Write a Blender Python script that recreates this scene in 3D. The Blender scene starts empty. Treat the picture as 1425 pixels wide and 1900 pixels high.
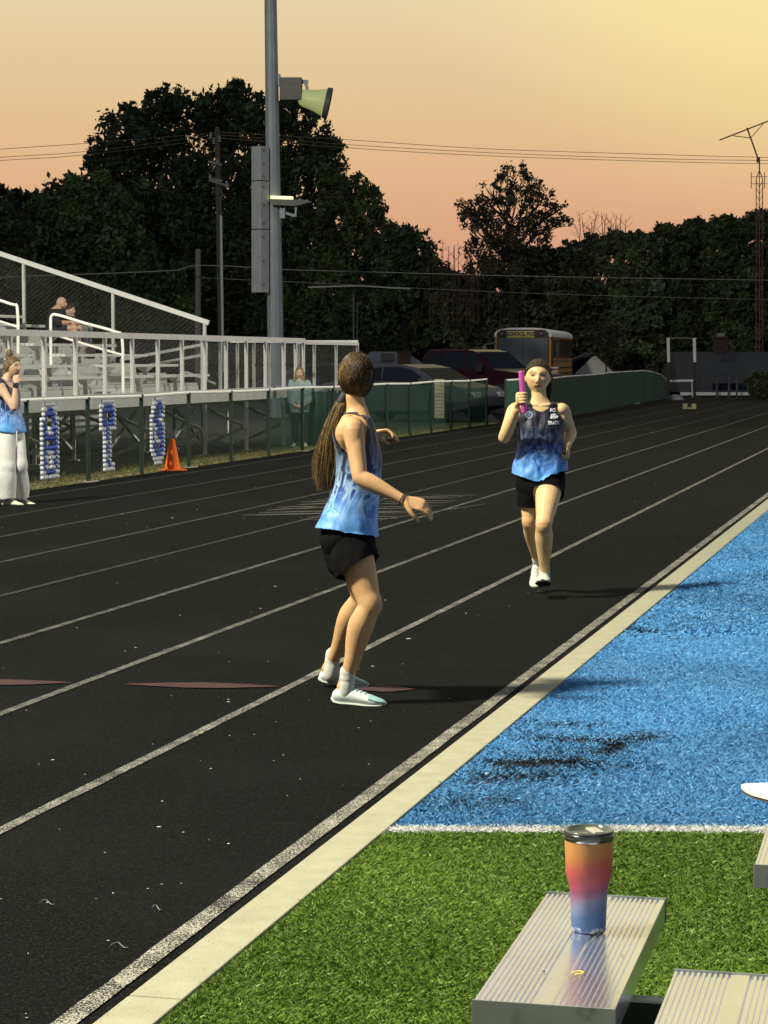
import bpy, math, random
import numpy as np
from mathutils import Vector, Matrix, noise as mnoise
from mathutils.bvhtree import BVHTree

# ------------------------------------------------------------------ camera, sky, light
SC = bpy.context.scene
COL = SC.collection
F_PX, H = 4100.0, 1.6
PITCH = math.atan(285.0 / F_PX)
cam_data = bpy.data.cameras.new('camera')
cam_data.sensor_fit = 'VERTICAL'
cam_data.sensor_height = 24.0
cam_data.lens = F_PX / 1900.0 * 24.0
cam_data.clip_end = 2000.0
cam = bpy.data.objects.new('camera', cam_data)
COL.objects.link(cam)
cam.location = (0, 0, H)
cam.rotation_euler = (math.pi / 2 - PITCH, 0, 0)
SC.camera = cam
SC.render.resolution_x, SC.render.resolution_y = 768, 1024
SC.view_settings.view_transform = 'Standard'
SC.view_settings.look = 'None'
SC.view_settings.exposure = 0.0
SC.view_settings.gamma = 1.0
SC.render.engine = 'CYCLES'
SC.cycles.use_denoising = True
SC.cycles.max_bounces = 6
SC.cycles.transparent_max_bounces = 24

world = bpy.data.worlds.new('World')
SC.world = world
world.use_nodes = True
wn = world.node_tree
for n_ in list(wn.nodes):
    wn.nodes.remove(n_)

def ramp_node(nt, stops, interp='LINEAR'):
    r = nt.nodes.new('ShaderNodeValToRGB')
    r.color_ramp.interpolation = interp
    e = r.color_ramp.elements
    while len(e) < len(stops):
        e.new(0.5)
    for i, (p, c) in enumerate(stops):
        e[i].position = p
        e[i].color = tuple(c) + ((1,) if len(c) == 3 else ())
    return r

def build_sky():
    nt = wn
    out = nt.nodes.new('ShaderNodeOutputWorld')
    bg = nt.nodes.new('ShaderNodeBackground')
    tc = nt.nodes.new('ShaderNodeTexCoord')
    sep = nt.nodes.new('ShaderNodeSeparateXYZ')
    nt.links.new(tc.outputs['Generated'], sep.inputs[0])
    # dusk: rose at the horizon, peach, straw yellow, then a dim blue-grey overhead
    west = ramp_node(nt, [(0.0, (.50, .26, .18)), (0.045, (.70, .35, .225)), (0.07, (.75, .43, .24)),
                          (0.11, (.775, .535, .285)), (0.165, (.80, .66, .41)), (0.24, (.80, .75, .64)), (0.36, (.50, .51, .49)),
                          (0.52, (.26, .30, .31)), (1.0, (.11, .14, .19))])
    east = ramp_node(nt, [(0.0, (.15, .14, .15)), (0.1, (.21, .19, .20)), (0.3, (.18, .19, .23)), (1.0, (.11, .14, .19))])
    nt.links.new(sep.outputs[2], west.inputs[0])
    nt.links.new(sep.outputs[2], east.inputs[0])
    # afterglow centred a little right of the view
    glow = nt.nodes.new('ShaderNodeVectorMath'); glow.operation = 'DOT_PRODUCT'
    gd = Vector((.20, .93, .30)).normalized()
    glow.inputs[1].default_value = gd
    nt.links.new(tc.outputs['Generated'], glow.inputs[0])
    gm = nt.nodes.new('ShaderNodeMapRange'); gm.interpolation_type = 'SMOOTHSTEP'
    gm.inputs['From Min'].default_value = .966; gm.inputs['From Max'].default_value = 1.0
    nt.links.new(glow.outputs['Value'], gm.inputs['Value'])
    add = nt.nodes.new('ShaderNodeMix'); add.data_type = 'RGBA'; add.blend_type = 'MIX'
    add.inputs[7].default_value = (1.0, .84, .34, 1)
    nt.links.new(gm.outputs[0], add.inputs[0])
    nt.links.new(west.outputs[0], add.inputs[6])
    em = nt.nodes.new('ShaderNodeMapRange'); em.interpolation_type = 'SMOOTHSTEP'
    em.inputs['From Min'].default_value = -.3; em.inputs['From Max'].default_value = .75
    nt.links.new(sep.outputs[1], em.inputs['Value'])
    mx = nt.nodes.new('ShaderNodeMix'); mx.data_type = 'RGBA'
    nt.links.new(em.outputs[0], mx.inputs[0])
    nt.links.new(east.outputs[0], mx.inputs[6])
    nt.links.new(add.outputs[2], mx.inputs[7])
    nt.links.new(mx.outputs[2], bg.inputs[0])
    bg.inputs[1].default_value = 1.0
    nt.links.new(bg.outputs[0], out.inputs[0])
build_sky()

# the field's floodlight bank, up on the home side mast behind and left of the camera
fl = bpy.data.lights.new('stadium_floodlight', 'SPOT')
fl.energy = 66000
fl.color = (1.0, .945, .76)
fl.spot_size = math.radians(150)
fl.spot_blend = .6
fl.shadow_soft_size = 1.4
flo = bpy.data.objects.new('stadium_floodlight', fl)
COL.objects.link(flo)
LAMP = Vector((-16.0, 4.6, 20.5))
flo.location = LAMP
flo.rotation_euler = (Vector((3, 20, 0)) - LAMP).to_track_quat('-Z', 'Y').to_euler()
fl2 = bpy.data.lights.new('bleacher_fill_lamp', 'SPOT')  # unseen lamp added to brighten the bleacher fronts, cone kept off the runner
fl2.energy = 38000; fl2.color = (1.0, .96, .80); fl2.spot_size = math.radians(58); fl2.spot_blend = .5; fl2.shadow_soft_size = .5
flo2 = bpy.data.objects.new('bleacher_fill_lamp', fl2); COL.objects.link(flo2)
LAMP2 = Vector((36.0, 35.0, 15.0)); flo2.location = LAMP2
flo2.rotation_euler = (Vector((-8, 38, 1)) - LAMP2).to_track_quat('-Z', 'Y').to_euler()
flo2['label'] = 'unseen lamp added across the field to light the bleachers'; flo2['category'] = 'floodlight'
flo['label'] = 'stadium floodlight bank out of view at upper left'
flo['category'] = 'floodlight'

# ------------------------------------------------------------------ frames of reference
TH = math.atan(1047.5 / 4110.0)          # the running lanes go off to the right of the view
CU, SU = math.cos(TH), math.sin(TH)

def T(s, t, z=0.0):
    """track frame: s along the lanes, t across them to the left"""
    return Vector((s * SU - t * CU, s * CU + t * SU, z))

def pix(px, py, Y):
    dx, dy = px - 712.5, 950.0 - py
    yd = dy * math.sin(PITCH) + F_PX * math.cos(PITCH)
    zd = dy * math.cos(PITCH) - F_PX * math.sin(PITCH)
    k = Y / yd
    return Vector((dx * k, Y, H + zd * k))

def gnd(px, py, z=0.0):
    dx, dy = px - 712.5, 950.0 - py
    yd = dy * math.sin(PITCH) + F_PX * math.cos(PITCH)
    zd = dy * math.cos(PITCH) - F_PX * math.sin(PITCH)
    k = (z - H) / zd
    return Vector((dx * k, yd * k, z))

def to_st(p):
    return (p.x * SU + p.y * CU, -p.x * CU + p.y * SU)

# ------------------------------------------------------------------ object helpers
def empty(name, loc, label, cat, group=None, rz=0.0):
    o = bpy.data.objects.new(name, None)
    COL.objects.link(o)
    o.location = loc
    o.rotation_euler = (0, 0, rz)
    o['label'] = label
    o['category'] = cat
    if group:
        o['group'] = group
    return o

def tag(o, label=None, cat=None, group=None, kind=None):
    if label: o['label'] = label
    if cat: o['category'] = cat
    if group: o['group'] = group
    if kind: o['kind'] = kind
    return o

def link(name, me, mat=None, parent=None, kind=None, smooth=False, wpos=False):
    """wpos: the mesh is in world coordinates, so take the parent's place out again"""
    if wpos and parent is not None:
        root = parent
        M = Matrix.Identity(4)
        chain = []
        while root is not None:
            chain.append(root.matrix_basis); root = root.parent
        for b in reversed(chain):
            M = M @ b
        me.transform(M.inverted())
    o = bpy.data.objects.new(name, me)
    COL.objects.link(o)
    if mat is not None and len(me.materials) == 0:
        me.materials.append(mat)
    if parent is not None:
        o.parent = parent
    if kind:
        o['kind'] = kind
    if smooth:
        me.polygons.foreach_set('use_smooth', np.ones(len(me.polygons), dtype=bool))
    return o

class MB:
    """collects shapes into one mesh"""
    def __init__(self):
        self.v, self.f, self.m = [], [], []
    def add(self, vs, fs, mi=0):
        b = len(self.v)
        self.v.extend([tuple(v) for v in vs])
        self.f.extend([tuple(i + b for i in f) for f in fs])
        self.m.extend([mi] * len(fs))
        return self
    def box(self, c, size, rz=0.0, mi=0, M=None):
        sx, sy, sz = [q / 2 for q in size]
        R = Matrix.Rotation(rz, 3, 'Z') if M is None else M
        c = Vector(c)
        vs = [c + R @ Vector((x * sx, y * sy, z * sz)) for z in (-1, 1) for y in (-1, 1) for x in (-1, 1)]
        self.add(vs, [(0, 2, 3, 1), (4, 5, 7, 6), (0, 1, 5, 4), (2, 6, 7, 3), (0, 4, 6, 2), (1, 3, 7, 5)], mi)
        return self
    def hexa(self, b, t, mi=0):
        """8 corners: bottom quad b, top quad t"""
        self.add(list(b) + list(t), [(3, 2, 1, 0), (4, 5, 6, 7), (0, 1, 5, 4), (1, 2, 6, 5), (2, 3, 7, 6), (3, 0, 4, 7)], mi)
        return self
    def bar(self, a, b, w, h=None, up=(0, 0, 1), mi=0):
        a, b = Vector(a), Vector(b)
        h = w if h is None else h
        t = (b - a).normalized()
        u = Vector(up)
        if abs(t.dot(u)) > .98:
            u = Vector((0, 1, 0)) if abs(t.y) < .9 else Vector((1, 0, 0))
        x = t.cross(u).normalized() * (w / 2)
        y = t.cross(x).normalized() * (h / 2)
        vs = [p + i * x + j * y for p in (a, b) for i, j in ((-1, -1), (1, -1), (1, 1), (-1, 1))]
        self.add(vs, [(3, 2, 1, 0), (4, 5, 6, 7), (0, 1, 5, 4), (1, 2, 6, 5), (2, 3, 7, 6), (3, 0, 4, 7)], mi)
        return self
    def rod(self, pts, r, n=8, mi=0):
        vs, fs = tube(pts, [r] * len(pts), n, 1, cap=False) if not isinstance(r, (list, tuple)) else tube(pts, r, n, 1, cap=False)
        self.add(vs, fs, mi)
        return self
    def prism(self, poly, a, b, mi=0):
        """polygon of points offset by vectors a and b"""
        n = len(poly); a, b = Vector(a), Vector(b)
        vs = [Vector(p) + a for p in poly] + [Vector(p) + b for p in poly]
        fs = [tuple(range(n))[::-1], tuple(range(n, 2 * n))] + [(i, (i + 1) % n, n + (i + 1) % n, n + i) for i in range(n)]
        self.add(vs, fs, mi)
        return self
    def lathe(self, c, prof, n=32, mi=0, axis=None):
        c = Vector(c); vs, fs = [], []
        M = Matrix.Identity(3) if axis is None else Vector((0, 0, 1)).rotation_difference(Vector(axis)).to_matrix()
        for r, z in prof:
            for k in range(n):
                a = 2 * math.pi * k / n
                vs.append(c + M @ Vector((r * math.cos(a), r * math.sin(a), z)))
        for i in range(len(prof) - 1):
            for k in range(n):
                fs.append((i * n + k, i * n + (k + 1) % n, (i + 1) * n + (k + 1) % n, (i + 1) * n + k))
        self.add(vs, fs, mi)
        return self
    def mesh(self, name):
        me = bpy.data.meshes.new(name)
        me.from_pydata(self.v, [], self.f)
        me.update()
        return me
    def build(self, name, mat, parent=None, kind=None, smooth=False, wpos=False, bevel=0.0):
        me = self.mesh(name)
        mats = mat if isinstance(mat, (list, tuple)) else [mat]
        for m_ in mats:
            me.materials.append(m_)
        if len(mats) > 1:
            me.polygons.foreach_set('material_index', self.m)
        o = link(name, me, None, parent, kind, smooth, wpos)
        if bevel:
            b = o.modifiers.new('bevel', 'BEVEL'); b.width = bevel; b.segments = 2; b.limit_method = 'ANGLE'
        return o

def np_mesh(name, V, F, nv=3, col=None):
    """fast mesh out of arrays; F is (n, nv)"""
    V = np.asarray(V, dtype=np.float32); F = np.asarray(F, dtype=np.int32)
    me = bpy.data.meshes.new(name)
    me.vertices.add(len(V)); me.vertices.foreach_set('co', V.ravel())
    me.loops.add(F.size); me.loops.foreach_set('vertex_index', F.ravel())
    me.polygons.add(len(F))
    me.polygons.foreach_set('loop_start', np.arange(0, F.size, F.shape[1], dtype=np.int32))
    me.polygons.foreach_set('loop_total', np.full(len(F), F.shape[1], dtype=np.int32))
    me.update(calc_edges=True)
    if col is not None:
        a = me.color_attributes.new('Col', 'FLOAT_COLOR', 'POINT')
        c4 = np.ones((len(V), 4), dtype=np.float32); c4[:, :3] = col
        a.data.foreach_set('color', c4.ravel())
    return me

def catmull(P, sub):
    P = np.array([list(p) for p in P], dtype=float)
    if len(P) == 2 or sub <= 1:
        if sub <= 1:
            return P
        t = np.linspace(0, 1, sub + 1)[:, None]
        return P[0] * (1 - t) + P[1] * t
    Q = np.vstack([2 * P[0] - P[1], P, 2 * P[-1] - P[-2]])
    out = []
    for i in range(len(P) - 1):
        p0, p1, p2, p3 = Q[i:i + 4]
        for k in range(sub):
            t = k / sub
            out.append(.5 * ((2 * p1) + (-p0 + p2) * t + (2 * p0 - 5 * p1 + 4 * p2 - p3) * t * t + (-p0 + 3 * p1 - 3 * p2 + p3) * t ** 3))
    out.append(P[-1])
    return np.array(out)

def tube(pts, radii, n=14, sub=5, ref=None, cap=True, power=2.0):
    """swept tube; radii are numbers or (along ref, across) pairs"""
    R = np.array([(r, r) if np.isscalar(r) else tuple(r) for r in radii], dtype=float)
    PR = catmull([list(p) + list(r) for p, r in zip([tuple(p) for p in pts], R)], sub)
    P, R = PR[:, :3], np.maximum(PR[:, 3:], 1e-4)
    Tn = np.gradient(P, axis=0) if len(P) > 2 else np.repeat((P[1] - P[0])[None], 2, 0)
    Tn /= np.linalg.norm(Tn, axis=1)[:, None] + 1e-12
    rings = []
    A = np.array(ref, dtype=float) if ref is not None else None
    prev = None
    frames = []
    for i in range(len(P)):
        t = Tn[i]
        if A is not None:
            a = A - t * A.dot(t)
        elif prev is None:
            g = np.array([0, 0, 1.0]) if abs(t[2]) < .8 else np.array([1.0, 0, 0])
            a = g - t * g.dot(t)
        else:
            a = prev - t * prev.dot(t)
        a /= np.linalg.norm(a) + 1e-12
        prev = a
        frames.append((P[i], a, np.cross(t, a), R[i], t))
    if cap:
        def caps(fr, sgn):
            p, a, b, r, t = fr
            rr = min(r)
            return [(p + sgn * t * rr * math.sin(q), a, b, r * math.cos(q), t) for q in (.5, 1.0, 1.35)]
        frames = caps(frames[0], -1)[::-1] + frames + caps(frames[-1], 1)
    ang = np.linspace(0, 2 * math.pi, n, endpoint=False)
    ca, sa = np.cos(ang), np.sin(ang)
    if power != 2.0:
        ca = np.sign(ca) * np.abs(ca) ** (2 / power); sa = np.sign(sa) * np.abs(sa) ** (2 / power)
    vs = []
    for p, a, b, r, t in frames:
        vs.extend((p + np.outer(ca * r[0], a) + np.outer(sa * r[1], b)).tolist())
    fs = []
    m = len(frames)
    for i in range(m - 1):
        for k in range(n):
            fs.append((i * n + k, i * n + (k + 1) % n, (i + 1) * n + (k + 1) % n, (i + 1) * n + k))
    fs.append(tuple(range(n))[::-1])
    fs.append(tuple((m - 1) * n + k for k in range(n)))
    return vs, fs

def wire_grid(o, u, v, lu, lv, pitch, r):
    """diamond chain-link wires over a parallelogram o + a*u + b*v (u, v unit vectors)"""
    segs = []
    nu = int((lu + lv) / pitch) + 1
    for k in range(nu):
        c = k * pitch
        for sgn in (1, -1):
            # a - sgn*b = c  (sgn -1 is mirrored in a)
            a0, b0 = c, 0.0
            a1, b1 = c - lv, lv
            if a0 > lu: b0 += a0 - lu; a0 = lu
            if a1 < 0: b1 += a1; a1 = 0.0
            if b0 >= b1: continue
            if sgn == 1: segs.append((a0, b0, a1, b1))
            else: segs.append((lu - a0, b0, lu - a1, b1))
    u, v, o = Vector(u), Vector(v), Vector(o)
    n = u.cross(v).normalized()
    V, F = [], []
    for a0, b0, a1, b1 in segs:
        p, q = o + u * a0 + v * b0, o + u * a1 + v * b1
        t = (q - p).normalized(); x = t.cross(n).normalized()
        b = len(V)
        for pt in (p, q):
            V += [pt + x * r, pt - x * r * .5 + n * r * .87, pt - x * r * .5 - n * r * .87]
        F += [(b, b + 1, b + 4, b + 3), (b + 1, b + 2, b + 5, b + 4), (b + 2, b, b + 3, b + 5)]
    return np_mesh('wires', [tuple(p) for p in V], F)

# ------------------------------------------------------------------ materials
MATS = {}
class NT:
    def __init__(self, name):
        self.m = bpy.data.materials.new(name); self.m.use_nodes = True
        self.t = self.m.node_tree; self.n = self.t.nodes; self.b = self.n['Principled BSDF']
    def new(self, typ, **kw):
        x = self.n.new(typ)
        for k, v in kw.items(): setattr(x, k, v)
        return x
    def l(self, a, b): self.t.links.new(a, b)
    def noise(self, scale, detail=3, rough=.5, vec=None, dist=0):
        x = self.new('ShaderNodeTexNoise'); x.inputs['Scale'].default_value = scale
        x.inputs['Detail'].default_value = detail; x.inputs['Roughness'].default_value = rough
        x.inputs['Distortion'].default_value = dist
        if vec is not None: self.l(vec, x.inputs['Vector'])
        return x
    def coord(self, which='Object', scale=None):
        x = self.new('ShaderNodeTexCoord').outputs[which]
        if scale:
            mp = self.new('ShaderNodeMapping'); mp.inputs['Scale'].default_value = scale
            self.l(x, mp.inputs[0]); x = mp.outputs[0]
        return x
    def mix(self, fac, a, b, blend='MIX'):
        x = self.new('ShaderNodeMix', data_type='RGBA', blend_type=blend)
        for sock, val in ((0, fac), (6, a), (7, b)):
            if isinstance(val, (int, float)): x.inputs[sock].default_value = val
            elif isinstance(val, tuple): x.inputs[sock].default_value = tuple(val) + ((1,) if len(val) == 3 else ())
            else: self.l(val, x.inputs[sock])
        return x.outputs[2]
    def ramp(self, fac, stops, interp='LINEAR'):
        r = ramp_node(self.t, stops, interp); self.l(fac, r.inputs[0]); return r.outputs[0]
    def bump(self, h, strength=.3, dist=.01):
        x = self.new('ShaderNodeBump'); x.inputs['Strength'].default_value = strength
        x.inputs['Distance'].default_value = dist
        self.l(h, x.inputs['Height']); self.l(x.outputs[0], self.b.inputs['Normal'])
    def set(self, **kw):
        for k, v in kw.items():
            s = self.b.inputs[k.replace('_', ' ')]
            if hasattr(v, 'node'): self.l(v, s)
            else: s.default_value = tuple(v) + ((1,) if isinstance(v, tuple) and len(v) == 3 else ()) if isinstance(v, tuple) else v

def plain(name, col, rough=.6, metal=0.0, var=.15, scale=6.0, bump=0.0, bscale=60, spec=.5, coat=0.0):
    """a plain colour with a little uneven grain"""
    if name in MATS: return MATS[name]
    x = NT(name)
    ns = x.noise(scale, 4, .6, x.coord())
    lo = tuple(c * (1 - var) for c in col); hi = tuple(min(1, c * (1 + var)) for c in col)
    c = x.ramp(ns.outputs[0], [(.3, lo), (.7, hi)])
    x.set(Base_Color=c, Roughness=rough, Metallic=metal)
    x.b.inputs['Specular IOR Level'].default_value = spec
    if coat: x.b.inputs['Coat Weight'].default_value = coat
    if bump:
        x.bump(x.noise(bscale, 3, .6, x.coord()).outputs[0], bump, .01)
    MATS[name] = x.m
    return x.m

def attr_mat(name, rough=.6, spec=.3, noise_var=.0, nscale=40, sheen=0.0, sss=0.0, bump=0.0, bscale=200, trans=0.0):
    if name in MATS: return MATS[name]
    x = NT(name)
    a = x.new('ShaderNodeVertexColor'); a.layer_name = 'Col'
    c = a.outputs[0]
    if noise_var:
        ns = x.noise(nscale, 4, .6, x.coord())
        g = x.ramp(ns.outputs[0], [(.3, (1 - noise_var,) * 3), (.7, (1 + noise_var,) * 3)])
        c = x.mix(1.0, c, g, 'MULTIPLY')
    x.set(Base_Color=c, Roughness=rough)
    x.b.inputs['Specular IOR Level'].default_value = spec
    if sheen: x.b.inputs['Sheen Weight'].default_value = sheen
    if sss:
        x.b.inputs['Subsurface Weight'].default_value = sss
        x.b.inputs['Subsurface Radius'].default_value = (1.0, .35, .2)
        x.b.inputs['Subsurface Scale'].default_value = .01
    if bump: x.bump(x.noise(bscale, 3, .6, x.coord()).outputs[0], bump, .005)
    MATS[name] = x.m
    return x.m
# ------------------------------------------------------------------ ground, track, kerb, turf
rng = np.random.default_rng(7)
random.seed(7)
def quad_sheet(name, pts, z, mat, kind='structure'):
    mb = MB(); mb.add([(p[0], p[1], z) for p in pts], [tuple(range(len(pts)))])
    o = mb.build(name, mat); o['kind'] = kind
    return o

# rough lot and field beyond the fences
gm = NT('lot_ground')
gc = gm.ramp(gm.noise(.35, 6, .65, gm.coord()).outputs[0], [(.35, (.012, .014, .012)), (.65, (.028, .028, .024))])
gm.set(Base_Color=gc, Roughness=.95); gm.bump(gm.noise(12, 4, .6, gm.coord()).outputs[0], .5, .03)
quad_sheet('ground', [(-900, -300), (900, -300), (900, 1500), (-900, 1500)], -.02, gm.m)

# dry grass verge under the fence and the stand
vg = NT('verge_grass')
vn = vg.noise(3.5, 6, .7, vg.coord())
vf = vg.noise(45, 4, .7, vg.coord())
vc = vg.ramp(vn.outputs[0], [(.3, (.085, .085, .040)), (.5, (.17, .155, .075)), (.7, (.25, .22, .12))])
vc = vg.mix(.5, vc, vg.ramp(vf.outputs[0], [(.35, (.04, .05, .02)), (.7, (.3, .27, .15))]))
vg.set(Base_Color=vc, Roughness=.95); vg.bump(vf.outputs[0], .8, .02)
TRACK_L = 10.76
p4 = [T(4, TRACK_L), T(54, TRACK_L), T(54, 11.95), T(4, 11.95)]
quad_sheet('verge', p4, .0, vg.m)
# verge grass tufts: short real blades along the strip
def verge_blades():
    N = 26000
    s = rng.uniform(22, 53, N); t = TRACK_L + .03 + (11.9 - TRACK_L) * rng.uniform(0, 1, N) ** 1.3
    X = s * SU - t * CU; Y = s * CU + t * SU
    h = rng.uniform(.015, .05, N); a = rng.uniform(0, 6.28, N); w = rng.uniform(.004, .009, N)
    lx, ly = rng.normal(0, .02, N), rng.normal(0, .02, N)
    V = np.zeros((N, 3, 3), np.float32)
    V[:, 0] = np.stack([X - w * np.cos(a), Y - w * np.sin(a), np.zeros(N)], 1)
    V[:, 1] = np.stack([X + w * np.cos(a), Y + w * np.sin(a), np.zeros(N)], 1)
    V[:, 2] = np.stack([X + lx, Y + ly, h], 1)
    k = rng.uniform(.5, 1.3, N)[:, None]; mixv = rng.uniform(0, 1, N)[:, None] ** 1.2
    c = ((.09, .11, .035) * (1 - mixv) + np.array((.30, .27, .13)) * mixv) * k
    me = np_mesh('verge_grass', V.reshape(-1, 3), np.arange(3 * N).reshape(-1, 3), col=np.repeat(c, 3, 0))
    o = link('verge_grass', me, attr_mat('verge_blade', .9, .1)); tag(o, 'dry short grass along the foot of the green fence', 'grass', kind='stuff')
verge_blades()

# running track: black rubber with fine granules, scuffs and dust
tm = NT('rubber_track')
co = tm.coord()
g1 = tm.noise(130, 3, .9, co); g2 = tm.noise(34, 5, .8, co); g3 = tm.noise(.55, 5, .6, tm.coord(scale=(1, 1, 1)))
base = tm.ramp(g1.outputs[0], [(.38, (.0014, .0018, .0017)), (.54, (.0036, .0043, .0040)), (.64, (.055, .058, .048))])
base = tm.mix(.45, base, tm.ramp(g2.outputs[0], [(.35, (.0015, .002, .002)), (.7, (.008, .0095, .009))]))
base = tm.mix(tm.ramp(g3.outputs[0], [(.42, (0, 0, 0)), (.70, (.55, .55, .55))]), base, (.012, .0135, .013))
tm.set(Base_Color=base, Roughness=.92)
tm.b.inputs['Specular IOR Level'].default_value = .06
tm.bump(g1.outputs[0], .7, .004)
quad_sheet('running_track', [T(-6, 1.957), T(130, 1.957), T(130, TRACK_L), T(-6, TRACK_L)], .004, tm.m)
quad_sheet('track_apron', [T(54.2, TRACK_L), T(130, TRACK_L), T(120, 30), T(88, 22), T(70, 14.5)], .003, tm.m)

# painted lane lines: worn white grit, edges ragged, paint broken up
def line_mat(name, col, wear):
    x = NT(name); c_ = x.coord()
    a = x.noise(150, 2, .9, c_); b = x.noise(7, 4, .6, c_)
    s_ = x.new('ShaderNodeMath', operation='ADD'); x.l(a.outputs[0], s_.inputs[0])
    m_ = x.new('ShaderNodeMath', operation='MULTIPLY'); m_.inputs[1].default_value = .35; x.l(b.outputs[0], m_.inputs[0]); x.l(m_.outputs[0], s_.inputs[1])
    f = x.ramp(s_.outputs[0], [(wear, (0, 0, 0)), (wear + .06, (1, 1, 1))])
    dirt = x.ramp(x.noise(300, 2, .7, c_).outputs[0], [(.35, tuple(q * .45 for q in col)), (.65, col)])
    x.set(Base_Color=x.mix(f, (.006, .007, .0065), dirt), Roughness=.85)
    x.bump(a.outputs[0], .6, .004)
    return x.m
LM = {}
def strip(name, s0, s1, t0, w, mat, z=.008, step=.18, jit=.0012):
    V, F = [], []
    n = int((s1 - s0) / step) + 1
    for i in range(n):
        s = s0 + (s1 - s0) * i / (n - 1)
        wob = .0015 * math.sin(s * .9 + t0)
        V.append(tuple(T(s, t0 - w / 2 + wob + rng.normal(0, jit), z))); V.append(tuple(T(s, t0 + w / 2 + wob + rng.normal(0, jit), z)))
    for i in range(n - 1):
        F.append((2 * i, 2 * i + 2, 2 * i + 3, 2 * i + 1))
    o = link(name, np_mesh(name, V, F), mat, kind='structure')
    return o
lane_wear = [.68, .685, .69, .70, .75, .715, .725, .74, .75]
lane_t = [2.03] + [2.056 + 1.0235 * i for i in range(1, 9)]
for i, t_ in enumerate(lane_t):
    strip('lane_line', -2 if i < 2 else 4, 118, t_, .050 if i else .060, line_mat('lane_paint_%d' % i, ((.60, .58, .46), (.46, .45, .36), (.34, .33, .27), (.29, .285, .24))[i] if i < 4 else (.125, .122, .11), lane_wear[i]))

# red relay marks: thin wedges across the lanes
red = line_mat('red_paint', (.085, .026, .018), .60)
def wedge(p, q, w):
    a, b = gnd(*p, .009), gnd(*q, .009)
    mid = (a + b) / 2
    d = Vector((0, w / 2, 0))
    mb = MB(); n = 14; V = []; 
    for i in range(n + 1):
        f = i / n; c = a.lerp(b, f); k = 1 - abs(2 * f - 1) ** 1.6
        jj = rng.normal(0, .004)
        V += [c - d * k + Vector((0, jj, 0)), c + d * k + Vector((0, jj, 0))]
    mb.add(V, [(2 * i, 2 * i + 2, 2 * i + 3, 2 * i + 1) for i in range(n)])
    mb.build('relay_mark', red)['kind'] = 'structure'
wedge((-120, 1265), (135, 1266), .18); wedge((228, 1269), (522, 1273), .18); wedge((655, 1277), (770, 1278), .2)

# chalk hatching scribbled on the outer lanes
chalk = line_mat('chalk', (.42, .40, .34), .56)
chalk2 = line_mat('faint_chalk', (.10, .10, .09), .66)
def stroke(a, b, w, mat, name='chalk_stroke', par=None):
    A, B = gnd(*a, .010), gnd(*b, .010)
    n = 10; V = []
    d = (B - A).normalized().cross(Vector((0, 0, 1))) * w
    for i in range(n + 1):
        c = A.lerp(B, i / n) + Vector((0, rng.normal(0, .012), 0)); k = .35 + .65 * math.sin(math.pi * (i + .3) / (n + .6)) 
        V += [c - d * k, c + d * k]
    mb = MB(); mb.add(V, [(2 * i, 2 * i + 2, 2 * i + 3, 2 * i + 1) for i in range(n)])
    o = mb.build(name, mat, par); o['kind'] = 'structure'
for i in range(15):
    f = i / 14
    x0 = 448 + 150 * f + random.uniform(-10, 10); y0 = 958 - 34 * f
    x1 = x0 + 90 + 110 * (1 - f) + random.uniform(-20, 30)
    stroke((x0, y0), (x1, y0 - random.uniform(2, 8)), .020, chalk if i % 2 else chalk2)
for i in range(16):
    f = i / 15
    x1 = 890 - 170 * f + random.uniform(-10, 10); y1 = 915 + 50 * f
    x0 = x1 - 150 + random.uniform(-30, 30)
    stroke((x0, y1 + random.uniform(-1, 5)), (x1, y1), .018, chalk if i % 3 else chalk2)
for a, b in (((700, 965), (900, 935)),):
    stroke(a, b, .03, chalk2)

# dust smear between the outer lines
# grit: pale crumbs and a few torn scraps on the rubber
def debris():
    N = 230
    V, F, C = [], [], []
    for i in range(N):
        u = random.random()
        py = 760 + (1890 - 760) * u ** 1.25
        px = random.uniform(0, 1300)
        p = gnd(px, py, .006)
        if to_st(p)[1] < 2.12 or to_st(p)[1] > TRACK_L: continue
        r = random.choice((.0012, .0015, .0018, .0022, .0035)) * (1 + .05 * p.y)
        if i % 41 == 0: r *= 1.5
        b = len(V); a = random.random() * 6
        ex = 1 + random.random() * 1.5
        for k in range(4):
            q = a + k * math.pi / 2
            V.append((p.x + r * ex * math.cos(q), p.y + r * math.sin(q), .0085))
        V.append((p.x, p.y, b and .009 + r * .35 or .009 + r * .35))
        F += [(b + k, b + (k + 1) % 4, b + 4) for k in range(4)]
    o = link('grit', np_mesh('grit', V, F), plain('pale_grit', (.55, .53, .45), .8), kind='stuff')
    tag(o, 'pale crumbs and scraps scattered over the black track', 'grit')
debris()
def curl(px, py, L, name, label):
    p = gnd(px, py, .012)
    pts = [p + Vector((L * (k / 5 - .5), .02 * math.sin(k * .9), .004 + .004 * math.sin(k * 1.3))) for k in range(6)]
    mb = MB(); vs, fs = tube(pts, [.0006, .001, .0014, .0014, .001, .0006], 6, 3); mb.add(vs, fs)
    o = mb.build(name, plain('pale_grit', (.55, .53, .45), .8), smooth=True); o.data.materials[0] = plain('dull_scrap', (.26, .25, .21), .9); tag(o, label, 'scrap')
curl(222, 1757, .05, 'straw_scrap', 'thin curled pale straw scrap on the track at lower left')
curl(88, 1677, .045, 'paper_scrap', 'small torn pale scrap on the track near the left edge')
curl(291, 1687, .03, 'fibre_scrap', 'tiny curved pale fibre on the track above the curled straw')

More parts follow.
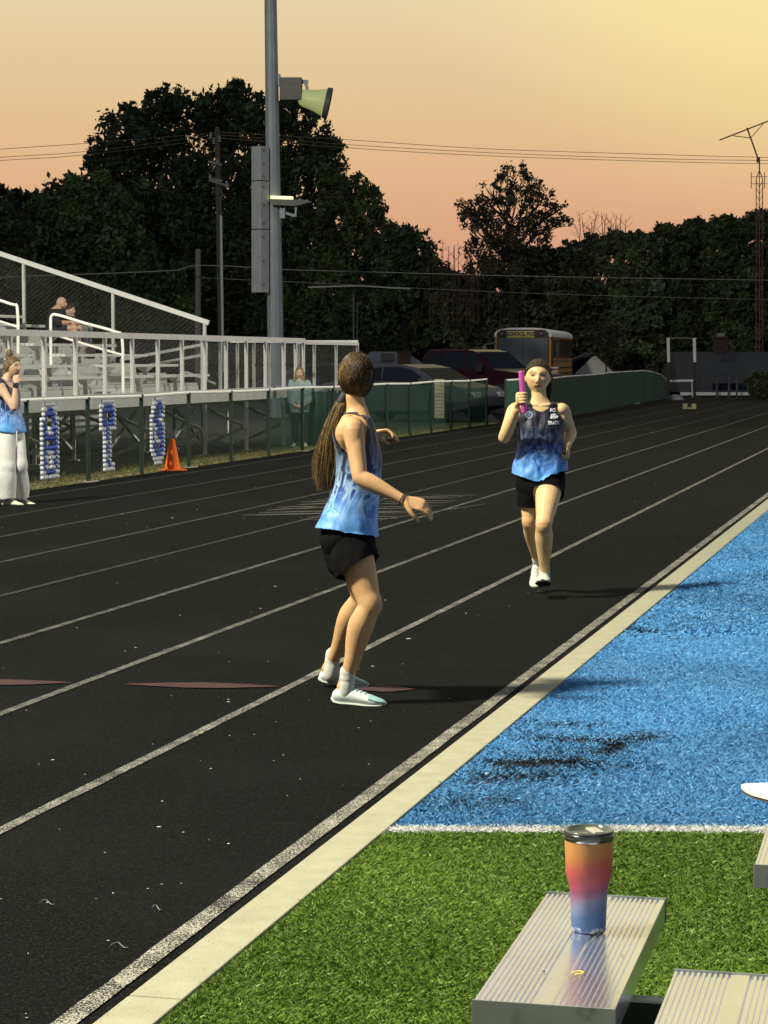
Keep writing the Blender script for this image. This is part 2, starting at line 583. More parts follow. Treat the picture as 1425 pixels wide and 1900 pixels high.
# concrete kerb
cm = NT('kerb_concrete')
cc = cm.coord()
c1 = cm.noise(9, 5, .6, cc); c2 = cm.noise(150, 3, .6, cc)
kc = cm.ramp(c1.outputs[0], [(.3, (.33, .31, .205)), (.7, (.43, .41, .28))])
kc = cm.mix(.3, kc, cm.ramp(c2.outputs[0], [(.35, (.25, .235, .16)), (.6, (.46, .44, .31))]))
sp = cm.new('ShaderNodeTexVoronoi'); sp.inputs['Scale'].default_value = 34; cm.l(cc, sp.inputs['Vector'])
kc = cm.mix(cm.ramp(sp.outputs['Distance'], [(.05, (.85, .85, .85)), (.10, (0, 0, 0))]), kc, (.07, .06, .04))
cm.set(Base_Color=kc, Roughness=.9); cm.bump(c2.outputs[0], .4, .004)
kroot = bpy.data.objects.new('kerb', None); COL.objects.link(kroot); kroot['kind'] = 'structure'
K0, K1 = 1.815, 1.957
s_ = -1.0
while s_ < 60:
    L = 3.05
    mb = MB()
    mb.hexa([T(s_, K0, -.1), T(s_ + L - .008, K0, -.1), T(s_ + L - .008, K1, -.1), T(s_, K1, -.1)],
            [T(s_, K0, .014), T(s_ + L - .008, K0, .014), T(s_ + L - .008, K1, .014), T(s_, K1, .014)])
    mb.build('kerb_stone', cm.m, kroot, bevel=.004)
    s_ += L

# artificial turf: backing sheets and real blades
Y_LINE = gnd(1000, 1552).y
def turf_mat(name, a, b):
    x = NT(name); n1 = x.noise(70, 4, .7, x.coord())
    x.set(Base_Color=x.ramp(n1.outputs[0], [(.35, a), (.65, b)]), Roughness=.9); x.bump(n1.outputs[0], 1, .02)
    return x.m
tr = [T(-1, K0 - .002), T(200, K0 - .002), (150, 200), (30, -1)]
def clip_y(poly, y0, keep_above):
    out = []
    for i in range(len(poly)):
        a, b = poly[i], poly[(i + 1) % len(poly)]
        ia, ib = (a[1] > y0) == keep_above, (b[1] > y0) == keep_above
        if ia: out.append((a[0], a[1]))
        if ia != ib:
            f = (y0 - a[1]) / (b[1] - a[1]); out.append((a[0] + f * (b[0] - a[0]), y0))
    return out
quad_sheet('green_turf_base', clip_y(tr, Y_LINE, False), .0, turf_mat('green_backing', (.010, .028, .006), (.03, .085, .010)))
quad_sheet('blue_turf_base', clip_y(tr, Y_LINE, True), .0, turf_mat('blue_backing', (.014, .085, .26), (.035, .19, .50)))

scuffs = []   # rubber crumb streaks worn up through the blue carpet: (A, B, width, strength)
for a, b, w, k in (((1000, 1350), (1100, 1352), .03, .6), ((990, 1375), (1130, 1384), .03, .75), ((1090, 1382), (1200, 1375), .035, .8),
                   ((1125, 1402), (1148, 1383), .03, 1.0), ((930, 1425), (1070, 1420), .035, 1.0), ((940, 1410), (1100, 1412), .05, .45),
                   ((905, 1450), (1010, 1446), .045, .8), ((1000, 1437), (1130, 1425), .05, .55), ((835, 1500), (950, 1492), .04, .5),
                   ((1010, 1400), (1120, 1395), .04, .5), ((1180, 1172), (1205, 1176), .03, .7), ((1250, 1190), (1300, 1187), .03, .35),
                   ((1160, 1385), (1215, 1372), .03, .6), ((980, 1365), (1010, 1352), .02, .5)):
    scuffs.append((gnd(*a), gnd(*b), w * 4.0, k * .9))
def scuff_amt(X, Y):
    s = np.zeros_like(X)
    for A, B, w, k in scuffs:
        dx, dy = B.x - A.x, B.y - A.y
        L2 = dx * dx + dy * dy
        f = np.clip(((X - A.x) * dx + (Y - A.y) * dy) / L2, 0, 1)
        d = np.hypot(X - (A.x + f * dx), (Y - (A.y + f * dy)) * .7)
        s = np.maximum(s, k * np.exp(-(d / w) ** 2 * 2))
    return s

def turf(name, N, y0, y1, colA, colB, label, hmin=.013, hmax=.024, wmul=1.0, scuff=False, edge=0.0, ypow=1.0, spark=(1, 1, 1)):
    Y = y0 + (y1 - y0) * rng.uniform(0, 1, N) ** ypow
    xl = (K0 - .004) / -CU + Y * (SU / CU) / 1.0
    # left edge: t = K0 -> X = (Y*SU - t... ) solved in the track frame
    xl = (Y * SU - K0) / CU + .004
    xr = Y * (725 / F_PX) + .75
    X = xl + (xr - xl) * rng.uniform(0, 1, N)
    ok = xr > xl
    wob = .012 * np.sin(X * 9) + .008 * np.sin(X * 31 + 1)
    if edge: ok &= (Y > y0 + wob) if edge > 0 else (Y < y1 + wob)
    X, Y = X[ok], Y[ok]; N = len(X)
    h = rng.uniform(hmin, hmax, N); a = rng.uniform(0, math.pi, N)
    w = rng.uniform(.0013, .0027, N) * wmul
    lean = rng.normal(0, .011, (N, 2)) * wmul ** .3 + np.stack([.002 * np.sin(X * 5 + Y * 3), .002 * np.cos(Y * 4 - X * 6)], 1)
    ed = np.clip((X - (Y * SU - K0) / CU) / .035, 0, 1)
    h = h * (.45 + .55 * ed); lean[:, 0] = np.where(ed < 1, np.abs(lean[:, 0]) * .7, lean[:, 0])
    s = scuff_amt(X, Y) if scuff else np.zeros(N)
    dark = rng.uniform(0, 1, N) < s * 1.1
    h = np.where(dark, h * .9, h)
    V = np.zeros((N, 4, 3), np.float32)
    V[:, 0] = np.stack([X - w * np.cos(a), Y - w * np.sin(a), np.zeros(N)], 1)
    V[:, 1] = np.stack([X + w * np.cos(a), Y + w * np.sin(a), np.zeros(N)], 1)
    V[:, 2] = np.stack([X + .5 * lean[:, 0] + w * .9 * np.cos(a), Y + .5 * lean[:, 1] + w * .9 * np.sin(a), h * .65], 1)
    V[:, 3] = np.stack([X + 1.4 * lean[:, 0], Y + 1.4 * lean[:, 1], h], 1)
    F = np.arange(4 * N).reshape(-1, 4)
    m = rng.uniform(0, 1, N)[:, None]
    patch = (.88 + .18 * np.sin(X * 2.1 + 1.3 * np.sin(Y * 1.7)) * np.cos(Y * 1.3))[:, None]
    c = (np.array(colA) * (1 - m) + np.array(colB) * m) * rng.uniform(.78, 1.18, N)[:, None] * patch
    c = np.where((rng.uniform(0, 1, N) < .014)[:, None], np.array(spark), c)
    c = np.where(dark[:, None], np.array((.006, .008, .012)), c)
    me = np_mesh(name, V.reshape(-1, 3), F, col=np.repeat(c, 4, 0))
    o = link(name, me, attr_mat('turf_blade', .5, .22)); tag(o, label, 'turf', kind='stuff')
    return o
WS = .10    # painted stripe
turf('green_turf', 390000, 5.0, Y_LINE - .0, (.070, .145, .012), (.18, .30, .034), 'green artificial turf in front of the white stripe', ypow=1.15, edge=-1, spark=(.35, .55, .14))
turf('white_stripe_turf', 15000, Y_LINE - .005, Y_LINE + WS, (.85, .87, .84), (.95, .95, .92), 'white turf stripe dividing the green from the blue', spark=(.9, .9, .85))
turf('blue_turf', 390000, Y_LINE + WS * .9, 12.5, (.065, .27, .56), (.12, .37, .70), 'bright blue artificial turf beside the kerb', scuff=True, ypow=1.2, edge=1, wmul=1.25, spark=(.35, .62, .95))
turf('far_blue_turf', 110000, 12.4, 26.5, (.055, .24, .52), (.12, .37, .70), 'blue artificial turf further along the kerb', scuff=True, wmul=2.6, spark=(.35, .62, .95))
# ------------------------------------------------------------------ common paints
ALU = plain('aluminium', (.56, .57, .54), .5, .15, .08, 5, .08, 90)
ALU_DULL = plain('weathered_aluminium', (.44, .45, .42), .6, .1, .14, 4, .1, 60)
GALV = plain('galvanised_steel', (.21, .235, .235), .55, .35, .14, 7, .1, 80)
GALV_LEG = plain('galvanised_leg', (.62, .62, .52), .7, .05, .2, 5)
BLACKM = plain('black_steel', (.010, .011, .010), .5, .2, .2)
GREENP = plain('green_paint', (.007, .020, .013), .5, .0, .2)
GREENW = plain('green_vinyl_wire', (.010, .060, .034), .45, .0, .2)
WIRE = plain('grey_wire', (.20, .20, .19), .55, .4, .1)
RAILW = plain('bright_rail', (.86, .85, .78), .5, .0, .05)
WHITEP = plain('white_paint', (.62, .62, .58), .6, .0, .08)
WOOD = plain('pole_wood', (.050, .046, .040), .9, .0, .3, 9, .4, 60)
GLASSD = plain('dark_glass', (.012, .016, .024), .15, .0, .05, spec=.06)
GLASSD.node_tree.nodes['Principled BSDF'].inputs['IOR'].default_value = 1.08
TYRE = plain('tyre_rubber', (.012, .012, .012), .85, .0, .2)
RIM = plain('wheel_alloy', (.35, .36, .36), .35, .7, .1)
CONC = plain('concrete', (.30, .29, .24), .9, .0, .2, 6, .3, 80)

# ground below the stand, the stand's shadow put into its dark colour
quad_sheet('stand_ground', [T(4, 11.95), T(54, 11.95), T(54, 30), T(4, 30)], -.006, plain('painted_shade_soil', (.018, .022, .016), .95, 0, .4, 2, .6, 30))

# ------------------------------------------------------------------ green track fence
def fence_run(root, ps, hs, mesh_r=.0016, pitch=.055, posts=True, rail_mat=RAILW, post_mat=GREENP):
    """ps: ground points of the posts, hs: heights"""
    base = root.location.copy()
    post_me = None
    for p, h in zip(ps, hs):
        mb = MB(); mb.lathe((0, 0, 0), [(.030, -.05), (.030, h - .02), (.036, h - .02), (.036, h + .012), (.012, h + .02)], 12)
        o = mb.build('post', post_mat, root, smooth=False); o.location = p - base
        if not posts: break
    mb = MB()
    pts = [Vector((p.x, p.y, p.z + h + .004 + .010 * math.sin(i * 2.3))) for i, (p, h) in enumerate(zip(ps, hs))]
    vs, fs = tube(pts, [.021] * len(pts), 10, 4); mb.add(vs, fs)
    mb.build('top_rail', rail_mat, root, smooth=True, wpos=True)
    mb = MB()
    pts = [Vector((p.x, p.y, p.z + .05)) for p in ps]
    for a, b in zip(pts[:-1], pts[1:]): mb.bar(a, b, .006)
    mb.build('tension_wire', post_mat, root, wpos=True)

S0 = (28.66 - 10.8 * SU) / CU
fpts = [T(S0 + 1.969 * k, 10.8) for k in range(-4, 14)]
fence = empty('track_fence', T(S0, 10.8), 'long green chain-link fence with a pale top rail between track and stand', 'fence')
fence_run(fence, fpts, [1.085] * len(fpts))
for wi, (a, b) in enumerate(zip(fpts[:-1], fpts[1:])):
    WR = .0007 if wi < 8 else .0010
    d = (b - a); L = d.length; d.normalize()
    me = wire_grid(a + Vector((0, 0, .04)) + d * .03, d, (0, 0, 1), L - .06, 1.03, .062, WR)
    link('wire_panel', me, GREENW, fence, wpos=True)['kind'] = 'stuff'

# wind screen cloth on the far half and on the fence beyond the gate
sc_ = NT('windscreen_cloth')
wv = sc_.noise(30, 3, .6, sc_.coord())
sc_.set(Base_Color=sc_.ramp(wv.outputs[0], [(.3, (.006, .045, .026)), (.7, (.012, .065, .038))]), Roughness=.8, Alpha=.24)
sc2 = NT('windscreen_dense')
wv = sc2.noise(2.5, 4, .6, sc2.coord())
sc2.set(Base_Color=sc2.ramp(wv.outputs[0], [(.3, (.008, .060, .034)), (.7, (.014, .085, .048))]), Roughness=.85, Alpha=.93)
for k in range(8, 17):
    a, b = fpts[k], fpts[k + 1]
    mb = MB(); off = T(0, .012) ; n = 6; V = []
    for i in range(n + 1):
        q = a.lerp(b, i / n) + Vector((0, 0, 0)) + (T(0, .034 + .006 * math.sin(i * 1.7 + k)))
        V += [q + Vector((0, 0, .05)), q + Vector((0, 0, 1.055))]
    mb.add(V, [(2 * i, 2 * i + 2, 2 * i + 3, 2 * i + 1) for i in range(n)])
    o = mb.build('wind_screen', sc_.m, fence, wpos=True)
    so = o.modifiers.new('thick', 'SOLIDIFY'); so.thickness = .002

g_px = [(938, 800, 706), (978, 793, 704), (1020, 782, 702), (1052, 775, 699.5), (1082, 769, 697), (1108, 764, 694.5), (1130, 759, 692.5), (1152, 755, 690.5), (1174, 751, 689), (1194, 748, 688.6), (1212, 745, 690.5), (1226, 743, 696), (1236, 741, 705)]
gp, gh = [], []
for x, yb, yt in g_px:
    p = gnd(x, yb); gp.append(p); gh.append(pix(x, yt, p.y).z)
f2 = empty('screened_fence', gp[0], 'green screened fence beyond the gate, its rail curving down at the far bend', 'fence')
fence_run(f2, gp, gh)
for i in range(len(gp) - 1):
    mb = MB(); n = 4; V = []
    for k in range(n + 1):
        f = k / n; q = gp[i].lerp(gp[i + 1], f) + Vector((.03, .05, 0)); h = gh[i] * (1 - f) + gh[i + 1] * f
        V += [q + Vector((0, 0, .03)), q + Vector((0, 0, h - .01))]
    mb.add(V, [(2 * j, 2 * j + 2, 2 * j + 3, 2 * j + 1) for j in range(n)])
    o = mb.build('wind_screen', sc2.m, f2, wpos=True)
    so = o.modifiers.new('thick', 'SOLIDIFY'); so.thickness = .002

# concrete pads under some posts
for k in (4, 6, 9, 11):
    mb = MB(); p = fpts[k]; n = 9
    poly = [p + Vector(((.13 + .04 * math.sin(j * 2.1)) * math.cos(j * 6.283 / n), (.22 + .05 * math.cos(j * 1.7)) * math.sin(j * 6.283 / n), 0)) for j in range(n)]
    mb.prism(poly, (0, 0, -.03), (0, 0, .012)); mb.build('post_footing', CONC, fence, wpos=True)

# ------------------------------------------------------------------ bleachers
BT, SEND, SBEG = 11.81, 38.2, 22.0
stand = empty('bleachers', T(30, BT), 'raised aluminium bleachers with front railing behind the track fence', 'bleachers')
DK = 1.0
def sbox(mb, s0, s1, t0, t1, z0, z1):
    mb.hexa([T(s0, t0, z0), T(s1, t0, z0), T(s1, t1, z0), T(s0, t1, z0)], [T(s0, t0, z1), T(s1, t0, z1), T(s1, t1, z1), T(s0, t1, z1)])
def grooved(s0, s1, t0, t1, z, th=.04, n=4):
    mb = MB(); w = (t1 - t0) / n
    for k in range(n):
        sbox(mb, s0, s1, t0 + k * w + .003, t0 + (k + 1) * w - .003, z - th, z)
    return mb
# front deck walkway in boards, fascia beam
for k in range(5):
    mb = MB(); sbox(mb, SBEG, 40.2 if k < 5 else SEND, BT + .02 + k * .25, BT + .26 + k * .25, DK - .05, DK)
    mb.build('deck_board', ALU_DULL, stand, wpos=True)
mb = MB(); sbox(mb, SBEG, 40.2, BT - .03, BT + .012, DK - .12, DK + .02); mb.build('fascia_beam', ALU_DULL, stand, wpos=True)
mb = MB(); sbox(mb, SBEG, 44.9, 13.28, 13.33, DK - .2, DK - .02); mb.build('rear_beam', ALU_DULL, stand, wpos=True)
mb = MB()
for k in range(12):
    sbox(mb, 38.6 + k * .55, 38.6 + k * .55 + .53, BT + 1.3, 13.27, DK - .05, DK)
for k in range(9):
    sbox(mb, 40.25 + k * .5, 40.25 + k * .5 + .48, BT + .2, BT + 1.28, DK - .05, DK)
mb.build('landing', ALU_DULL, stand, wpos=True)
# front railing: posts, wide top rail, lower rail, wire
sp0 = (49955 / (1760 - 24) - BT * SU) / CU
k = -4; rail_s = []
while True:
    s = sp0 + 1.108 * k
    if s > 39.4: break
    rail_s.append(s); k += 1
rail_s += [39.65, 40.17]
for s in rail_s:
    mb = MB(); mb.bar(T(s, BT, DK - .12), T(s, BT, 1.93), .055, .05, up=T(0, 1)); mb.build('rail_post', ALU, stand, wpos=True)
mb = MB(); n = int((40.2 - SBEG) / 1.8)
for i in range(n + 1):
    a, b = SBEG + 1.8 * i, min(40.2, SBEG + 1.8 * (i + 1) - .01)
    if b > a: mb = MB(); mb.bar(T(a, BT, 1.935), T(b, BT, 1.935), .065, .085); mb.build('top_rail', ALU, stand, wpos=True)
mb = MB(); mb.bar(T(SBEG, BT, DK + .07), T(40.2, BT, DK + .07), .035, .035); mb.build('bottom_rail', ALU_DULL, stand, wpos=True)
# the railing returns and runs on behind to the ramp
mb = MB(); mb.bar(T(40.19, BT + .03, 1.93), T(40.19, 13.3, 1.93), .05, .06)
mb.bar(T(38.6, 13.3, 1.95), T(44.9, 13.3, 1.95), .055, .07); mb.bar(T(44.9, 13.27, 1.95), T(44.9, BT + .2, 1.95), .05, .06)
mb.bar(T(40.25, BT + .2, 1.9), T(44.9, BT + .2, 1.9), .05, .06)
mb.build('rear_rail', ALU, stand, wpos=True)
for s in [38.65 + 1.04 * i for i in range(7)]:
    mb = MB(); mb.bar(T(s, 13.3, DK - .1), T(s, 13.3, 1.92), .05, .05, up=T(0, 1)); mb.build('rail_post', ALU_DULL, stand, wpos=True)
for s in (41.6, 43.2, 44.87):
    mb = MB(); mb.bar(T(s, BT + .2, DK - .1), T(s, BT + .2, 1.87), .05, .05, up=T(0, 1)); mb.build('rail_post', ALU_DULL, stand, wpos=True)
ud = Vector((SU, CU, 0))
for (s0, s1, t_, z0, h_) in ((SBEG + .1, 40.15, BT + .02, DK + .06, .84), (38.7, 44.85, 13.32, DK + .05, .86), (40.3, 44.85, BT + .22, DK + .05, .80)):
    me = wire_grid(T(s0, t_, z0), ud, (0, 0, 1), s1 - s0, h_, .075, .0011)
    link('wire_panel', me, WIRE, stand, wpos=True)['kind'] = 'stuff'
# rows: seat plank, footboard, riser, brackets; split by an aisle
RISE, RUN = .178, .60
aisle = (33.05, 34.3)
for i in range(13):
    t_ = 13.0 + RUN * i; zs = 1.32 + RISE * i; zf = zs - .34
    segs = [(SBEG, 27.4), (28.4, aisle[0] + .12 * (i % 2)), (aisle[1] + .1 * ((i + 1) % 3), SEND)]
    for a, b in segs:
        mb = grooved(a, b, t_, t_ + .25, zs, .045, 3); mb.build('seat_plank', ALU, stand, wpos=True)
        s = a + .45
        while s < b - .1:
            mb = MB(); mb.bar(T(s, t_ + .12, zf), T(s, t_ + .12, zs - .045), .07, .05)
            mb.hexa([T(s - .05, t_ + .08, zs - .13), T(s + .05, t_ + .08, zs - .13), T(s + .05, t_ + .17, zs - .13), T(s - .05, t_ + .17, zs - .13)],
                    [T(s - .17, t_ + .02, zs - .047), T(s + .17, t_ + .02, zs - .047), T(s + .17, t_ + .23, zs - .047), T(s - .17, t_ + .23, zs - .047)])
            mb.build('seat_bracket', ALU_DULL, stand, wpos=True); s += 1.83
    if i:
        mb = grooved(SBEG, SEND, t_ - .36, t_ + .22, zf, .04, 2); mb.build('footboard', ALU_DULL, stand, wpos=True)
    mb = MB(); sbox(mb, SBEG, SEND, t_ + .225, t_ + .24, zf - .03, zf + RISE - .045)
    mb.build('riser_board', ALU, stand, wpos=True)
    for s_a in (aisle[0] + .15,):
        mb = MB(); sbox(mb, aisle[0] + .1, aisle[1] - .02, t_ - .05, t_ + .25, zf - .02, zf + RISE * .5)
        mb.build('aisle_step', ALU, stand, wpos=True)
# sloped side guard rail at the end of the rows
def side(t): return 2.27 + .318 * (t - 13.18)
SR = 38.5
mb = MB(); mb.bar(T(SR, 13.12, side(13.12)), T(SR, 20.6, side(20.6)), .06, .085); mb.build('side_rail', ALU, stand, wpos=True)
for t_ in (13.2, 14.98, 16.75, 18.5, 20.3):
    mb = MB(); mb.bar(T(SR, t_, side(t_) - 1.45), T(SR, t_, side(t_) - .03), .05, .06, up=ud); mb.build('side_post', ALU_DULL, stand, wpos=True)
u_ = (T(0, 1) + Vector((0, 0, .318))).normalized()
me = wire_grid(T(SR + .02, 13.22, side(13.22) - 1.2), u_, (0, 0, 1), 7.4, 1.15, .085, .0019)
link('wire_panel', me, WIRE, stand, wpos=True)['kind'] = 'stuff'
# bent pipe handrails up the aisle
def hand(pts, r=.024):
    mb = MB(); vs, fs = tube(pts, [r] * len(pts), 10, 4); mb.add(vs, fs); mb.build('hand_rail', RAILW, stand, smooth=True, wpos=True)
SA = 33.7
hand([T(SA, 12.95, 1.04), T(SA, 12.96, 1.90), T(SA, 13.08, 2.03), T(SA, 13.6, 2.17), T(SA, 14.05, 2.30), T(SA, 14.18, 2.29), T(SA, 14.2, 2.1), T(SA, 14.2, 1.35)])
hand([T(SA, 12.98, 1.66), T(SA, 13.6, 1.83), T(SA, 14.19, 2.0)], .02)
hand([T(SA, 14.78, 1.5), T(SA, 14.78, 2.38), T(SA, 14.90, 2.49), T(SA, 15.6, 2.69), T(SA, 16.6, 2.98), T(SA, 16.75, 2.9), T(SA, 16.75, 2.2)])
hand([T(SA, 14.80, 2.12), T(SA, 15.6, 2.35), T(SA, 16.74, 2.66)], .02)
# ramp rails beyond the end of the rows
mb = MB()
mb.bar(pix(225, 667, 42.0), pix(383, 638, 44.5), .05); mb.bar(pix(262, 681, 42.0), pix(383, 657, 44.5), .05)
mb.bar(pix(225, 667, 42.0), pix(225, 700, 42.0), .05); mb.bar(pix(383, 636, 44.5), pix(383, 706, 44.5), .05)
mb.bar(pix(335, 700, 43.5), pix(345, 690, 43.5), .04); mb.bar(pix(345, 690, 43.5), pix(400, 712, 43.7), .04)
mb.build('ramp_rail', ALU_DULL, stand, wpos=True)
# legs and cross braces underneath
for i in range(9):
    t_ = BT + .02 + 1.45 * i
    top = DK - .15 if i == 0 else min(DK - .1 + .297 * max(0, t_ - 13.2), 4)
    s = sp0 + 1.108 + (0 if i == 0 else .35 * i) - 6.6
    while s < (40.3 if i < 2 else 38.3):
        mb = MB(); mb.bar(T(s, t_, -.02), T(s, t_, top), .06 if i == 0 else .055, .05)
        mb.box(T(s, t_, .004), (.16, .16, .02))
        mb.build('stand_leg', GALV_LEG, stand, wpos=True)
        if i in (0, 2, 4, 6) and int(s * 10) % 3 != 0:
            mb = MB(); mb.bar(T(s + .05, t_ + .05, .42), T(s + .05, t_ + 1.40, 1.0), .035, .05); mb.build('cross_brace', GALV_LEG, stand, wpos=True)
            mb = MB(); mb.bar(T(s + .05, t_ + .05, .40), T(s + .05, t_ + .85, .05), .035, .05)
            mb.build('cross_brace', GALV_LEG, stand, wpos=True)
        s += 2.216 if i == 0 else 1.55
for t_ in (BT + 1.5, BT + 4.3, BT + 7.2):
    for a in range(5):
        s = 25 + a * 3.0
        mb = MB(); mb.bar(T(s, t_, .12), T(s + 1.5, t_, .85), .04); mb.build('cross_brace', GALV_LEG, stand, wpos=True)
        mb = MB(); mb.bar(T(s + 1.5, t_, .12), T(s, t_ + .04, .85), .04); mb.build('cross_brace', GALV_LEG, stand, wpos=True)
for i in range(6):
    mb = MB(); sbox(mb, SBEG, SEND, 12.2 + 1.6 * i, 12.26 + 1.6 * i, .80 + .28 * max(0, i - .6), .86 + .28 * max(0, i - .6)); mb.build('stringer', GALV_LEG, stand, wpos=True)
# pale planks lying and stacked low under the stand
for k in range(4):
    mb = MB(); sbox(mb, 37.5, 43.5, 17.2, 17.4, .10 + .13 * k, .16 + .13 * k); mb.build('low_plank', ALU_DULL, stand, wpos=True)

# ------------------------------------------------------------------ cup letters in the fence
CUPW = plain('white_cup', (.68, .70, .74), .5, 0, .06)
CUPB = plain('blue_cup', (.025, .075, .42), .45, 0, .12)
LET = {
 'A': ["..WWWWW..", ".WWBBBWW.", ".WBBBBBW.", "WWB...BWW", "WB.....BW", "WBB.W.BBW", "WBBWWWBBW", "WBBBBBBBW", "WB.....BW", "WBBBBBBBW", "WBBWWWBBW", "WBWW.WWBW", "WBBW.WBBW", "WBWW.WWBW", "WWBBBBBWW", "WWWW.WWWW"],
 'P': [".WWWWWWW.", "WWBBBBBWW", "WBBBBBBBW", "WB.....BW", "WBB...BBW", "WBBBBBBBW", "WWWBBWWWW", "..WBBW...", "..WBBW...", "..WWBW...", "..WBBW...", "..WBBW...", "..WWBW...", "..WBBW...", "..WWBBWW.", "..WWWWWW."],
 'S': ["...WWWWW.", "..WWBBBWW", ".WWB..BBW", ".WBB...BW", "WWBB..BWW", "WBBBBWWW.", "WWWBBBBWW", "WBWWBBBBW", "WBW..BBBW", "WBWW..BBW", "WWBWWWBBW", "WBB...BBW", "WWBB..BBW", ".WWBBBBWW", "..WWWWWW.", "...WWWW.."]}
def cup_letter(ch, xc, label):
    Yc = 4231 * 10.8 / (1760 - xc); sc = (Yc - 10.8 * SU) / CU
    root = empty('cup_letter', T(sc, 10.8), label, 'cup letter', 'cup letters pushed into the fence')
    w, h = .062, .060
    rows = LET[ch]
    for colr, m, nm in (('W', CUPW, 'white_cups'), ('B', CUPB, 'blue_cups')):
        mb = MB()
        for r, row in enumerate(rows):
            for c, q in enumerate(row):
                if q != colr: continue
                p = T(sc + (c - 4) * w, 10.8 - .002, 1.03 - r * h)
                ax = -T(0, 1) + Vector((0, 0, .12))
                mb.lathe(p, [(.001, .020), (.021, .020), (.029, -.010), (.025, -.010), (.02, .012)], 8, axis=ax)
        mb.build(nm, m, root, kind='stuff', wpos=True, smooth=True)
cup_letter('A', 94, 'leftmost blue and white cup letter in the fence, with two legs')
cup_letter('P', 202, 'middle cup letter in the fence, a looped head on one stem')
cup_letter('S', 294, 'rightmost cup letter in the fence, just left of the orange cone')

# ------------------------------------------------------------------ cone
p = gnd(320, 873); cone = empty('traffic_cone', p, 'orange traffic cone at the track edge by the fence', 'cone')
ORG = plain('cone_orange', (.95, .18, .03), .85, 0, .03, 8, spec=.15)
mb = MB(); mb.lathe((0, 0, 0), [(.118, .018), (.112, .05), (.032, .45), (.026, .455), (.022, .45)], 28); mb.build('cone_body', ORG, cone, smooth=True)
mb = MB(); mb.box((0, 0, .012), (.32, .32, .022), rz=.5); mb.build('cone_base', ORG, cone, bevel=.006)

# ------------------------------------------------------------------ benches
def ridged_plank(root, fl, d, L, W, name='seat_plank', th=.05, n=20, cap=True, stripe=.030, mat=None):
    """fl: front-left top corner, d: length direction; ribs run along it"""
    mat = mat or PLANK
    d = Vector((d[0], d[1], 0)).normalized(); r = Vector((d.y, -d.x, 0))
    prof = []                      # (across, height)
    prof += [(0, -th), (0, -.002), (.0012, 0), (.006, 0)]
    half = (W - stripe) / 2
    m = n // 2
    pw = (half - .008) / m
    for side_ in (0, 1):
        x0 = .007 if side_ == 0 else half + stripe + .001
        for k in range(m):
            a = x0 + k * pw
            prof += [(a + pw * .10, -.0035), (a + pw * .42, -.0035), (a + pw * .50, 0), (a + pw * .97, 0)]
        if side_ == 0: prof += [(half + .002, 0.0004), (half + stripe - .002, 0.0004)]
    prof += [(W - .006, 0), (W - .0012, 0), (W, -.002), (W, -th), (W - .004, -th), (W - .004, -.008), (.004, -.008), (.004, -th)]
    mb = MB(); V = []
    for s in (0, L):
        for x, z in prof: V.append(fl + d * s + r * x + Vector((0, 0, z)))
    k = len(prof)
    mb.add(V, [(i, (i + 1) % k, k + (i + 1) % k, k + i) for i in range(k)])
    o = mb.build(name, mat, root, wpos=True)
    if cap:
        for s, nm in ((-.0035, 'end_cap'), (L, 'end_cap')):
            mb = MB(); c = fl + d * s - r * .002
            b = [c + Vector((0, 0, -th - .002)), c + r * (W + .004) + Vector((0, 0, -th - .002)), c + r * (W + .004) + d * .0035 + Vector((0, 0, -th - .002)), c + d * .0035 + Vector((0, 0, -th - .002))]
            mb.hexa(b, [q + Vector((0, 0, th + .0045)) for q in b]); mb.build(nm, CAPM, o if False else root, wpos=True, bevel=.0008)
    return o
pm = NT('bench_aluminium'); pc = pm.coord()
n1 = pm.noise(6, 4, .6, pc); n2 = pm.noise(55, 3, .7, pc)
pm.set(Base_Color=pm.ramp(n1.outputs[0], [(.3, (.72, .75, .86)), (.7, (.80, .84, .96))]), Metallic=.92,
       Roughness=pm.ramp(n2.outputs[0], [(.3, (.21,) * 3), (.7, (.25,) * 3)]))
PLANK = pm.m
pk = NT('end_cap_metal'); n1 = pk.noise(14, 4, .6, pk.coord())
pk.set(Base_Color=pk.ramp(n1.outputs[0], [(.33, (.17, .19, .175)), (.45, (.27, .29, .265)), (.7, (.31, .33, .30))]), Metallic=.35, Roughness=.5)
CAPM = pk.m
ZS = .45
fl_ = gnd(877, 1862, ZS); fr_ = gnd(1140, 1868, ZS); bl_ = gnd(1020, 1665, ZS); br_ = gnd(1228, 1660, ZS)
bd = ((bl_ + br_) / 2 - (fl_ + fr_) / 2); BLEN = bd.length; bdir = bd.normalized(); brt = Vector((bdir.y, -bdir.x, 0))
BW = .255
mid = (fl_ + fr_) / 2
bench = empty('team_bench', Vector((mid.x, mid.y, 0)) + bdir * .3, 'ribbed aluminium two-plank bench with the tumbler on it', 'bench')
flA = mid - brt * BW / 2
ridged_plank(bench, flA, bdir, BLEN, BW)
flB = gnd(1252, 1800, ZS) - bdir * 1.2
ridged_plank(bench, flB, bdir, 1.2, BW)
mb = MB()
cA = flA + bdir * .22; zz = Vector((0, 0, -.052))
for s in (.34,):
    a = flA + bdir * s + brt * .02 + Vector((0, 0, -.105)); b = a + brt * .62
    mb.bar(a, b, .035, .05)
mb.build('cross_bar', BLACKM, bench, wpos=True, bevel=.003)
mb = MB(); a = flA + bdir * .34 + brt * .14 + Vector((0, 0, -.077)); mb.bar(a, a + brt * .40, .036, .004); mb.build('bar_cover', ALU_DULL, bench, wpos=True)
for q in (.13, .5):
    mb = MB(); a = flA + bdir * .34 + brt * q; a.z = 0; mb.bar(a, a + Vector((0, 0, .34)), .05); mb.build('leg', BLACKM, bench, wpos=True)

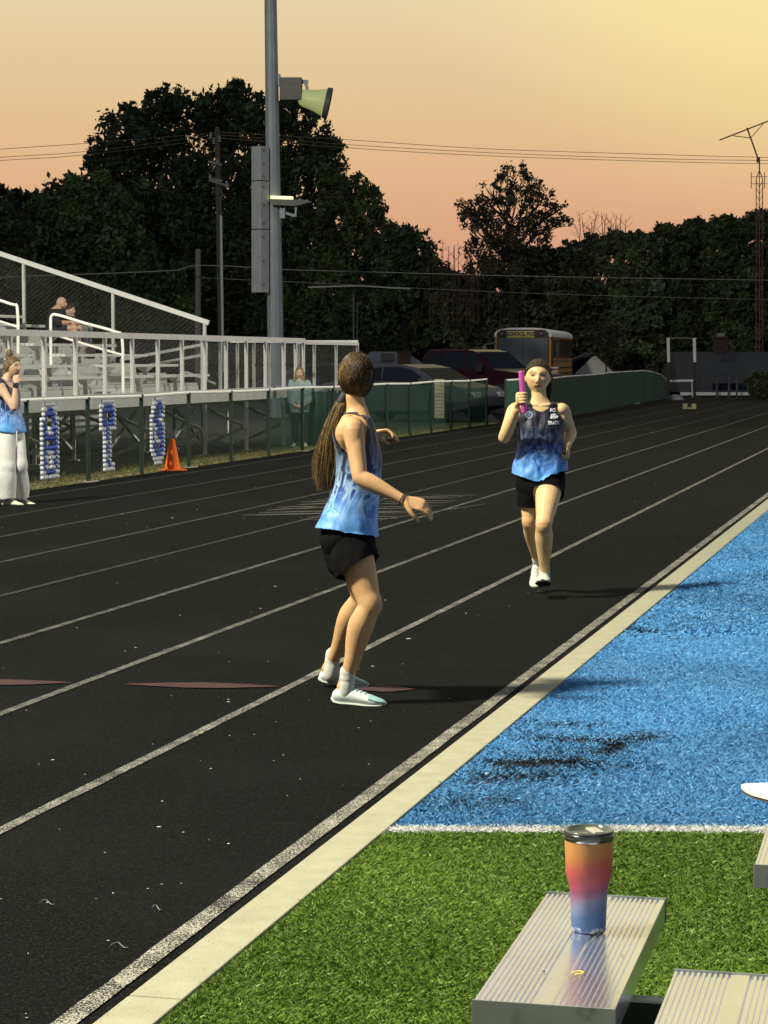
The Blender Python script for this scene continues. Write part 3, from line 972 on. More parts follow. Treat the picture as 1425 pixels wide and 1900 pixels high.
# second bench, mostly beyond the right edge
D0 = gnd(1400, 1605, ZS)
bench2 = empty('team_bench', Vector((D0.x + .2, D0.y + .3, 0)), 'pale aluminium bench whose square end just shows at the right edge', 'bench')
Dfl = D0; ridged_plank(bench2, Dfl, bdir, .85, BW)
for s in (.15, .7):
    mb = MB(); a = Dfl + bdir * s + brt * .13; a.z = 0; mb.bar(a, a + Vector((0, 0, ZS - .05)), .045); mb.build('leg', BLACKM, bench2, wpos=True)
# rounded end of a further bench top
C0 = gnd(1375, 1457, .46)
bench3 = empty('rounded_bench', Vector((C0.x + .3, C0.y, 0)), 'white topped bench with a rounded end over the blue turf at the right edge', 'bench')
poly = [gnd(x, y, .46) for x, y in ((1375, 1456), (1378, 1460), (1385, 1465), (1396, 1470), (1410, 1474), (1430, 1479), (1460, 1484), (1500, 1488), (1600, 1491), (1950, 1493), (1950, 1447), (1600, 1449), (1500, 1450), (1430, 1452), (1392, 1453), (1380, 1454))]
mb = MB(); mb.prism(poly, (0, 0, -.009), (0, 0, 0)); mb.build('seat_top', plain('bench_white', (.78, .76, .72), .5, 0, .04), bench3, wpos=True)
mb = MB(); mb.prism(poly, (.002, .002, -.017), (.002, .002, -.0095)); mb.build('seat_edge', plain('edge_brown', (.07, .05, .045), .8), bench3, wpos=True)
for x in (.22, .68):
    mb = MB(); mb.bar((C0.x + x, C0.y - .08, 0), (C0.x + x, C0.y - .08, .443), .04); mb.build('leg', BLACKM, bench3, wpos=True)

# tumbler
tb = gnd(1092, 1726, ZS + .001); tum = empty('tumbler', tb, 'sunset coloured steel tumbler standing on the bench plank', 'tumbler')
um = NT('tumbler_paint'); uc = um.coord()
sepn = um.new('ShaderNodeSeparateXYZ'); um.l(uc, sepn.inputs[0])
nn = um.noise(7, 3, .5, um.coord(scale=(1, 1, 3)))
ma = um.new('ShaderNodeMath', operation='MULTIPLY_ADD'); ma.inputs[1].default_value = .05; um.l(nn.outputs[0], ma.inputs[0]); um.l(sepn.outputs[2], ma.inputs[2])
mb_ = um.new('ShaderNodeMath', operation='MULTIPLY_ADD'); mb_.inputs[1].default_value = -.25; um.l(sepn.outputs[0], mb_.inputs[0]); um.l(ma.outputs[0], mb_.inputs[2])
mr = um.new('ShaderNodeMapRange'); mr.inputs['From Min'].default_value = .025; mr.inputs['From Max'].default_value = .215; um.l(mb_.outputs[0], mr.inputs['Value'])
tcu = um.ramp(mr.outputs[0], [(0, (.040, .11, .27)), (.18, (.075, .15, .31)), (.30, (.20, .23, .36)), (.34, (.28, .18, .27)), (.45, (.30, .09, .17)), (.58, (.48, .08, .11)), (.72, (.52, .12, .09)), (.84, (.56, .22, .07)), (1, (.58, .28, .09))])
ch_ = um.ramp(um.noise(60, 3, .7, uc).outputs[0], [(.50, (0, 0, 0)), (.56, (1, 1, 1))])
low = um.new('ShaderNodeMath', operation='LESS_THAN'); low.inputs[1].default_value = .011; um.l(sepn.outputs[2], low.inputs[0])
mm = um.new('ShaderNodeMath', operation='MULTIPLY'); um.l(ch_, mm.inputs[0]); um.l(low.outputs[0], mm.inputs[1])
um.set(Base_Color=um.mix(mm.outputs[0], tcu, (.45, .45, .42)), Roughness=.42)
um.bump(um.noise(500, 2, .6, uc).outputs[0], .25, .002)
mb = MB(); mb.lathe((0, 0, 0), [(.001, .0), (.030, 0), (.0335, .0015), (.0348, .005), (.0362, .05), (.0385, .088), (.0415, .100), (.0455, .112), (.0468, .122), (.0478, .15), (.0492, .186)], 64)
mb.build('body', um.m, tum, smooth=True)
STEEL = plain('brushed_steel', (.30, .30, .27), .22, .95, .05, 20)
mb = MB(); mb.lathe((0, 0, 0), [(.0492, .186), (.0498, .1862), (.0500, .199), (.0495, .2005), (.048, .2005), (.0465, .185)], 64); mb.build('rim', STEEL, tum, smooth=True)
LIDB = plain('lid_gasket', (.006, .006, .006), .35, 0, .1)
LIDC = plain('lid_plastic', (.10, .11, .09), .12, 0, .1, spec=.8)
mb = MB(); mb.lathe((0, 0, 0), [(.0478, .1995), (.0500, .2008), (.0502, .2035), (.0480, .2040)], 64); mb.build('gasket', LIDB, tum, smooth=True)
mb = MB(); mb.lathe((0, 0, 0), [(.0500, .2036), (.0498, .2060), (.0470, .2070), (.0440, .2055), (.0425, .1985), (.001, .1985)], 64); mb.build('lid', LIDC, tum, smooth=True)
mb = MB(); mb.box((.012, .006, .2015), (.022, .05, .006), rz=.3); mb.build('slider', plain('slider', (.42, .42, .34), .2), tum, bevel=.002)

# yellow scrap and specks on the plank
def on_plank(px, py): return gnd(px, py, ZS + .0015)
c = on_plank(1073, 1806); mb = MB()
pts = [c + Vector((-.011, .004, 0)), c + Vector((0, .006, .003)), c + Vector((.010, -.001, .002)), c + Vector((.003, -.006, .001)), c + Vector((-.006, -.004, 0))]
vs, fs = tube(pts, [(.0012, .0022)] * 5, 6, 4); mb.add(vs, fs)
o = mb.build('yellow_scrap', plain('yellow_scrap', (.85, .62, .05), .6), smooth=True); tag(o, 'small curled yellow scrap on the bench below the tumbler', 'scrap')
mb = MB()
for x, y, r in ((1009, 1803, .0028), (1155, 1774, .0018), (911, 1856, .0015), (1077, 1853, .0015), (1120, 1806, .0012), (1190, 1690, .0012)):
    c = on_plank(x, y); mb.lathe(c, [(r, 0), (r * .8, r * .5), (.0001, r * .7)], 7)
o = mb.build('crumb', plain('brown_crumb', (.10, .07, .035), .8)); tag(o, 'brown crumbs dotted over the bench plank', 'crumbs', kind='stuff')
# ------------------------------------------------------------------ light mast
MY = 60.0
mast = empty('light_mast', pix(510, 690, MY).xy.to_3d(), 'tall grey floodlight mast behind the end of the bleachers', 'light mast')
MAST = plain('mast_steel', (.20, .235, .26), .6, .3, .12, 3, .1, 40)
m0, m1 = pix(513, 700, MY), pix(502, 0, MY)
m0.z = 0
top = m0 + (m1 - m0) * 1.7
mb = MB(); vs, fs = tube([m0, (m0 + top) / 2, top], [.232, .175, .12], 12, 3, ref=(1, 0, 0)); mb.add(vs, fs); mb.build('pole', MAST, mast, wpos=True)
mb = MB(); mb.lathe(m0, [(.36, 0), (.36, .05), (.26, .06), (.26, .25)], 12); mb.build('base_flange', MAST, mast, wpos=True)
BOXM = plain('cabinet_grey', (.27, .29, .31), .6, .2, .1, 4)
c4 = math.radians(38)
for (ya, yb) in ((272, 335.5), (337, 425.5), (427, 543)):
    a, b = pix(483, ya, MY - .3), pix(483, yb, MY - .3)
    mb = MB(); mb.box(((a.x + b.x) / 2, MY - .3, (a.z + b.z) / 2), (.34, .34, a.z - b.z), rz=math.radians(49)); bx = mb.build('cabinet', BOXM, mast, wpos=True, bevel=.012)
    mb = MB()
    for f in (.12, .5, .88): 
        mb.box((a.x + .10, MY - .3 - .165, b.z + (a.z - b.z) * f), (.02, .02, .07), rz=math.radians(49))
    mb.build('latch', plain('latch', (.12, .12, .12), .5, .5), mast, wpos=True)
for y_ in (300, 380, 450, 520):
    a = pix(488, y_, MY - .2); mb = MB(); mb.bar(a, a + Vector((.3, .2, 0)), .06); mb.build('bracket', MAST, mast, wpos=True)
# floodlight fixture: ballast box and a flared reflector hood
mb = MB(); a = pix(540, 166, MY); mb.box(a, (.60, .42, .60)); mb.build('ballast_box', plain('ballast_grey', (.085, .088, .08), .6, .2), mast, wpos=True, bevel=.02)
mb = MB(); mb.bar(pix(518, 150, MY), pix(572, 152, MY), .10); mb.bar(pix(516, 138, MY), pix(520, 160, MY), .12); mb.build('crossarm', MAST, mast, wpos=True)
hm = NT('hood_painted_light'); hm.set(Base_Color=(.34, .38, .20), Roughness=.45, Emission_Color=(.55, .60, .22)); hm.b.inputs['Emission Strength'].default_value = .30  # tint and weak emission stand in for another lamp's light on the hood
HOODM = hm.m
ha, hb = pix(544, 182, MY), pix(602, 192, MY)
ax = (pix(603, 191, MY) - pix(545, 178, MY)).normalized(); L_ = .84
mb = MB(); mb.lathe(pix(547, 178, MY), [(.10, .10), (.19, .16), (.235, .26), (.255, .38), (.29, .56), (.345, .73), (.385, .84)], 30, axis=ax); mb.build('reflector_hood', HOODM, mast, wpos=True, smooth=True)
mb = MB(); mb.lathe(pix(547, 178, MY) + ax * .83, [(.385, 0), (.41, .0), (.43, .13), (.41, .13), (.375, .02)], 30, axis=ax); mb.build('visor', plain('visor', (.05, .05, .05), .6), mast, wpos=True, smooth=False)
mb = MB(); mb.bar(pix(566, 150, MY), pix(571, 168, MY), .09); mb.build('aiming_knuckle', MAST, mast, wpos=True)
# led bar on a bracket
em_ = NT('lit_bar'); em_.set(Base_Color=(.9, .9, .5), Emission_Color=(1.0, .95, .42)); em_.b.inputs['Emission Strength'].default_value = 1.3
mb = MB(); a, b = pix(502, 366, MY - .3), pix(544, 367.5, MY - .3); mb.bar(a, b, .16, .075); mb.build('light_bar', em_.m, mast, wpos=True, bevel=.01)
mb = MB(); mb.prism([pix(500, 371, MY - .2), pix(560, 371, MY - .2), pix(580, 375, MY - .2), pix(548, 383, MY - .2), pix(505, 381, MY - .2)], (0, -.2, 0), (0, .2, 0)); mb.build('shade_plate', plain('shade_plate', (.06, .065, .06), .5, .3), mast, wpos=True)
mb = MB(); mb.bar(pix(519, 392, MY - .25), pix(548, 401, MY - .25), .07); mb.bar(pix(548, 402, MY - .25), pix(549, 384, MY - .25), .05)
mb.box(pix(524, 396, MY - .3), (.14, .14, .26)); mb.build('bar_arm', MAST, mast, wpos=True)

# the mast that carries the floodlight bank: stands out of view at the left
lm2 = empty('light_mast', (LAMP2.x + .5, LAMP2.y, 0), 'unseen mast added for the bleacher lamp, outside the picture across the field', 'light mast')  # unseen pole added to go with the bleacher lamp
mb = MB(); vs, fs = tube([(0, 0, 0), (0, 0, 12), (0, 0, 24)], [.24, .18, .13], 12, 2); mb.add(vs, fs); mb.build('pole', MAST, lm2)
lm = empty('light_mast', (LAMP.x - .6, LAMP.y - 1.6, 0), 'second floodlight mast, outside the picture at the left', 'light mast')
mb = MB(); vs, fs = tube([(0, 0, 0), (0, 0, 11), (0, 0, 22)], [.24, .18, .13], 12, 2); mb.add(vs, fs); mb.build('pole', MAST, lm)
mb = MB(); mb.bar((-1.6, 0, 21.3), (1.6, 0, 21.3), .12); mb.build('crossarm', MAST, lm)

# ------------------------------------------------------------------ utility poles and wires
UY = 88.0
up = empty('utility_pole', pix(412, 690, UY).xy.to_3d(), 'dark wooden utility pole with crossarms left of the mast', 'utility pole')
mb = MB(); a, b = pix(412, 690, UY), pix(403, 240, UY); a.z = 0
vs, fs = tube([a, b], [.13, .10], 10, 3, ref=(1, 0, 0)); mb.add(vs, fs); mb.build('pole', WOOD, up, wpos=True)
for (x0, y0, x1, y1) in ((388, 300, 411, 306), (388, 334, 425, 346), (390, 332, 412, 336)):
    mb = MB(); mb.bar(pix(x0, y0, UY - .15), pix(x1, y1, UY - .15), .10, .09); mb.build('crossarm', plain('arm_wood', (.16, .155, .14), .9), up, wpos=True)
for x, y in ((391, 252), (397, 262), (390, 330), (407, 258), (421, 343), (404, 300)):
    mb = MB(); mb.lathe(pix(x, y, UY - .2), [(.02, -.12), (.06, -.1), (.03, -.03), (.07, .0), (.03, .06), (.06, .1), (.01, .14)], 8); mb.build('insulator', plain('insulator', (.20, .20, .19), .4), up, wpos=True)
mb = MB(); vs, fs = tube([pix(409, 350, UY - .2), pix(413, 362, UY - .2), pix(409, 372, UY - .2), pix(410, 400, UY - .2)], [.03] * 4, 6, 4); mb.add(vs, fs); mb.build('drop_cable', BLACKM, up, wpos=True)
mb = MB(); mb.bar(pix(410, 400, UY - .3), pix(414, 690, UY - .3), .09); mb.build('conduit', plain('conduit', (.30, .36, .37), .6, 0), up, wpos=True)
sp = empty('utility_pole', pix(367, 680, 72).xy.to_3d(), 'short bare wooden pole left of the taller utility pole', 'utility pole')
mb = MB(); a, b = pix(367, 690, 72), pix(367.5, 466, 72); a.z = 0; vs, fs = tube([a, b], [.105, .085], 10, 3, ref=(1, 0, 0)); mb.add(vs, fs); mb.build('pole', plain('pale_wood', (.085, .085, .09), .9), sp, wpos=True)
mb = MB(); mb.lathe(pix(367.5, 514, 72), [(.1, -.03), (.11, -.03), (.11, .03), (.1, .03)], 10); mb.build('band', BLACKM, sp, wpos=True)
WIREM = plain('line_wire', (.06, .05, .045), .6)
WIREL = plain('line_wire_pale', (.16, .16, .15), .5)
def wire(pts, Y, r, label, mat=WIREM, Y1=None):
    n = len(pts)
    P = [pix(x, y, Y if Y1 is None else Y + (Y1 - Y) * i / (n - 1)) for i, (x, y) in enumerate(pts)]
    mb = MB(); vs, fs = tube(P, [r] * n, 5, 6); mb.add(vs, fs)
    o = mb.build('power_line', mat, smooth=True); tag(o, label, 'wire', 'overhead wires')
wire([(-900, 304), (-300, 300), (0, 277), (160, 266), (398, 247)], UY, .011, 'upper overhead wire left of the utility pole')
wire([(-900, 320), (-300, 314), (0, 292), (160, 281), (392, 252)], UY, .011, 'middle overhead wire left of the utility pole')
wire([(-900, 326), (-300, 320), (0, 298), (150, 288), (400, 258)], UY, .011, 'lowest of the overhead wires left of the utility pole')
wire([(403, 245), (640, 259), (900, 276), (1200, 286), (1425, 292), (1800, 297)], UY, .011, 'upper overhead wire crossing the sunset sky', plain('wire_sky', (.13, .09, .05), .7))
wire([(405, 250), (640, 268), (900, 283), (1200, 294), (1425, 298), (1800, 302)], UY, .011, 'middle overhead wire crossing the sunset sky', MATS['wire_sky'])
wire([(407, 256), (640, 274), (900, 289), (1200, 299), (1425, 304), (1800, 308)], UY, .011, 'lowest overhead wire crossing the sunset sky', MATS['wire_sky'])
wire([(-60, 518), (60, 512), (180, 508), (300, 503), (330, 501), (361, 493), (430, 494), (520, 500), (700, 505), (1000, 513), (1425, 520)], 70, .012, 'low cable running across the dark trees', WIREL)
wire([(367, 515), (560, 524), (840, 538), (1100, 548), (1425, 556)], 74, .007, 'faint lower cable under the first across the trees', WIREL)
o = None
mb = MB(); mb.bar(pix(572, 533, 78), pix(668, 530, 78), .07, .05); mb.bar(pix(668, 530, 78), pix(762, 536, 78), .07, .05)
o = mb.build('hanging_branch', plain('pale_bar', (.22, .22, .21), .7)); tag(o, 'pale horizontal bar seen against the dark trees', 'bar')
aer = empty('aerial', pix(656, 690, 79).xy.to_3d(), 'thin dark aerial pole below the pale bar among the trees', 'pole')
mb = MB(); mb.bar(pix(656, 540, 79), pix(656, 690, 79), .05); mb.bar(pix(663, 560, 79), pix(663, 690, 79), .03); mb.build('pole', plain('thin_pole', (.05, .05, .05), .7), aer, wpos=True)

# ------------------------------------------------------------------ aerial tower at the right
RED = plain('tower_paint', (.11, .05, .035), .6, 0, .2)
TY = 100.0
tw = empty('aerial_tower', pix(1409, 690, TY).xy.to_3d(), 'thin red lattice aerial tower with a tilted antenna above the right trees', 'tower')
mb = MB()
for dx in (-6, 0, 6):
    x = 1409 + dx
    mb.rod([pix(x, 690, TY + abs(dx) * .03), pix(x, 332, TY + abs(dx) * .03), pix(1409, 316, TY)], .020, 6)
for i in range(26):
    y0, y1 = 335 + i * 13, 335 + (i + 1) * 13
    mb.bar(pix(1403, y0, TY), pix(1409, y1, TY), .016); mb.bar(pix(1415, y0, TY), pix(1409, y1, TY), .016)
mb.build('lattice', RED, tw, wpos=True)
mb = MB(); mb.bar(pix(1409, 318, TY), pix(1409, 300, TY), .05); mb.box(pix(1407, 297, TY), (.14, .14, .22)); mb.bar(pix(1406, 293, TY), pix(1386, 237, TY), .06); mb.build('mast', RED, tw, wpos=True)
mb = MB(); mb.bar(pix(1335, 260, TY), pix(1440, 219, TY), .06); mb.bar(pix(1360, 252, TY), pix(1393, 256, TY), .035); mb.bar(pix(1393, 256, TY), pix(1416, 230, TY), .035); mb.build('antenna', plain('antenna', (.26, .16, .07), .6, .3), tw, wpos=True)
mb = MB()
for x in (1394, 1418.5): mb.bar(pix(x, 320, TY), pix(x, 350, TY), .03)
mb.bar(pix(1394, 328, TY), pix(1424, 328, TY), .025); mb.bar(pix(1394, 341, TY), pix(1424, 341, TY), .025)
mb.build('small_antenna', RED, tw, wpos=True)

# ------------------------------------------------------------------ trees
BARK = plain('bark', (.020, .017, .014), .95, 0, .3, 4, .6, 20)
LEAF = attr_mat('leaf', .75, .12)
def tree(name, label, tx, Y, lobes, n, size, colr=(.040, .058, .028), sparse=1.0, group=None, limb=.10, dark=.5, ytop=None, trunk_r=.35, twigs=0):
    base = pix(tx, 690, Y); base.z = -.3
    root = empty(name, base, label, 'tree', group)
    px = Y / F_PX
    C = []; R = []
    for (x, y, r) in lobes:
        c = pix(x, y, Y + random.uniform(-.35, .35) * r * px); C.append(c); R.append(r * px)
    # trunk and limbs
    mb = MB()
    zc = min(c.z for c in C)
    fork = Vector((base.x, Y, max(1.5, zc - .5 * R[0])))
    vs, fs = tube([base, (base + fork) / 2 + Vector((.1, 0, 0)), fork], [trunk_r, trunk_r * .8, trunk_r * .65], 9, 3); mb.add(vs, fs)
    mb.build('trunk', BARK, root, wpos=True, smooth=True)
    mb = MB()
    for c, r in zip(C, R):
        m = fork.lerp(c, .5) + Vector((random.uniform(-.4, .4), random.uniform(-.4, .4), .3))
        vs, fs = tube([fork, m, c, c + Vector((random.uniform(-.4, .4), 0, .7)) * r], [trunk_r * .5, trunk_r * .32, trunk_r * .16, .02], 6, 3); mb.add(vs, fs)
        for k in range(6 + twigs):
            d = Vector((random.gauss(0, 1), random.gauss(0, .8), random.gauss(.3, .8))).normalized()
            s = m.lerp(c, random.random()); e = c + d * r * random.uniform(.6, 1.0)
            vs, fs = tube([s, (s + e) / 2 + Vector((0, 0, -.05 * r)), e], [limb * .6, limb * .4, .015], 4, 2); mb.add(vs, fs)
    mb.build('limb', BARK, root, wpos=True)
    W = np.array([r * r for r in R]); W = W / W.sum()
    P, Cc = [], []
    cnt = rng.multinomial(int(n * 1.45), W)
    for c, r, k in zip(C, R, cnt):
        nc = max(12, int(48 * sparse))
        u = rng.normal(0, 1, (nc, 3)); u /= np.linalg.norm(u, axis=1)[:, None]
        rad = r * rng.uniform(.25, 1.0, nc) ** .55
        cl = np.array(c) + u * rad[:, None] * (1, .8, .95)
        cr = r * rng.uniform(.10, .24, nc)
        idx = rng.integers(0, nc, k)
        off = rng.normal(0, .64, (k, 3)) * cr[idx][:, None]
        p = cl[idx] + off
        P.append(p)
        # each clump has a tone of its own
        tone = rng.uniform(.55, 1.5, nc)[idx]
        Cc.append(tone)
    P = np.vstack(P); size = size * .78; tone = np.concatenate(Cc); n = len(P)
    a = rng.normal(0, 1, (n, 3)); a /= np.linalg.norm(a, axis=1)[:, None]
    b = rng.normal(0, 1, (n, 3)); b -= a * (a * b).sum(1)[:, None]; b /= np.linalg.norm(b, axis=1)[:, None]
    s = size * rng.uniform(.5, 1.25, n)[:, None]
    V = np.stack([P - a * s, P + b * s * .5, P + a * s, P - b * s * .5], 1)
    col = np.array(colr) * 1.3 * (tone * rng.uniform(.7, 1.3, n))[:, None]
    me = np_mesh('crown', V.reshape(-1, 3), np.arange(4 * n).reshape(-1, 4), col=np.repeat(col, 4, 0))
    link('crown', me, LEAF, root, wpos=True)
    return root
G = 'dark trees standing beyond the field'
tree('broadleaf_tree', 'tallest dark tree on the left, with ragged top behind the utility pole', 330, 140,
     [(345, 225, 62), (405, 205, 50), (295, 200, 40), (240, 255, 62), (195, 290, 42), (440, 210, 48), (300, 330, 100), (420, 320, 105), (260, 420, 100), (390, 450, 120), (350, 560, 120), (180, 300, 25), (236, 208, 20)], 26000, .30, group=G)
tree('broadleaf_tree', 'tall dark tree directly behind the grey mast with gaps of sky', 520, 136,
     [(480, 215, 45), (545, 215, 48), (590, 262, 42), (505, 300, 70), (600, 280, 35), (570, 350, 75), (480, 420, 90), (560, 480, 100), (530, 590, 100), (440, 168, 22)], 20000, .28, group=G)
tree('broadleaf_tree', 'leafy tree right of the mast with sunset glinting through its crown', 640, 130,
     [(640, 350, 45), (670, 385, 45), (620, 410, 60), (690, 440, 45), (610, 335, 30), (640, 500, 80), (600, 590, 90)], 11500, .24, (.055, .075, .030), sparse=.8, group=G)
tree('broadleaf_tree', 'rounded dark tree at the foot of the long slope of crowns', 750, 126,
     [(745, 440, 34), (770, 470, 42), (715, 470, 40), (800, 515, 38), (740, 540, 72), (800, 580, 60), (700, 600, 80)], 14000, .25, group=G)
tree('broadleaf_tree', 'broad dark green tree at the left above the bleachers', 160, 122,
     [(180, 370, 48), (130, 375, 52), (90, 400, 45), (215, 385, 44), (60, 430, 44), (150, 460, 95), (240, 480, 70), (90, 520, 90), (210, 560, 95), (300, 560, 70)], 22000, .27, (.045, .072, .028), group=G)
tree('broadleaf_tree', 'dark tree at the left edge with a spiky top', 5, 118,
     [(10, 420, 38), (-30, 430, 60), (45, 450, 34), (58, 385, 16), (0, 520, 90), (-80, 480, 90), (12, 385, 12)], 11000, .25, group=G)
tree('slender_tree', 'open feathery tree standing alone against the orange sky', 947, 112,
     [(947, 340, 42), (915, 365, 32), (985, 345, 28), (1005, 375, 30), (880, 400, 34), (1030, 395, 24), (950, 410, 55), (900, 440, 45), (1000, 425, 36), (865, 385, 22), (1050, 410, 14), (940, 470, 60)], 5600, .14, (.055, .052, .032), sparse=.55, trunk_r=.16, limb=.06, twigs=8, group=G)
tree('broadleaf_tree', 'low grey green tree below the feathery one', 960, 120,
     [(900, 520, 45), (960, 505, 50), (1020, 500, 48), (1075, 490, 42), (860, 560, 50), (1000, 580, 75), (900, 620, 70)], 17000, .23, (.070, .076, .050), group=G)
tree('broadleaf_tree', 'olive tree with a domed top between the feathery tree and the hedge', 1100, 118,
     [(1060, 475, 30), (1100, 465, 32), (1140, 455, 26), (1110, 520, 60), (1060, 560, 60), (1120, 620, 65)], 11000, .22, (.062, .076, .040), group=G)
for i, (cx, top_, lab) in enumerate(((1185, 425, 'dense dark evergreen nearest the sparse shrubs'), (1245, 412, 'dense dark evergreen second from the left of the right hand row'),
                               (1300, 402, 'tallest dark evergreen in the middle of the right hand row'), (1352, 396, 'dense evergreen left of the aerial tower'), (1412, 384, 'loose topped tree around the foot of the aerial tower'))):
    tree('evergreen_tree', lab, cx, 108 + 2 * (i % 3),
         [(cx - 12, top_ + 32, 28), (cx + 20, top_ + 34, 26), (cx, top_ + 18, 16), (cx - 4, top_ + 75, 44), (cx + 6, top_ + 130, 52), (cx - 5, top_ + 190, 56), (cx + 4, top_ + 240, 50)], 13000, .20,
         (.042, .058, .026) if i not in (0, 4) else (.055, .072, .036), group=G)
# bare shrubs with thin stems
def bare(name, label, Y, xs, y0, y1):
    root = empty(name, pix(sum(xs) / len(xs), 690, Y).xy.to_3d(), label, 'shrub')
    mb = MB()
    for x in xs:
        yt = y1 + random.uniform(-6, 16); a = pix(x + random.uniform(-4, 4), y0, Y); b = pix(x + random.uniform(-8, 8), yt, Y)
        vs, fs = tube([a, (a + b) / 2 + Vector((random.uniform(-.1, .1), 0, 0)), b], [.035, .022, .010], 4, 2); mb.add(vs, fs)
        for k in range(9):
            s = a.lerp(b, random.uniform(.2, .9)); e = s + Vector((random.uniform(-.55, .55), random.uniform(-.3, .3), random.uniform(.2, .8)))
            vs, fs = tube([s, (s + e) / 2 + Vector((0, 0, -.04)), e], [.014, .011, .006], 3, 2); mb.add(vs, fs)
    mb.build('stem', plain('twig', (.07, .040, .028), .9), root, wpos=True)
bare('bare_shrub', 'leafless twiggy shrub right of the feathery tree against the sky', 125, [1075 + 9 * k for k in range(10)], 460, 395)
bare('bare_shrub', 'leafless twiggy shrub left of the feathery tree', 116, [800 + 8 * k for k in range(12)], 600, 445)
# far-off wood that closes the horizon
def wood():
    N = 64000
    X = rng.uniform(-48, 62, N); 
    topz = 7.2 + 1.3 * np.sin(X * .21) + .9 * np.sin(X * .63 + 1) + np.where(X < -4, 5.5, 0) - np.where((X > 5) & (X < 9.5), 2.2, 0)
    Z = -2 + (topz + 2) * rng.uniform(0, 1, N) ** .75
    Yy = 158 + rng.uniform(-7, 7, N)
    P = np.stack([X, Yy, Z], 1)
    a = rng.normal(0, 1, (N, 3)); a /= np.linalg.norm(a, axis=1)[:, None]
    b = rng.normal(0, 1, (N, 3)); b -= a * (a * b).sum(1)[:, None]; b /= np.linalg.norm(b, axis=1)[:, None]
    s = .46 * rng.uniform(.5, 1.3, N)[:, None]
    V = np.stack([P - a * s, P + b * s * .6, P + a * s, P - b * s * .6], 1)
    cl = (.8 + .5 * np.sin(X * 1.3 + np.sin(Z * 1.7)) * np.cos(Z * 1.1 + X * .4))
    col = np.array((.036, .044, .026)) * (cl * rng.uniform(.5, 1.4, N))[:, None]
    o = link('far_wood', np_mesh('far_wood', V.reshape(-1, 3), np.arange(4 * N).reshape(-1, 4), col=np.repeat(col, 4, 0)), LEAF)
    tag(o, 'dark far-off wood filling in below the tree tops', 'wood', kind='stuff')
wood()
hm_ = MB(); hv = []
for i in range(61):
    x = -140 + i * 5.0; zr_ = 5.9 + .9 * math.sin(i * .9) + .6 * math.sin(i * 2.3) + (2.6 if x < -6 else 0)
    hv += [(x, 172 + 3 * math.sin(i), -1), (x, 180, zr_), (x, 230, zr_ * .6)]
hm_.add(hv, [(3 * i, 3 * i + 3, 3 * i + 4, 3 * i + 1) for i in range(60)] + [(3 * i + 1, 3 * i + 4, 3 * i + 5, 3 * i + 2) for i in range(60)])
hm_.build('hill', plain('wooded_hill', (.018, .022, .013), .95, 0, .4, .4, .8, 2))['kind'] = 'structure'
def bush(name, label, x, y, r, Y, n, size, colr):
    root = empty(name, pix(x, 690, Y).xy.to_3d(), label, 'bush')
    px = Y / F_PX; c = np.array(pix(x, y, Y))
    u = rng.normal(0, 1, (n, 3)); u /= np.linalg.norm(u, axis=1)[:, None]
    P = c + u * (r * px) * (rng.uniform(.3, 1, n) ** .5)[:, None] * (1 + .15 * np.sin(u[:, :1] * 7 + u[:, 2:] * 5)) * np.array((1, .8, .95))
    a = rng.normal(0, 1, (n, 3)); a /= np.linalg.norm(a, axis=1)[:, None]
    b = rng.normal(0, 1, (n, 3)); b -= a * (a * b).sum(1)[:, None]; b /= np.linalg.norm(b, axis=1)[:, None]
    s = size * rng.uniform(.5, 1.3, n)[:, None]
    V = np.stack([P - a * s, P + b * s * .5, P + a * s, P - b * s * .5], 1)
    col = np.array(colr) * rng.uniform(.5, 1.5, n)[:, None]
    link('crown', np_mesh('crown', V.reshape(-1, 3), np.arange(4 * n).reshape(-1, 4), col=np.repeat(col, 4, 0)), LEAF, root, wpos=True)
    mb = MB(); q = Vector(c); g = Vector((q.x, q.y, -.05))
    for k in range(4):
        vs, fs = tube([g, g.lerp(q, .6), q + Vector((random.uniform(-.3, .3), 0, .2))], [.04, .03, .01], 5, 2); mb.add(vs, fs)
    mb.build('stem', BARK, root, wpos=True)
bush('round_bush', 'small grey green bush at the right edge in front of the dark roofed house', 1412, 716, 30, 86, 2600, .08, (.055, .070, .035))
bush('shrub', 'leafy shrub showing dimly behind the left parked car', 625, 650, 34, 96, 2600, .10, (.020, .030, .014))
bush('shrub', 'pale leafy shrub in front of the right hand trees', 1125, 625, 26, 100, 1800, .10, (.050, .046, .034))
bush('shrub', 'dim rounded shrub among the trees above the grey roof', 690, 655, 36, 112, 2200, .12, (.022, .030, .016))

# ------------------------------------------------------------------ houses
def shingle(name, col):
    x = NT(name); w = x.noise(1.1, 5, .6, x.coord()); b = x.new('ShaderNodeTexBrick'); b.inputs['Scale'].default_value = 5
    b.inputs['Color1'].default_value = (.8, .8, .8, 1); b.inputs['Color2'].default_value = (1.1, 1.1, 1.1, 1); b.inputs['Mortar'].default_value = (.6, .6, .6, 1)
    x.l(x.coord(), b.inputs['Vector'])
    c = x.ramp(w.outputs[0], [(.3, tuple(q * .8 for q in col)), (.7, tuple(q * 1.15 for q in col))])
    x.set(Base_Color=x.mix(1.0, c, b.outputs[0], 'MULTIPLY'), Roughness=.9); return x.m
ROOF1 = shingle('grey_shingle', (.12, .125, .15)); ROOF2 = shingle('dark_shingle', (.040, .038, .040))
BRK = plain('chimney_brick', (.040, .022, .018), .9, 0, .3, 8)
HWALL = plain('house_wall', (.30, .31, .33), .8, 0, .08)
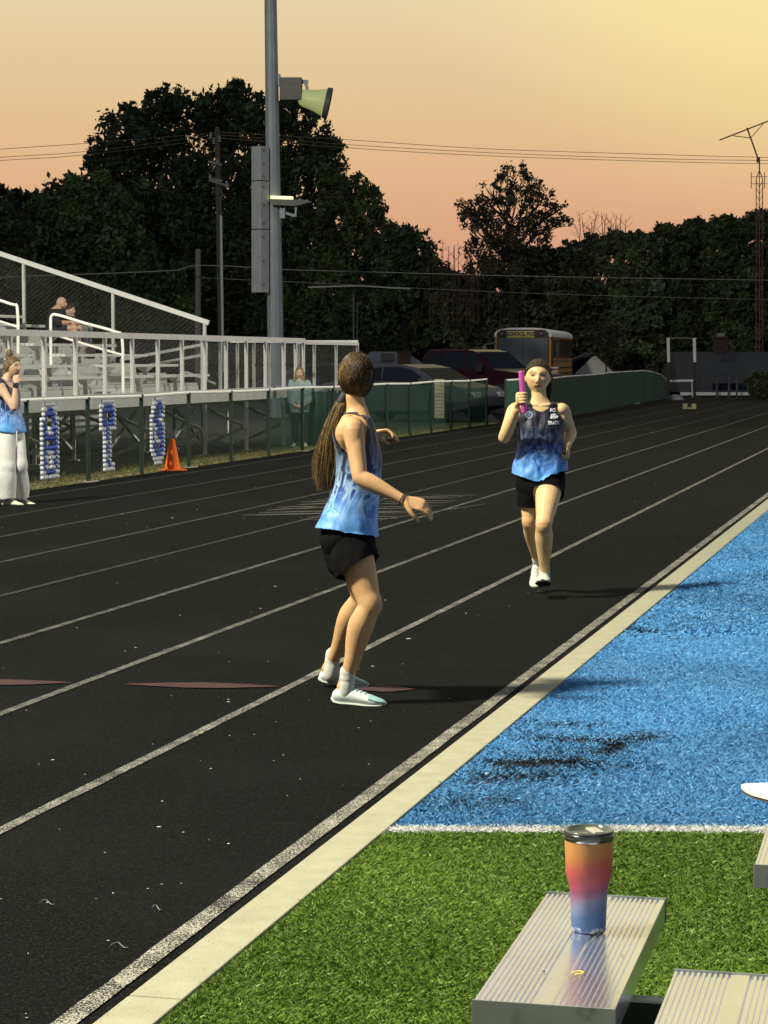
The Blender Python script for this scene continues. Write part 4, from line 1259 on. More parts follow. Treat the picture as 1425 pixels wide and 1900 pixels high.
def house(label, x0, x1, Y, y_ridge, y_eave, roof_m, depth=8, inset=(0, 0), chim=None, name='house'):
    a, b = pix(x0, y_eave, Y), pix(x1, y_eave, Y); ze = a.z; zr = pix(x0, y_ridge, Y).z
    root = empty(name, ((a.x + b.x) / 2, Y + depth / 2, 0), label, 'house')
    i0, i1 = inset[0] * Y / F_PX, inset[1] * Y / F_PX
    mb = MB(); 
    R0, R1 = Vector((a.x + i0, Y + depth / 2, zr)), Vector((b.x - i1, Y + depth / 2, zr))
    A, B = Vector((a.x, Y, ze)), Vector((b.x, Y, ze)); C_, D = Vector((b.x, Y + depth, ze)), Vector((a.x, Y + depth, ze))
    lo = Vector((0, 0, -.12))
    mb.add([A, B, R1, R0, C_, D], [(0, 1, 2, 3), (4, 5, 3, 2), (1, 4, 2), (5, 0, 3)])
    mb.add([A + lo, B + lo, C_ + lo, D + lo], [(0, 1, 2, 3)])
    mb.build('roof', roof_m, root, wpos=True)
    mb = MB(); mb.bar(A + Vector((0, -.04, -.06)), B + Vector((0, -.04, -.06)), .05, .13); mb.build('gutter', WHITEP, root, wpos=True)
    mb = MB(); w = (b.x - a.x); zb = min(-.1, ze - 2.6)
    mb.hexa([(a.x + .4, Y + .4, zb), (b.x - .4, Y + .4, zb), (b.x - .4, Y + depth - .4, zb), (a.x + .4, Y + depth - .4, zb)],
            [(a.x + .4, Y + .4, ze - .14), (b.x - .4, Y + .4, ze - .14), (b.x - .4, Y + depth - .4, ze - .14), (a.x + .4, Y + depth - .4, ze - .14)])
    mb.build('wall', HWALL, root, wpos=True)
    if chim:
        (cx, cw, yt, yb) = chim; c = pix(cx, yt, Y + depth * .2); wd = cw * Y / F_PX
        mb = MB(); zb = pix(cx, yb, Y).z; mb.box((c.x, Y + depth * .2, (c.z + zb) / 2), (wd, wd * .8, c.z - zb)); ch = mb.build('chimney', BRK, root, wpos=True)
        mb = MB(); mb.box((c.x, Y + depth * .2, c.z + .04), (wd * 1.15, wd * .95, .09)); mb.build('chimney_cap', BRK, root, wpos=True)
    return root
h1 = house('low house with a pale grey roof and a dark brick chimney behind the cars', 640, 815, 98, 652, 694, ROOF1, 9, (46, 60), (750, 25, 656, 694))
mb = MB(); mb.box(pix(719, 662, 100.5), (.62, .3, .32)); mb.build('dormer_vent', BLACKM, h1, wpos=True)
mb = MB(); mb.bar(pix(662, 679, 99.7), pix(800, 681, 99.7), .04, .05); mb.build('roof_line', BLACKM, h1, wpos=True)
h2 = house('long dark roofed house at the right edge with a small chimney', 1262, 1560, 93, 652, 728, ROOF2, 10, (14, 14), (1336, 24, 628, 658))
mb = MB(); a = pix(1337, 623, 95); mb.box(a, (.3, .3, .22)); mb.build('chimney_pot', plain('chimney_pot', (.20, .20, .19), .8), h2, wpos=True)
for x in (1345, 1382, 1440):
    mb = MB(); a = pix(x, 735, 93.2); mb.box((a.x, 93.33, .30), (1.0, .1, .5)); mb.build('window', GLASSD, h2, wpos=True)
def gable(label, xl, xr, xp, yt, yb, Y, split=False):
    a, b, t_ = pix(xl, yb, Y), pix(xr, yb, Y), pix(xp, yt, Y)
    root = empty('house', ((a.x + b.x) / 2, Y, 0), label, 'house')
    mb = MB(); mb.prism([a, b, t_], (0, 0, 0), (0, .2, 0)); mb.build('gable', WHITEP if not split else plain('gable_blue', (.33, .38, .45), .7), root, wpos=True)
    mb = MB(); d = Vector((0, 5, 0)); n_ = Vector((0, -.25, 0)); e = Vector((.35, 0, -.25))
    mb.hexa([a - e + n_ - Vector((.7, 0, 0)), t_ + n_, t_ + d, a + d - Vector((.35, 0, .25))], [q + Vector((0, 0, .1)) for q in (a - e + n_ - Vector((.7, 0, 0)), t_ + n_, t_ + d, a + d - Vector((.35, 0, .25)))])
    mb.hexa([t_ + n_, b + Vector((.35, -.25, -.25)), b + Vector((.35, 5, -.25)), t_ + d], [q + Vector((0, 0, .1)) for q in (t_ + n_, b + Vector((.35, -.25, -.25)), b + Vector((.35, 5, -.25)), t_ + d)])
    mb.build('roof', ROOF2, root, wpos=True)
    mb = MB(); zc = a.z - .02; mb.hexa([(a.x, Y + .05, -1), (b.x, Y + .05, -1), (b.x, Y + 5, -1), (a.x, Y + 5, -1)], [(a.x, Y + .05, zc), (b.x, Y + .05, zc), (b.x, Y + 5, zc), (a.x, Y + 5, zc)]); mb.build('wall', HWALL, root, wpos=True)
    return root
gable('small white gabled house beyond the right end of the bus', 1066, 1142, 1103, 658, 694, 104)
gable('tiny pale gable showing just above the maroon truck', 836, 860, 848, 649, 662, 108)

# ------------------------------------------------------------------ vehicles
def wheel(root, c, r, w, ax):
    wr = bpy.data.objects.new('wheel', None); COL.objects.link(wr); wr.parent = root; wr.location = c
    mb = MB(); mb.lathe((0, 0, 0), [(r * .62, -w / 2), (r * .93, -w / 2), (r, -w * .35), (r, w * .35), (r * .93, w / 2), (r * .62, w / 2), (r * .62, -w / 2)], 28, axis=(0, 1, 0)); mb.build('tyre', TYRE, wr, smooth=False)
    mb = MB(); mb.lathe((0, 0, 0), [(r * .62, -w * .42), (r * .55, -w * .30), (.001, -w * .25), (.001, w * .25), (r * .55, w * .3), (r * .62, w * .42)], 20, axis=(0, 1, 0))
    for k in range(6):
        a = k * math.pi / 3; 
        for sy in (-1, 1): mb.bar((0, sy * w * .30, 0), (r * .58 * math.cos(a), sy * w * .38, r * .58 * math.sin(a)), .05, .03, up=(0, 1, 0))
    mb.build('rim', RIM, wr)
def side_extrude(mb, prof, y0, y1, narrow=0.0, zref=0):
    """prof (x,z) polygon; upper points pull inward with height"""
    n = len(prof); V = []
    for sy in (-1, 1):
        for x, z in prof:
            k = max(0, z - zref) * narrow
            V.append((x, sy * (y1 - k), z))
    mb.add(V, [tuple(range(n)), tuple(range(n, 2 * n))[::-1]] + [(i, n + i, n + (i + 1) % n, (i + 1) % n) for i in range(n)])
def vehicle(label, name, cat, px_, Y, yaw, prof, W, wx, wr_, paint, windows, screen=None, glass=None, zref=.9, nar=.22, hood=None, lamps=()):
    p = pix(px_, 690, Y); root = empty(name, (p.x, Y, 0), label, cat, rz=math.radians(yaw))
    paint.node_tree.nodes['Principled BSDF'].inputs['IOR'].default_value = 1.2
    mb = MB(); side_extrude(mb, prof, 0, W / 2, nar, zref); b = mb.build('body', paint, root, bevel=.035)
    for sx in wx:
        for sy in (-1, 1): wheel(root, (sx, sy * (W / 2 - .11), wr_), wr_, .22, None)
        for sy in (-1, 1):
            mb = MB(); mb.lathe((sx, sy * (W / 2 - .04), wr_ + .02), [(wr_ * 1.15, -.05), (wr_ * 1.15, .052), (wr_ * .9, .054), (.01, .05)], 24, axis=(0, sy, 0)); mb.build('wheel_arch', BLACKM, root)
    for poly in windows:
        for sy in (-1, 1):
            mb = MB(); V = [Vector((x, sy * (W / 2 - max(0, z - zref) * nar + .006), z)) for x, z in poly]
            mb.prism(V, (0, -.004 * sy, 0), (0, .004 * sy, 0)); mb.build('window', glass or GLASSD, root)
    for (xa, za, xb, zb) in (screen or []):
        wa, wb = W / 2 - max(0, za - zref) * nar - .08, W / 2 - max(0, zb - zref) * nar - .08
        nx, nz = (zb - za), -(xb - xa); l = math.hypot(nx, nz); nx, nz = nx / l * .008, nz / l * .008
        if nz < 0: nx, nz = -nx, -nz
        mb = MB(); q = [Vector((xa, -wa, za)), Vector((xa, wa, za)), Vector((xb, wb, zb)), Vector((xb, -wb, zb))]
        mb.prism(q, (nx, 0, nz), (nx * 2, 0, nz * 2)); mb.build('windscreen', glass or GLASSD, root)
    for (x, y, z, sx, sy, sz, nm, m_) in lamps:
        mb = MB(); mb.box((x, y, z), (sx, sy, sz)); mb.build(nm, m_, root, bevel=.01)
    return root
HL = plain('headlamp_glass', (.40, .42, .40), .2, .2)
TLm = plain('tail_lamp', (.25, .01, .01), .3)
SILV = plain('sedan_paint', (.055, .058, .075), .4, .1, .05)
BLUEG = plain('dark_blue_paint', (.03, .036, .055), .4, .1, .05)
MAR = plain('maroon_paint', (.022, .006, .011), .3, .1, .05)
sed_prof = [(-2.30, .35), (-2.36, .62), (-2.28, .93), (-1.75, 1.02), (-1.05, 1.33), (-.55, 1.44), (.15, 1.45), (.65, 1.36), (1.35, .99), (2.10, .86), (2.35, .66), (2.36, .38), (1.8, .24), (-1.9, .24)]
sed_win = [[(-1.35, 1.05), (-.98, 1.29), (-.55, 1.37), (-.42, 1.37), (-.42, 1.03)], [(-.36, 1.03), (-.36, 1.38), (.15, 1.385), (.52, 1.31), (1.0, 1.02)]]
lam = [(2.30, .62, .68, .12, .35, .13, 'headlight', HL), (2.30, -.62, .68, .12, .35, .13, 'headlight', HL), (-2.31, .62, .78, .08, .35, .14, 'tail_light', TLm), (-2.31, -.62, .78, .08, .35, .14, 'tail_light', TLm), (.95, -.98, 1.03, .18, .14, .12, 'mirror', SILV), (.95, .98, 1.03, .18, .14, .12, 'mirror', SILV)]
vehicle('dark silver sedan parked nose to the right behind the green fence', 'parked_car', 'car', 766, 57.5, -34, sed_prof, 1.84, (-1.42, 1.42), .335, SILV, sed_win, [(1.30, 1.02, .68, 1.34), (-1.72, 1.03, -1.08, 1.32)], lamps=lam)
vehicle('dark blue car half hidden behind the girl with the long ponytail', 'parked_car', 'car', 628, 66, -28, sed_prof, 1.84, (-1.42, 1.42), .335, BLUEG, sed_win, [(1.30, 1.02, .68, 1.34), (-1.72, 1.03, -1.08, 1.32)], lamps=lam)
pk_prof = [(-2.85, .55), (-2.9, .95), (-2.85, 1.22), (-1.05, 1.24), (-.98, 1.70), (-.80, 1.84), (.55, 1.86), (.85, 1.80), (1.55, 1.28), (2.62, 1.16), (2.82, .95), (2.84, .55), (2.3, .42), (-2.4, .42)]
pk_win = [[(-.88, 1.30), (-.84, 1.68), (-.70, 1.76), (-.35, 1.77), (-.35, 1.29)], [(-.28, 1.29), (-.28, 1.77), (.50, 1.79), (.50, 1.29)], [(.56, 1.29), (.56, 1.78), (.80, 1.74), (1.36, 1.30)]]
vehicle('maroon crew-cab pickup truck parked behind the sedan', 'pickup_truck', 'pickup truck', 868, 66, -36, pk_prof, 1.98, (-1.85, 1.85), .40, MAR, pk_win, [(1.50, 1.31, .90, 1.78)], zref=1.2, nar=.20,
        lamps=[(2.78, .70, .95, .12, .36, .22, 'headlight', HL), (2.78, -.70, .95, .12, .36, .22, 'headlight', HL), (-2.86, -.86, 1.0, .06, .16, .34, 'tail_light', TLm), (-2.86, .86, 1.0, .06, .16, .34, 'tail_light', TLm),
               (1.15, -1.08, 1.32, .20, .20, .24, 'mirror', BLACKM), (1.15, 1.08, 1.32, .20, .20, .24, 'mirror', BLACKM), (.0, -1.0, .46, 2.2, .10, .06, 'running_board', RIM), (0, -.998, 1.02, .18, .02, .03, 'door_handle', RIM)])

# school bus
BY = 92.0
pb = pix(970, 690, BY)
bus = empty('school_bus', (pb.x, BY, 0), 'orange school bus with a white roof parked nose towards the field', 'bus', rz=0)
YEL = plain('bus_yellow', (.62, .24, .03), .45, 0, .08); BROOF = plain('bus_roof', (.86, .84, .76), .5, 0, .05)
sxm = F_PX / BY
BW2, BH0, BH1 = 1.17, .55, 2.86
bus.rotation_euler = (0, 0, math.radians(-9.6))
# local: x right, y away
LEN = 10.5
def rring(y, w, z0, z1, r=.34, n=6):
    pts = [(-w, y, z0), (w, y, z0)]
    for k in range(n + 1):
        a = k / n * math.pi / 2; pts.append((w - r + r * math.cos(a), y, z1 - r + r * math.sin(a)))
    for k in range(n + 1):
        a = math.pi / 2 + k / n * math.pi / 2; pts.append((-w + r + r * math.cos(a), y, z1 - r + r * math.sin(a)))
    return pts
def shell(z0, z1, y0, y1, w, r, crown=.10):
    a, b = rring(y0, w, z0, z1, r), rring(y1, w, z0, z1, r); n = len(a); mb = MB()
    mb.add(a + b, [tuple(range(n)), tuple(range(n, 2 * n))[::-1]] + [(i, n + i, n + (i + 1) % n, (i + 1) % n) for i in range(n)]); return mb
shell(BH0, 2.55, 0, LEN, BW2, .02).build('body', YEL, bus)
mb = MB(); R_ = []
for y in (-.06, LEN + .03):
    ring = []
    for k in range(17):
        a = math.pi * k / 16; ring.append((-math.copysign(abs(math.cos(a)) ** .55, math.cos(a)) * (BW2 + .03), y, 2.50 + .37 * math.sin(a) ** .7))
    R_.append(ring)
n = 17; mb.add(R_[0] + R_[1], [tuple(range(n))[::-1], tuple(range(n, 2 * n))] + [(i, i + 1, n + i + 1, n + i) for i in range(n - 1)] + [(0, n, 2 * n - 1, n - 1)]); mb.build('roof', BROOF, bus)
mb = MB(); 
for k in range(17):
    pass
# windscreen, black header panel, sign
mb = MB(); mb.prism([(-1.06, -.075, 1.22), (1.06, -.075, 1.22), (1.08, -.075, 2.66), (.9, -.075, 2.79), (-.9, -.075, 2.79), (-1.08, -.075, 2.66)], (0, -.008, 0), (0, .012, 0)); mb.build('front_panel', BLACKM, bus)
BGL = plain('bus_glass', (.022, .045, .085), .3, 0, .1)
for x0, x1 in ((-1.03, -.012), (.012, 1.03)):
    mb = MB(); mb.prism([(x0, -.093, 1.27), (x1, -.093, 1.27), (x1, -.093, 2.44), (x0, -.093, 2.44)], (0, -.006, 0), (0, .004, 0)); mb.build('windscreen', BGL, bus)
mb = MB(); mb.box((-.08, -.10, 2.60), (1.16, .03, .27)); mb.build('sign_board', plain('sign_yellow', (.60, .48, .16), .6), bus)
for x in (-.86, .78):
    mb = MB(); mb.lathe((x, -.09, 2.62), [(.10, -.0), (.10, .03), (.06, .05), (.001, .05)], 14, axis=(0, -1, 0)); mb.build('warning_lamp', plain('warning_lamp', (.06, .025, .02), .3), bus)
def text_mesh(txt, size, name, mat, parent, loc, rot=(math.pi / 2, 0, 0), ext=.004, xs=1.0, bold=.0):
    cu = bpy.data.curves.new(name, 'FONT'); cu.body = txt; cu.size = size; cu.align_x = 'CENTER'; cu.align_y = 'CENTER'; cu.extrude = ext; cu.offset = bold
    o = bpy.data.objects.new(name + '_tmp', cu); COL.objects.link(o)
    bpy.context.view_layer.update()
    me = bpy.data.meshes.new_from_object(o.evaluated_get(bpy.context.evaluated_depsgraph_get()))
    bpy.data.objects.remove(o)
    if xs != 1.0: me.transform(Matrix.Diagonal((xs, 1, 1, 1)))
    r = link(name, me, mat, parent); r.location = loc; r.rotation_euler = rot
    return r
text_mesh('SCHOOL BUS', .215, 'sign_lettering', BLACKM, bus, (-.08, -.12, 2.60), bold=.008, xs=.92)
mb = MB(); mb.hexa([(-.95, -1.25, .5), (.95, -1.25, .5), (1.12, -.06, .5), (-1.12, -.06, .5)], [(-.88, -1.15, 1.02), (.88, -1.15, 1.02), (1.10, -.08, 1.20), (-1.10, -.08, 1.20)]); mb.build('hood', YEL, bus, bevel=.05)
for x in (-.7, .7):
    mb = MB(); mb.lathe((x, -1.24, .80), [(.12, 0), (.12, .04), (.001, .05)], 14, axis=(0, -1, 0)); mb.build('headlight', HL, bus)
mb = MB(); mb.box((0, -1.3, .45), (2.1, .12, .22)); mb.build('bumper', BLACKM, bus)
# side: door, windows, rails
for k in range(11):
    y0 = 1.15 + k * .83
    mb = MB(); mb.box((BW2 + .008, y0 + .36, 2.02), (.014, .66, .78)); mb.build('window', plain('bus_side_glass', (.035, .022, .014), .2), bus)
    mb = MB(); mb.box((-BW2 - .008, y0 + .36, 2.02), (.014, .66, .78)); mb.build('window', MATS['bus_side_glass'], bus)
for k in range(12):
    mb = MB(); mb.box((BW2 + .014, 1.10 + k * .83, 2.03), (.026, .09, .86)); mb.build('window_post', plain('bus_post', (.16, .07, .02), .5), bus)
for z in (1.50, 1.2, .95):
    mb = MB(); mb.box((BW2 + .012, LEN / 2 + .5, z), (.03, LEN - 1.1, .07)); mb.build('rub_rail', BLACKM if z != 1.5 else plain('rail_grey', (.16, .16, .15), .5), bus)
mb = MB(); mb.box((BW2 + .008, .55, 1.7), (.02, .8, 1.7)); mb.build('driver_window', BLACKM, bus)
mb = MB(); mb.bar((BW2, -.02, 2.42), (BW2 + .32, -.35, 2.3), .05); mb.bar((BW2 + .32, -.35, 2.3), (BW2 + .3, -.35, 1.55), .05); mb.box((BW2 + .30, -.35, 1.95), (.14, .10, .52)); mb.build('mirror', BLACKM, bus)
mb = MB(); mb.bar((-BW2, -.03, 2.26), (-BW2 - .42, -.30, 2.16), .045); mb.bar((-BW2 - .42, -.30, 2.16), (-BW2 - .42, -.30, 1.6), .045); mb.box((-BW2 - .40, -.3, 1.9), (.16, .10, .42)); mb.build('mirror', plain('mirror_grey', (.16, .17, .17), .5), bus)
mb = MB(); mb.box((BW2 + .22, -.5, 1.22), (.30, .06, .07)); mb.box((BW2 + .2, -.4, 1.08), (.24, .06, .06)); mb.build('stop_arm', WHITEP, bus)
for yy in (-.55 + .9, LEN - 2.2):
    for sx in (-1, 1):
        mb = MB(); mb.lathe((sx * (BW2 - .12), yy, .48), [(.001, -.14), (.48, -.14), (.48, .14), (.001, .14)], 24, axis=(1, 0, 0)); mb.build('wheel', TYRE, bus)

# ------------------------------------------------------------------ field equipment beyond the track
std_y = gnd(1241, 739).y
st = empty('jump_standards', gnd(1265, 739), 'white and black jump standards with a bar between them beyond the far track', 'jump standard')
for x in (1240.5, 1289):
    yb = 740
    a = gnd(x, yb); 
    mb = MB(); mb.bar(pix(x - 1, 627, a.y), pix(x, 672, a.y), .11, .09); mb.build('upright_top', WHITEP, st, wpos=True)
    mb = MB(); mb.bar(pix(x, 672.2, a.y), a, .10, .08); mb.build('upright', BLACKM, st, wpos=True)
    mb = MB(); mb.box(a + Vector((0, 0, .03)), (.5, .5, .05)); mb.build('foot_plate', BLACKM, st, wpos=True)
Y_ = std_y - .1
mb = MB(); mb.bar(pix(1237, 627, Y_), pix(1294, 628, Y_), .03); mb.build('crossbar', plain('bar_grey', (.2, .2, .2), .5), st, wpos=True)
mb = MB(); mb.bar(pix(1237, 707, Y_), pix(1287, 706, Y_), .085); mb.bar(pix(1283.5, 708, Y_), pix(1285, 736, Y_), .04); mb.build('lower_bar', WHITEP, st, wpos=True)
p_ = gnd(1279, 759)
bl = empty('weight_block', p_, 'small yellow block with a notch on the track in front of the jump standards', 'block')
k_ = p_.y / F_PX
mb = MB(); YB = plain('block_yellow', (.36, .33, .15), .7)
for x in (-8, 8): mb.box((x * k_, 0, 5 * k_), (8 * k_, .18, 10 * k_))
mb.box((0, 0, 1.6 * k_), (10 * k_, .18, 3.2 * k_)); mb.build('block_body', YB, bl)
mb = MB(); mb.lathe((0, 0, 8 * k_), [(.06, -.05), (.06, .05), (.001, .06)], 12, axis=(0, 1, 0)); mb.build('plug', BLACKM, bl)
p_ = gnd(1155, 750); fr = empty('white_frame', p_, 'white tubular frame lying against the screened fence', 'frame')
mb = MB(); vs, fs = tube([pix(1148, 745, p_.y), pix(1148, 712, p_.y), pix(1149, 708, p_.y), pix(1153, 708, p_.y), pix(1154, 712, p_.y), pix(1155, 746, p_.y), pix(1157, 749, p_.y), pix(1186, 748, p_.y)], [.033] * 8, 8, 4); mb.add(vs, fs); mb.build('frame_tube', WHITEP, fr, smooth=True, wpos=True)
p_ = gnd(1253, 742); o = MB().lathe(p_, [(.35, 0), (.3, .12), (.12, .2), (.001, .21)], 16).build('weight_bag', plain('bag', (.25, .25, .25), .9), smooth=True); tag(o, 'small grey mound of a bag at the foot of the jump standards', 'bag')
# far picket posts in front of the right house
for i, x in enumerate((1330, 1352, 1367)):
    a = gnd(x, 738); mb = MB(); mb.bar(a, a + Vector((0, 0, .95 if i else .8)), .07); o = mb.build('post', plain('dim_post', (.07, .07, .07), .8)); tag(o, ['leftmost', 'middle', 'rightmost'][i] + ' of three dim posts standing before the dark roofed house', 'post', 'dim posts before the dark house')
    o.name = 'marker_post'
# trash bin behind the fence
p_ = Vector((pix(589, 800, 40.2).x, 40.2, 0)); bn = empty('litter_bin', p_, 'dark green litter bin behind the fence beside the standing woman', 'bin')
mb = MB(); mb.lathe((0, 0, 0), [(.001, .0), (.19, .0), (.215, .98), (.20, 1.0)], 20); mb.build('bin_body', plain('bin_green', (.004, .022, .014), .6), bn, smooth=True)
mb = MB(); mb.lathe((0, 0, 1.0), [(.225, 0), (.23, .06), (.16, .09), (.001, .10)], 20); mb.build('bin_lid', plain('bin_lid', (.22, .25, .24), .5), bn, smooth=True)
# pale yellow board leaning behind the fence by the sedan's wheel
pb_ = empty('pale_board', Vector((pix(815, 780, 52.5).x, 52.5, 0)), 'pale slatted board standing behind the green fence by the sedan wheel', 'board')
mb = MB(); k_ = 52.5 / F_PX
for j in range(11): mb.box((0, 0, .22 + j * .085), (18 * k_, .04, .076))
mb.build('board_slat', plain('board_cream', (.42, .40, .26), .8), pb_)
# ------------------------------------------------------------------ people
def nrm(v):
    v = np.asarray(v, dtype=float); return v / (np.linalg.norm(v) + 1e-12)
SKIN = attr_mat('skin', .50, .35, .07, 30, sss=.12, bump=.08, bscale=260)
HAIRM = attr_mat('hair', .5, .22)
def sstep(a, b, x):
    t = np.clip((x - a) / (b - a), 0, 1); return t * t * (3 - 2 * t)

class Head:
    def __init__(self, c, fwd, up, size=1.0, wide=1.0):
        self.wd = wide
        self.c = np.array(c, float); self.u = nrm(up); f = nrm(fwd)
        self.f = nrm(f - self.u * f.dot(self.u)); self.r = np.cross(self.f, self.u); self.s = size
    def w(self, p):   # local -> world
        p = np.atleast_2d(np.array(p, float)) * self.s
        return self.c + p[:, :1] * self.r * self.wd + p[:, 1:2] * self.f + p[:, 2:3] * self.u
    def loc(self, P):
        d = (np.asarray(P) - self.c) / self.s
        return np.stack([d @ self.r / self.wd, d @ self.f, d @ self.u], 1)
    def mesh(self):
        nu, nv = 64, 48; V = []
        for j in range(nv + 1):
            th = math.pi * j / nv
            for i in range(nu):
                ph = 2 * math.pi * i / nu
                V.append((math.sin(th) * math.cos(ph), math.sin(th) * math.sin(ph), math.cos(th)))
        D = np.array(V); x, y, z = D[:, 0] * .073, D[:, 1] * .092, D[:, 2] * .112
        lo = np.clip(-z / .112, 0, 1)
        x = x * (1 - .20 * lo ** 1.3); yb = np.where(y < 0, y * (1 - .38 * sstep(.1, .8, lo)), y)
        y = np.where(yb > 0, np.minimum(yb, .092) * (1 - .04 * lo), yb)
        fr = sstep(.02, .05, y)
        y = y + fr * .006 * np.exp(-((z + .096) / .018) ** 2) * np.exp(-(x / .03) ** 2)
        y = y - fr * .003 * np.exp(-((z + .078) / .008) ** 2) * np.exp(-(x / .03) ** 2)
        nz = np.interp(z, [-.046, -.038, -.028, .0, .022], [0, .010, .024, .011, 0])
        y = y + fr * nz * np.exp(-(x / np.interp(z, [-.04, .02], [.0125, .0085])) ** 2)
        for sx in (-1, 1):
            y = y - fr * .0125 * np.exp(-((x - sx * .030) / .017) ** 2 - ((z - .010) / .011) ** 2)
            y = y + fr * .003 * np.exp(-((x - sx * .038) / .018) ** 2 - ((z + .022) / .016) ** 2)
        y = y + fr * .004 * np.exp(-((z - .029) / .008) ** 2) * np.exp(-(x / .045) ** 4)
        y = y + fr * .0065 * np.exp(-(x / .021) ** 2) * (np.exp(-((z + .055) / .0055) ** 2) + np.exp(-((z + .066) / .006) ** 2))
        V = self.w(np.stack([x, y, z], 1)).tolist(); F = []
        for j in range(nv):
            for i in range(nu):
                F.append((j * nu + i, j * nu + (i + 1) % nu, (j + 1) * nu + (i + 1) % nu, (j + 1) * nu + i))
        return V, F

def hand_parts(mb, wrist, d, n, s=1.0, curl=(.5, .5, .5, .5), thumb_side=1, thumb_curl=.5, spread=.06, seg=(1, .9, .8), thumb_out=.75):
    """d: wrist to knuckles, n: the way the palm faces; fingers bend towards n"""
    w = np.array(wrist, float); d = nrm(d); n = np.array(n, float); n = nrm(n - d * n.dot(d)); a = np.cross(d, n) * thumb_side  # a: towards the thumb
    vs, fs = tube([w - d * .01 * s, w + d * .02 * s, w + d * .055 * s, w + d * .086 * s], [(.021 * s, .017 * s), (.027 * s, .016 * s), (.036 * s, .0145 * s), (.037 * s, .012 * s)], 16, 4, ref=a); mb.add(vs, fs)
    L = [.072, .080, .074, .058]; off = [.027, .009, -.009, -.026]
    for k in range(4):
        b = w + d * (.083 - .003 * abs(k - 1.2)) * s + a * off[k] * s; dd = nrm(d + a * off[k] * spread * 30)
        pts = [b - dd * .015 * s]; p = b; ang = 0
        pts.append(p)
        ls = [L[k] * s * q for q in (.44, .31, .25)]
        for j in range(3):
            ang += curl[k] * seg[j] * 1.15
            q = dd * math.cos(ang) + n * math.sin(ang); p = p + q * ls[j]; pts.append(p)
        r = (.0100 if k < 3 else .0086) * s
        vs, fs = tube(pts, [r * 1.05, r * 1.05, r, r * .92, r * .75], 10, 4); mb.add(vs, fs)
    b = w + d * .022 * s + a * .020 * s
    e = nrm(d * .72 + a * thumb_out + n * .30); p1 = b + e * .036 * s
    e2 = nrm(e * (1 - .3 * thumb_curl) + n * .55 * thumb_curl + d * .35 - a * .35 * thumb_curl); p2 = p1 + e2 * .030 * s
    e3 = nrm(e2 + n * .6 * thumb_curl - a * .5 * thumb_curl); p3 = p2 + e3 * .024 * s
    vs, fs = tube([b - e * .01 * s, b, p1, p2, p3], [.015 * s, .015 * s, .0115 * s, .0102 * s, .0078 * s], 10, 4); mb.add(vs, fs)

def seg_dist(P, pts):
    """distance of points to a polyline and position along it"""
    best = np.full(len(P), 1e9); along = np.zeros(len(P)); acc = 0
    for a, b in zip(pts[:-1], pts[1:]):
        a, b = np.array(a, float), np.array(b, float); d = b - a; L = np.linalg.norm(d)
        t = np.clip((P - a) @ d / L ** 2, 0, 1); q = np.linalg.norm(P - (a + t[:, None] * d), axis=1)
        m = q < best; best = np.where(m, q, best); along = np.where(m, acc + t * L, along); acc += L
    return best, along

def remesh(mb, voxel, smooth=4, fac=.5):
    me = mb.mesh('tmp_body'); o = bpy.data.objects.new('tmp_body', me); COL.objects.link(o)
    r = o.modifiers.new('r', 'REMESH'); r.mode = 'VOXEL'; r.voxel_size = voxel
    s = o.modifiers.new('s', 'SMOOTH'); s.factor = fac; s.iterations = smooth
    bpy.context.view_layer.update()
    out = bpy.data.meshes.new_from_object(o.evaluated_get(bpy.context.evaluated_depsgraph_get()))
    bpy.data.objects.remove(o); bpy.data.meshes.remove(me)
    return out

def arrays(me):
    V = np.empty(len(me.vertices) * 3, np.float32); me.vertices.foreach_get('co', V); V = V.reshape(-1, 3).astype(float)
    lt = np.empty(len(me.polygons), np.int32); me.polygons.foreach_get('loop_total', lt)
    li = np.empty(len(me.loops), np.int32); me.loops.foreach_get('vertex_index', li)
    st = np.concatenate([[0], np.cumsum(lt)[:-1]])
    F = np.stack([li[st], li[st + 1], li[st + 2], li[st + np.minimum(3, lt - 1)]], 1)
    return V, F
def normals(V, F):
    n = np.cross(V[F[:, 2]] - V[F[:, 0]], V[F[:, 3]] - V[F[:, 1]]); N = np.zeros_like(V)
    for k in range(4): np.add.at(N, F[:, k], n)
    return N / (np.linalg.norm(N, axis=1)[:, None] + 1e-12)
def edges(F):
    E = np.vstack([F[:, [0, 1]], F[:, [1, 2]], F[:, [2, 3]], F[:, [3, 0]]]); return E[E[:, 0] != E[:, 1]]
def lap(V, E, it, lam=.5, fix=None):
    cnt = np.zeros(len(V)); np.add.at(cnt, E[:, 0], 1); np.add.at(cnt, E[:, 1], 1); cnt = np.maximum(cnt, 1)[:, None]
    for _ in range(it):
        S = np.zeros_like(V); np.add.at(S, E[:, 0], V[E[:, 1]]); np.add.at(S, E[:, 1], V[E[:, 0]])
        W = V + lam * (S / cnt - V)
        if fix is not None: W[fix] = V[fix]
        V = W
    return V
def fnoise(P, scale, seed=0):
    out = np.empty(len(P))
    for i, p in enumerate(P): out[i] = mnoise.noise((p[0] * scale + seed, p[1] * scale, p[2] * scale))
    return out

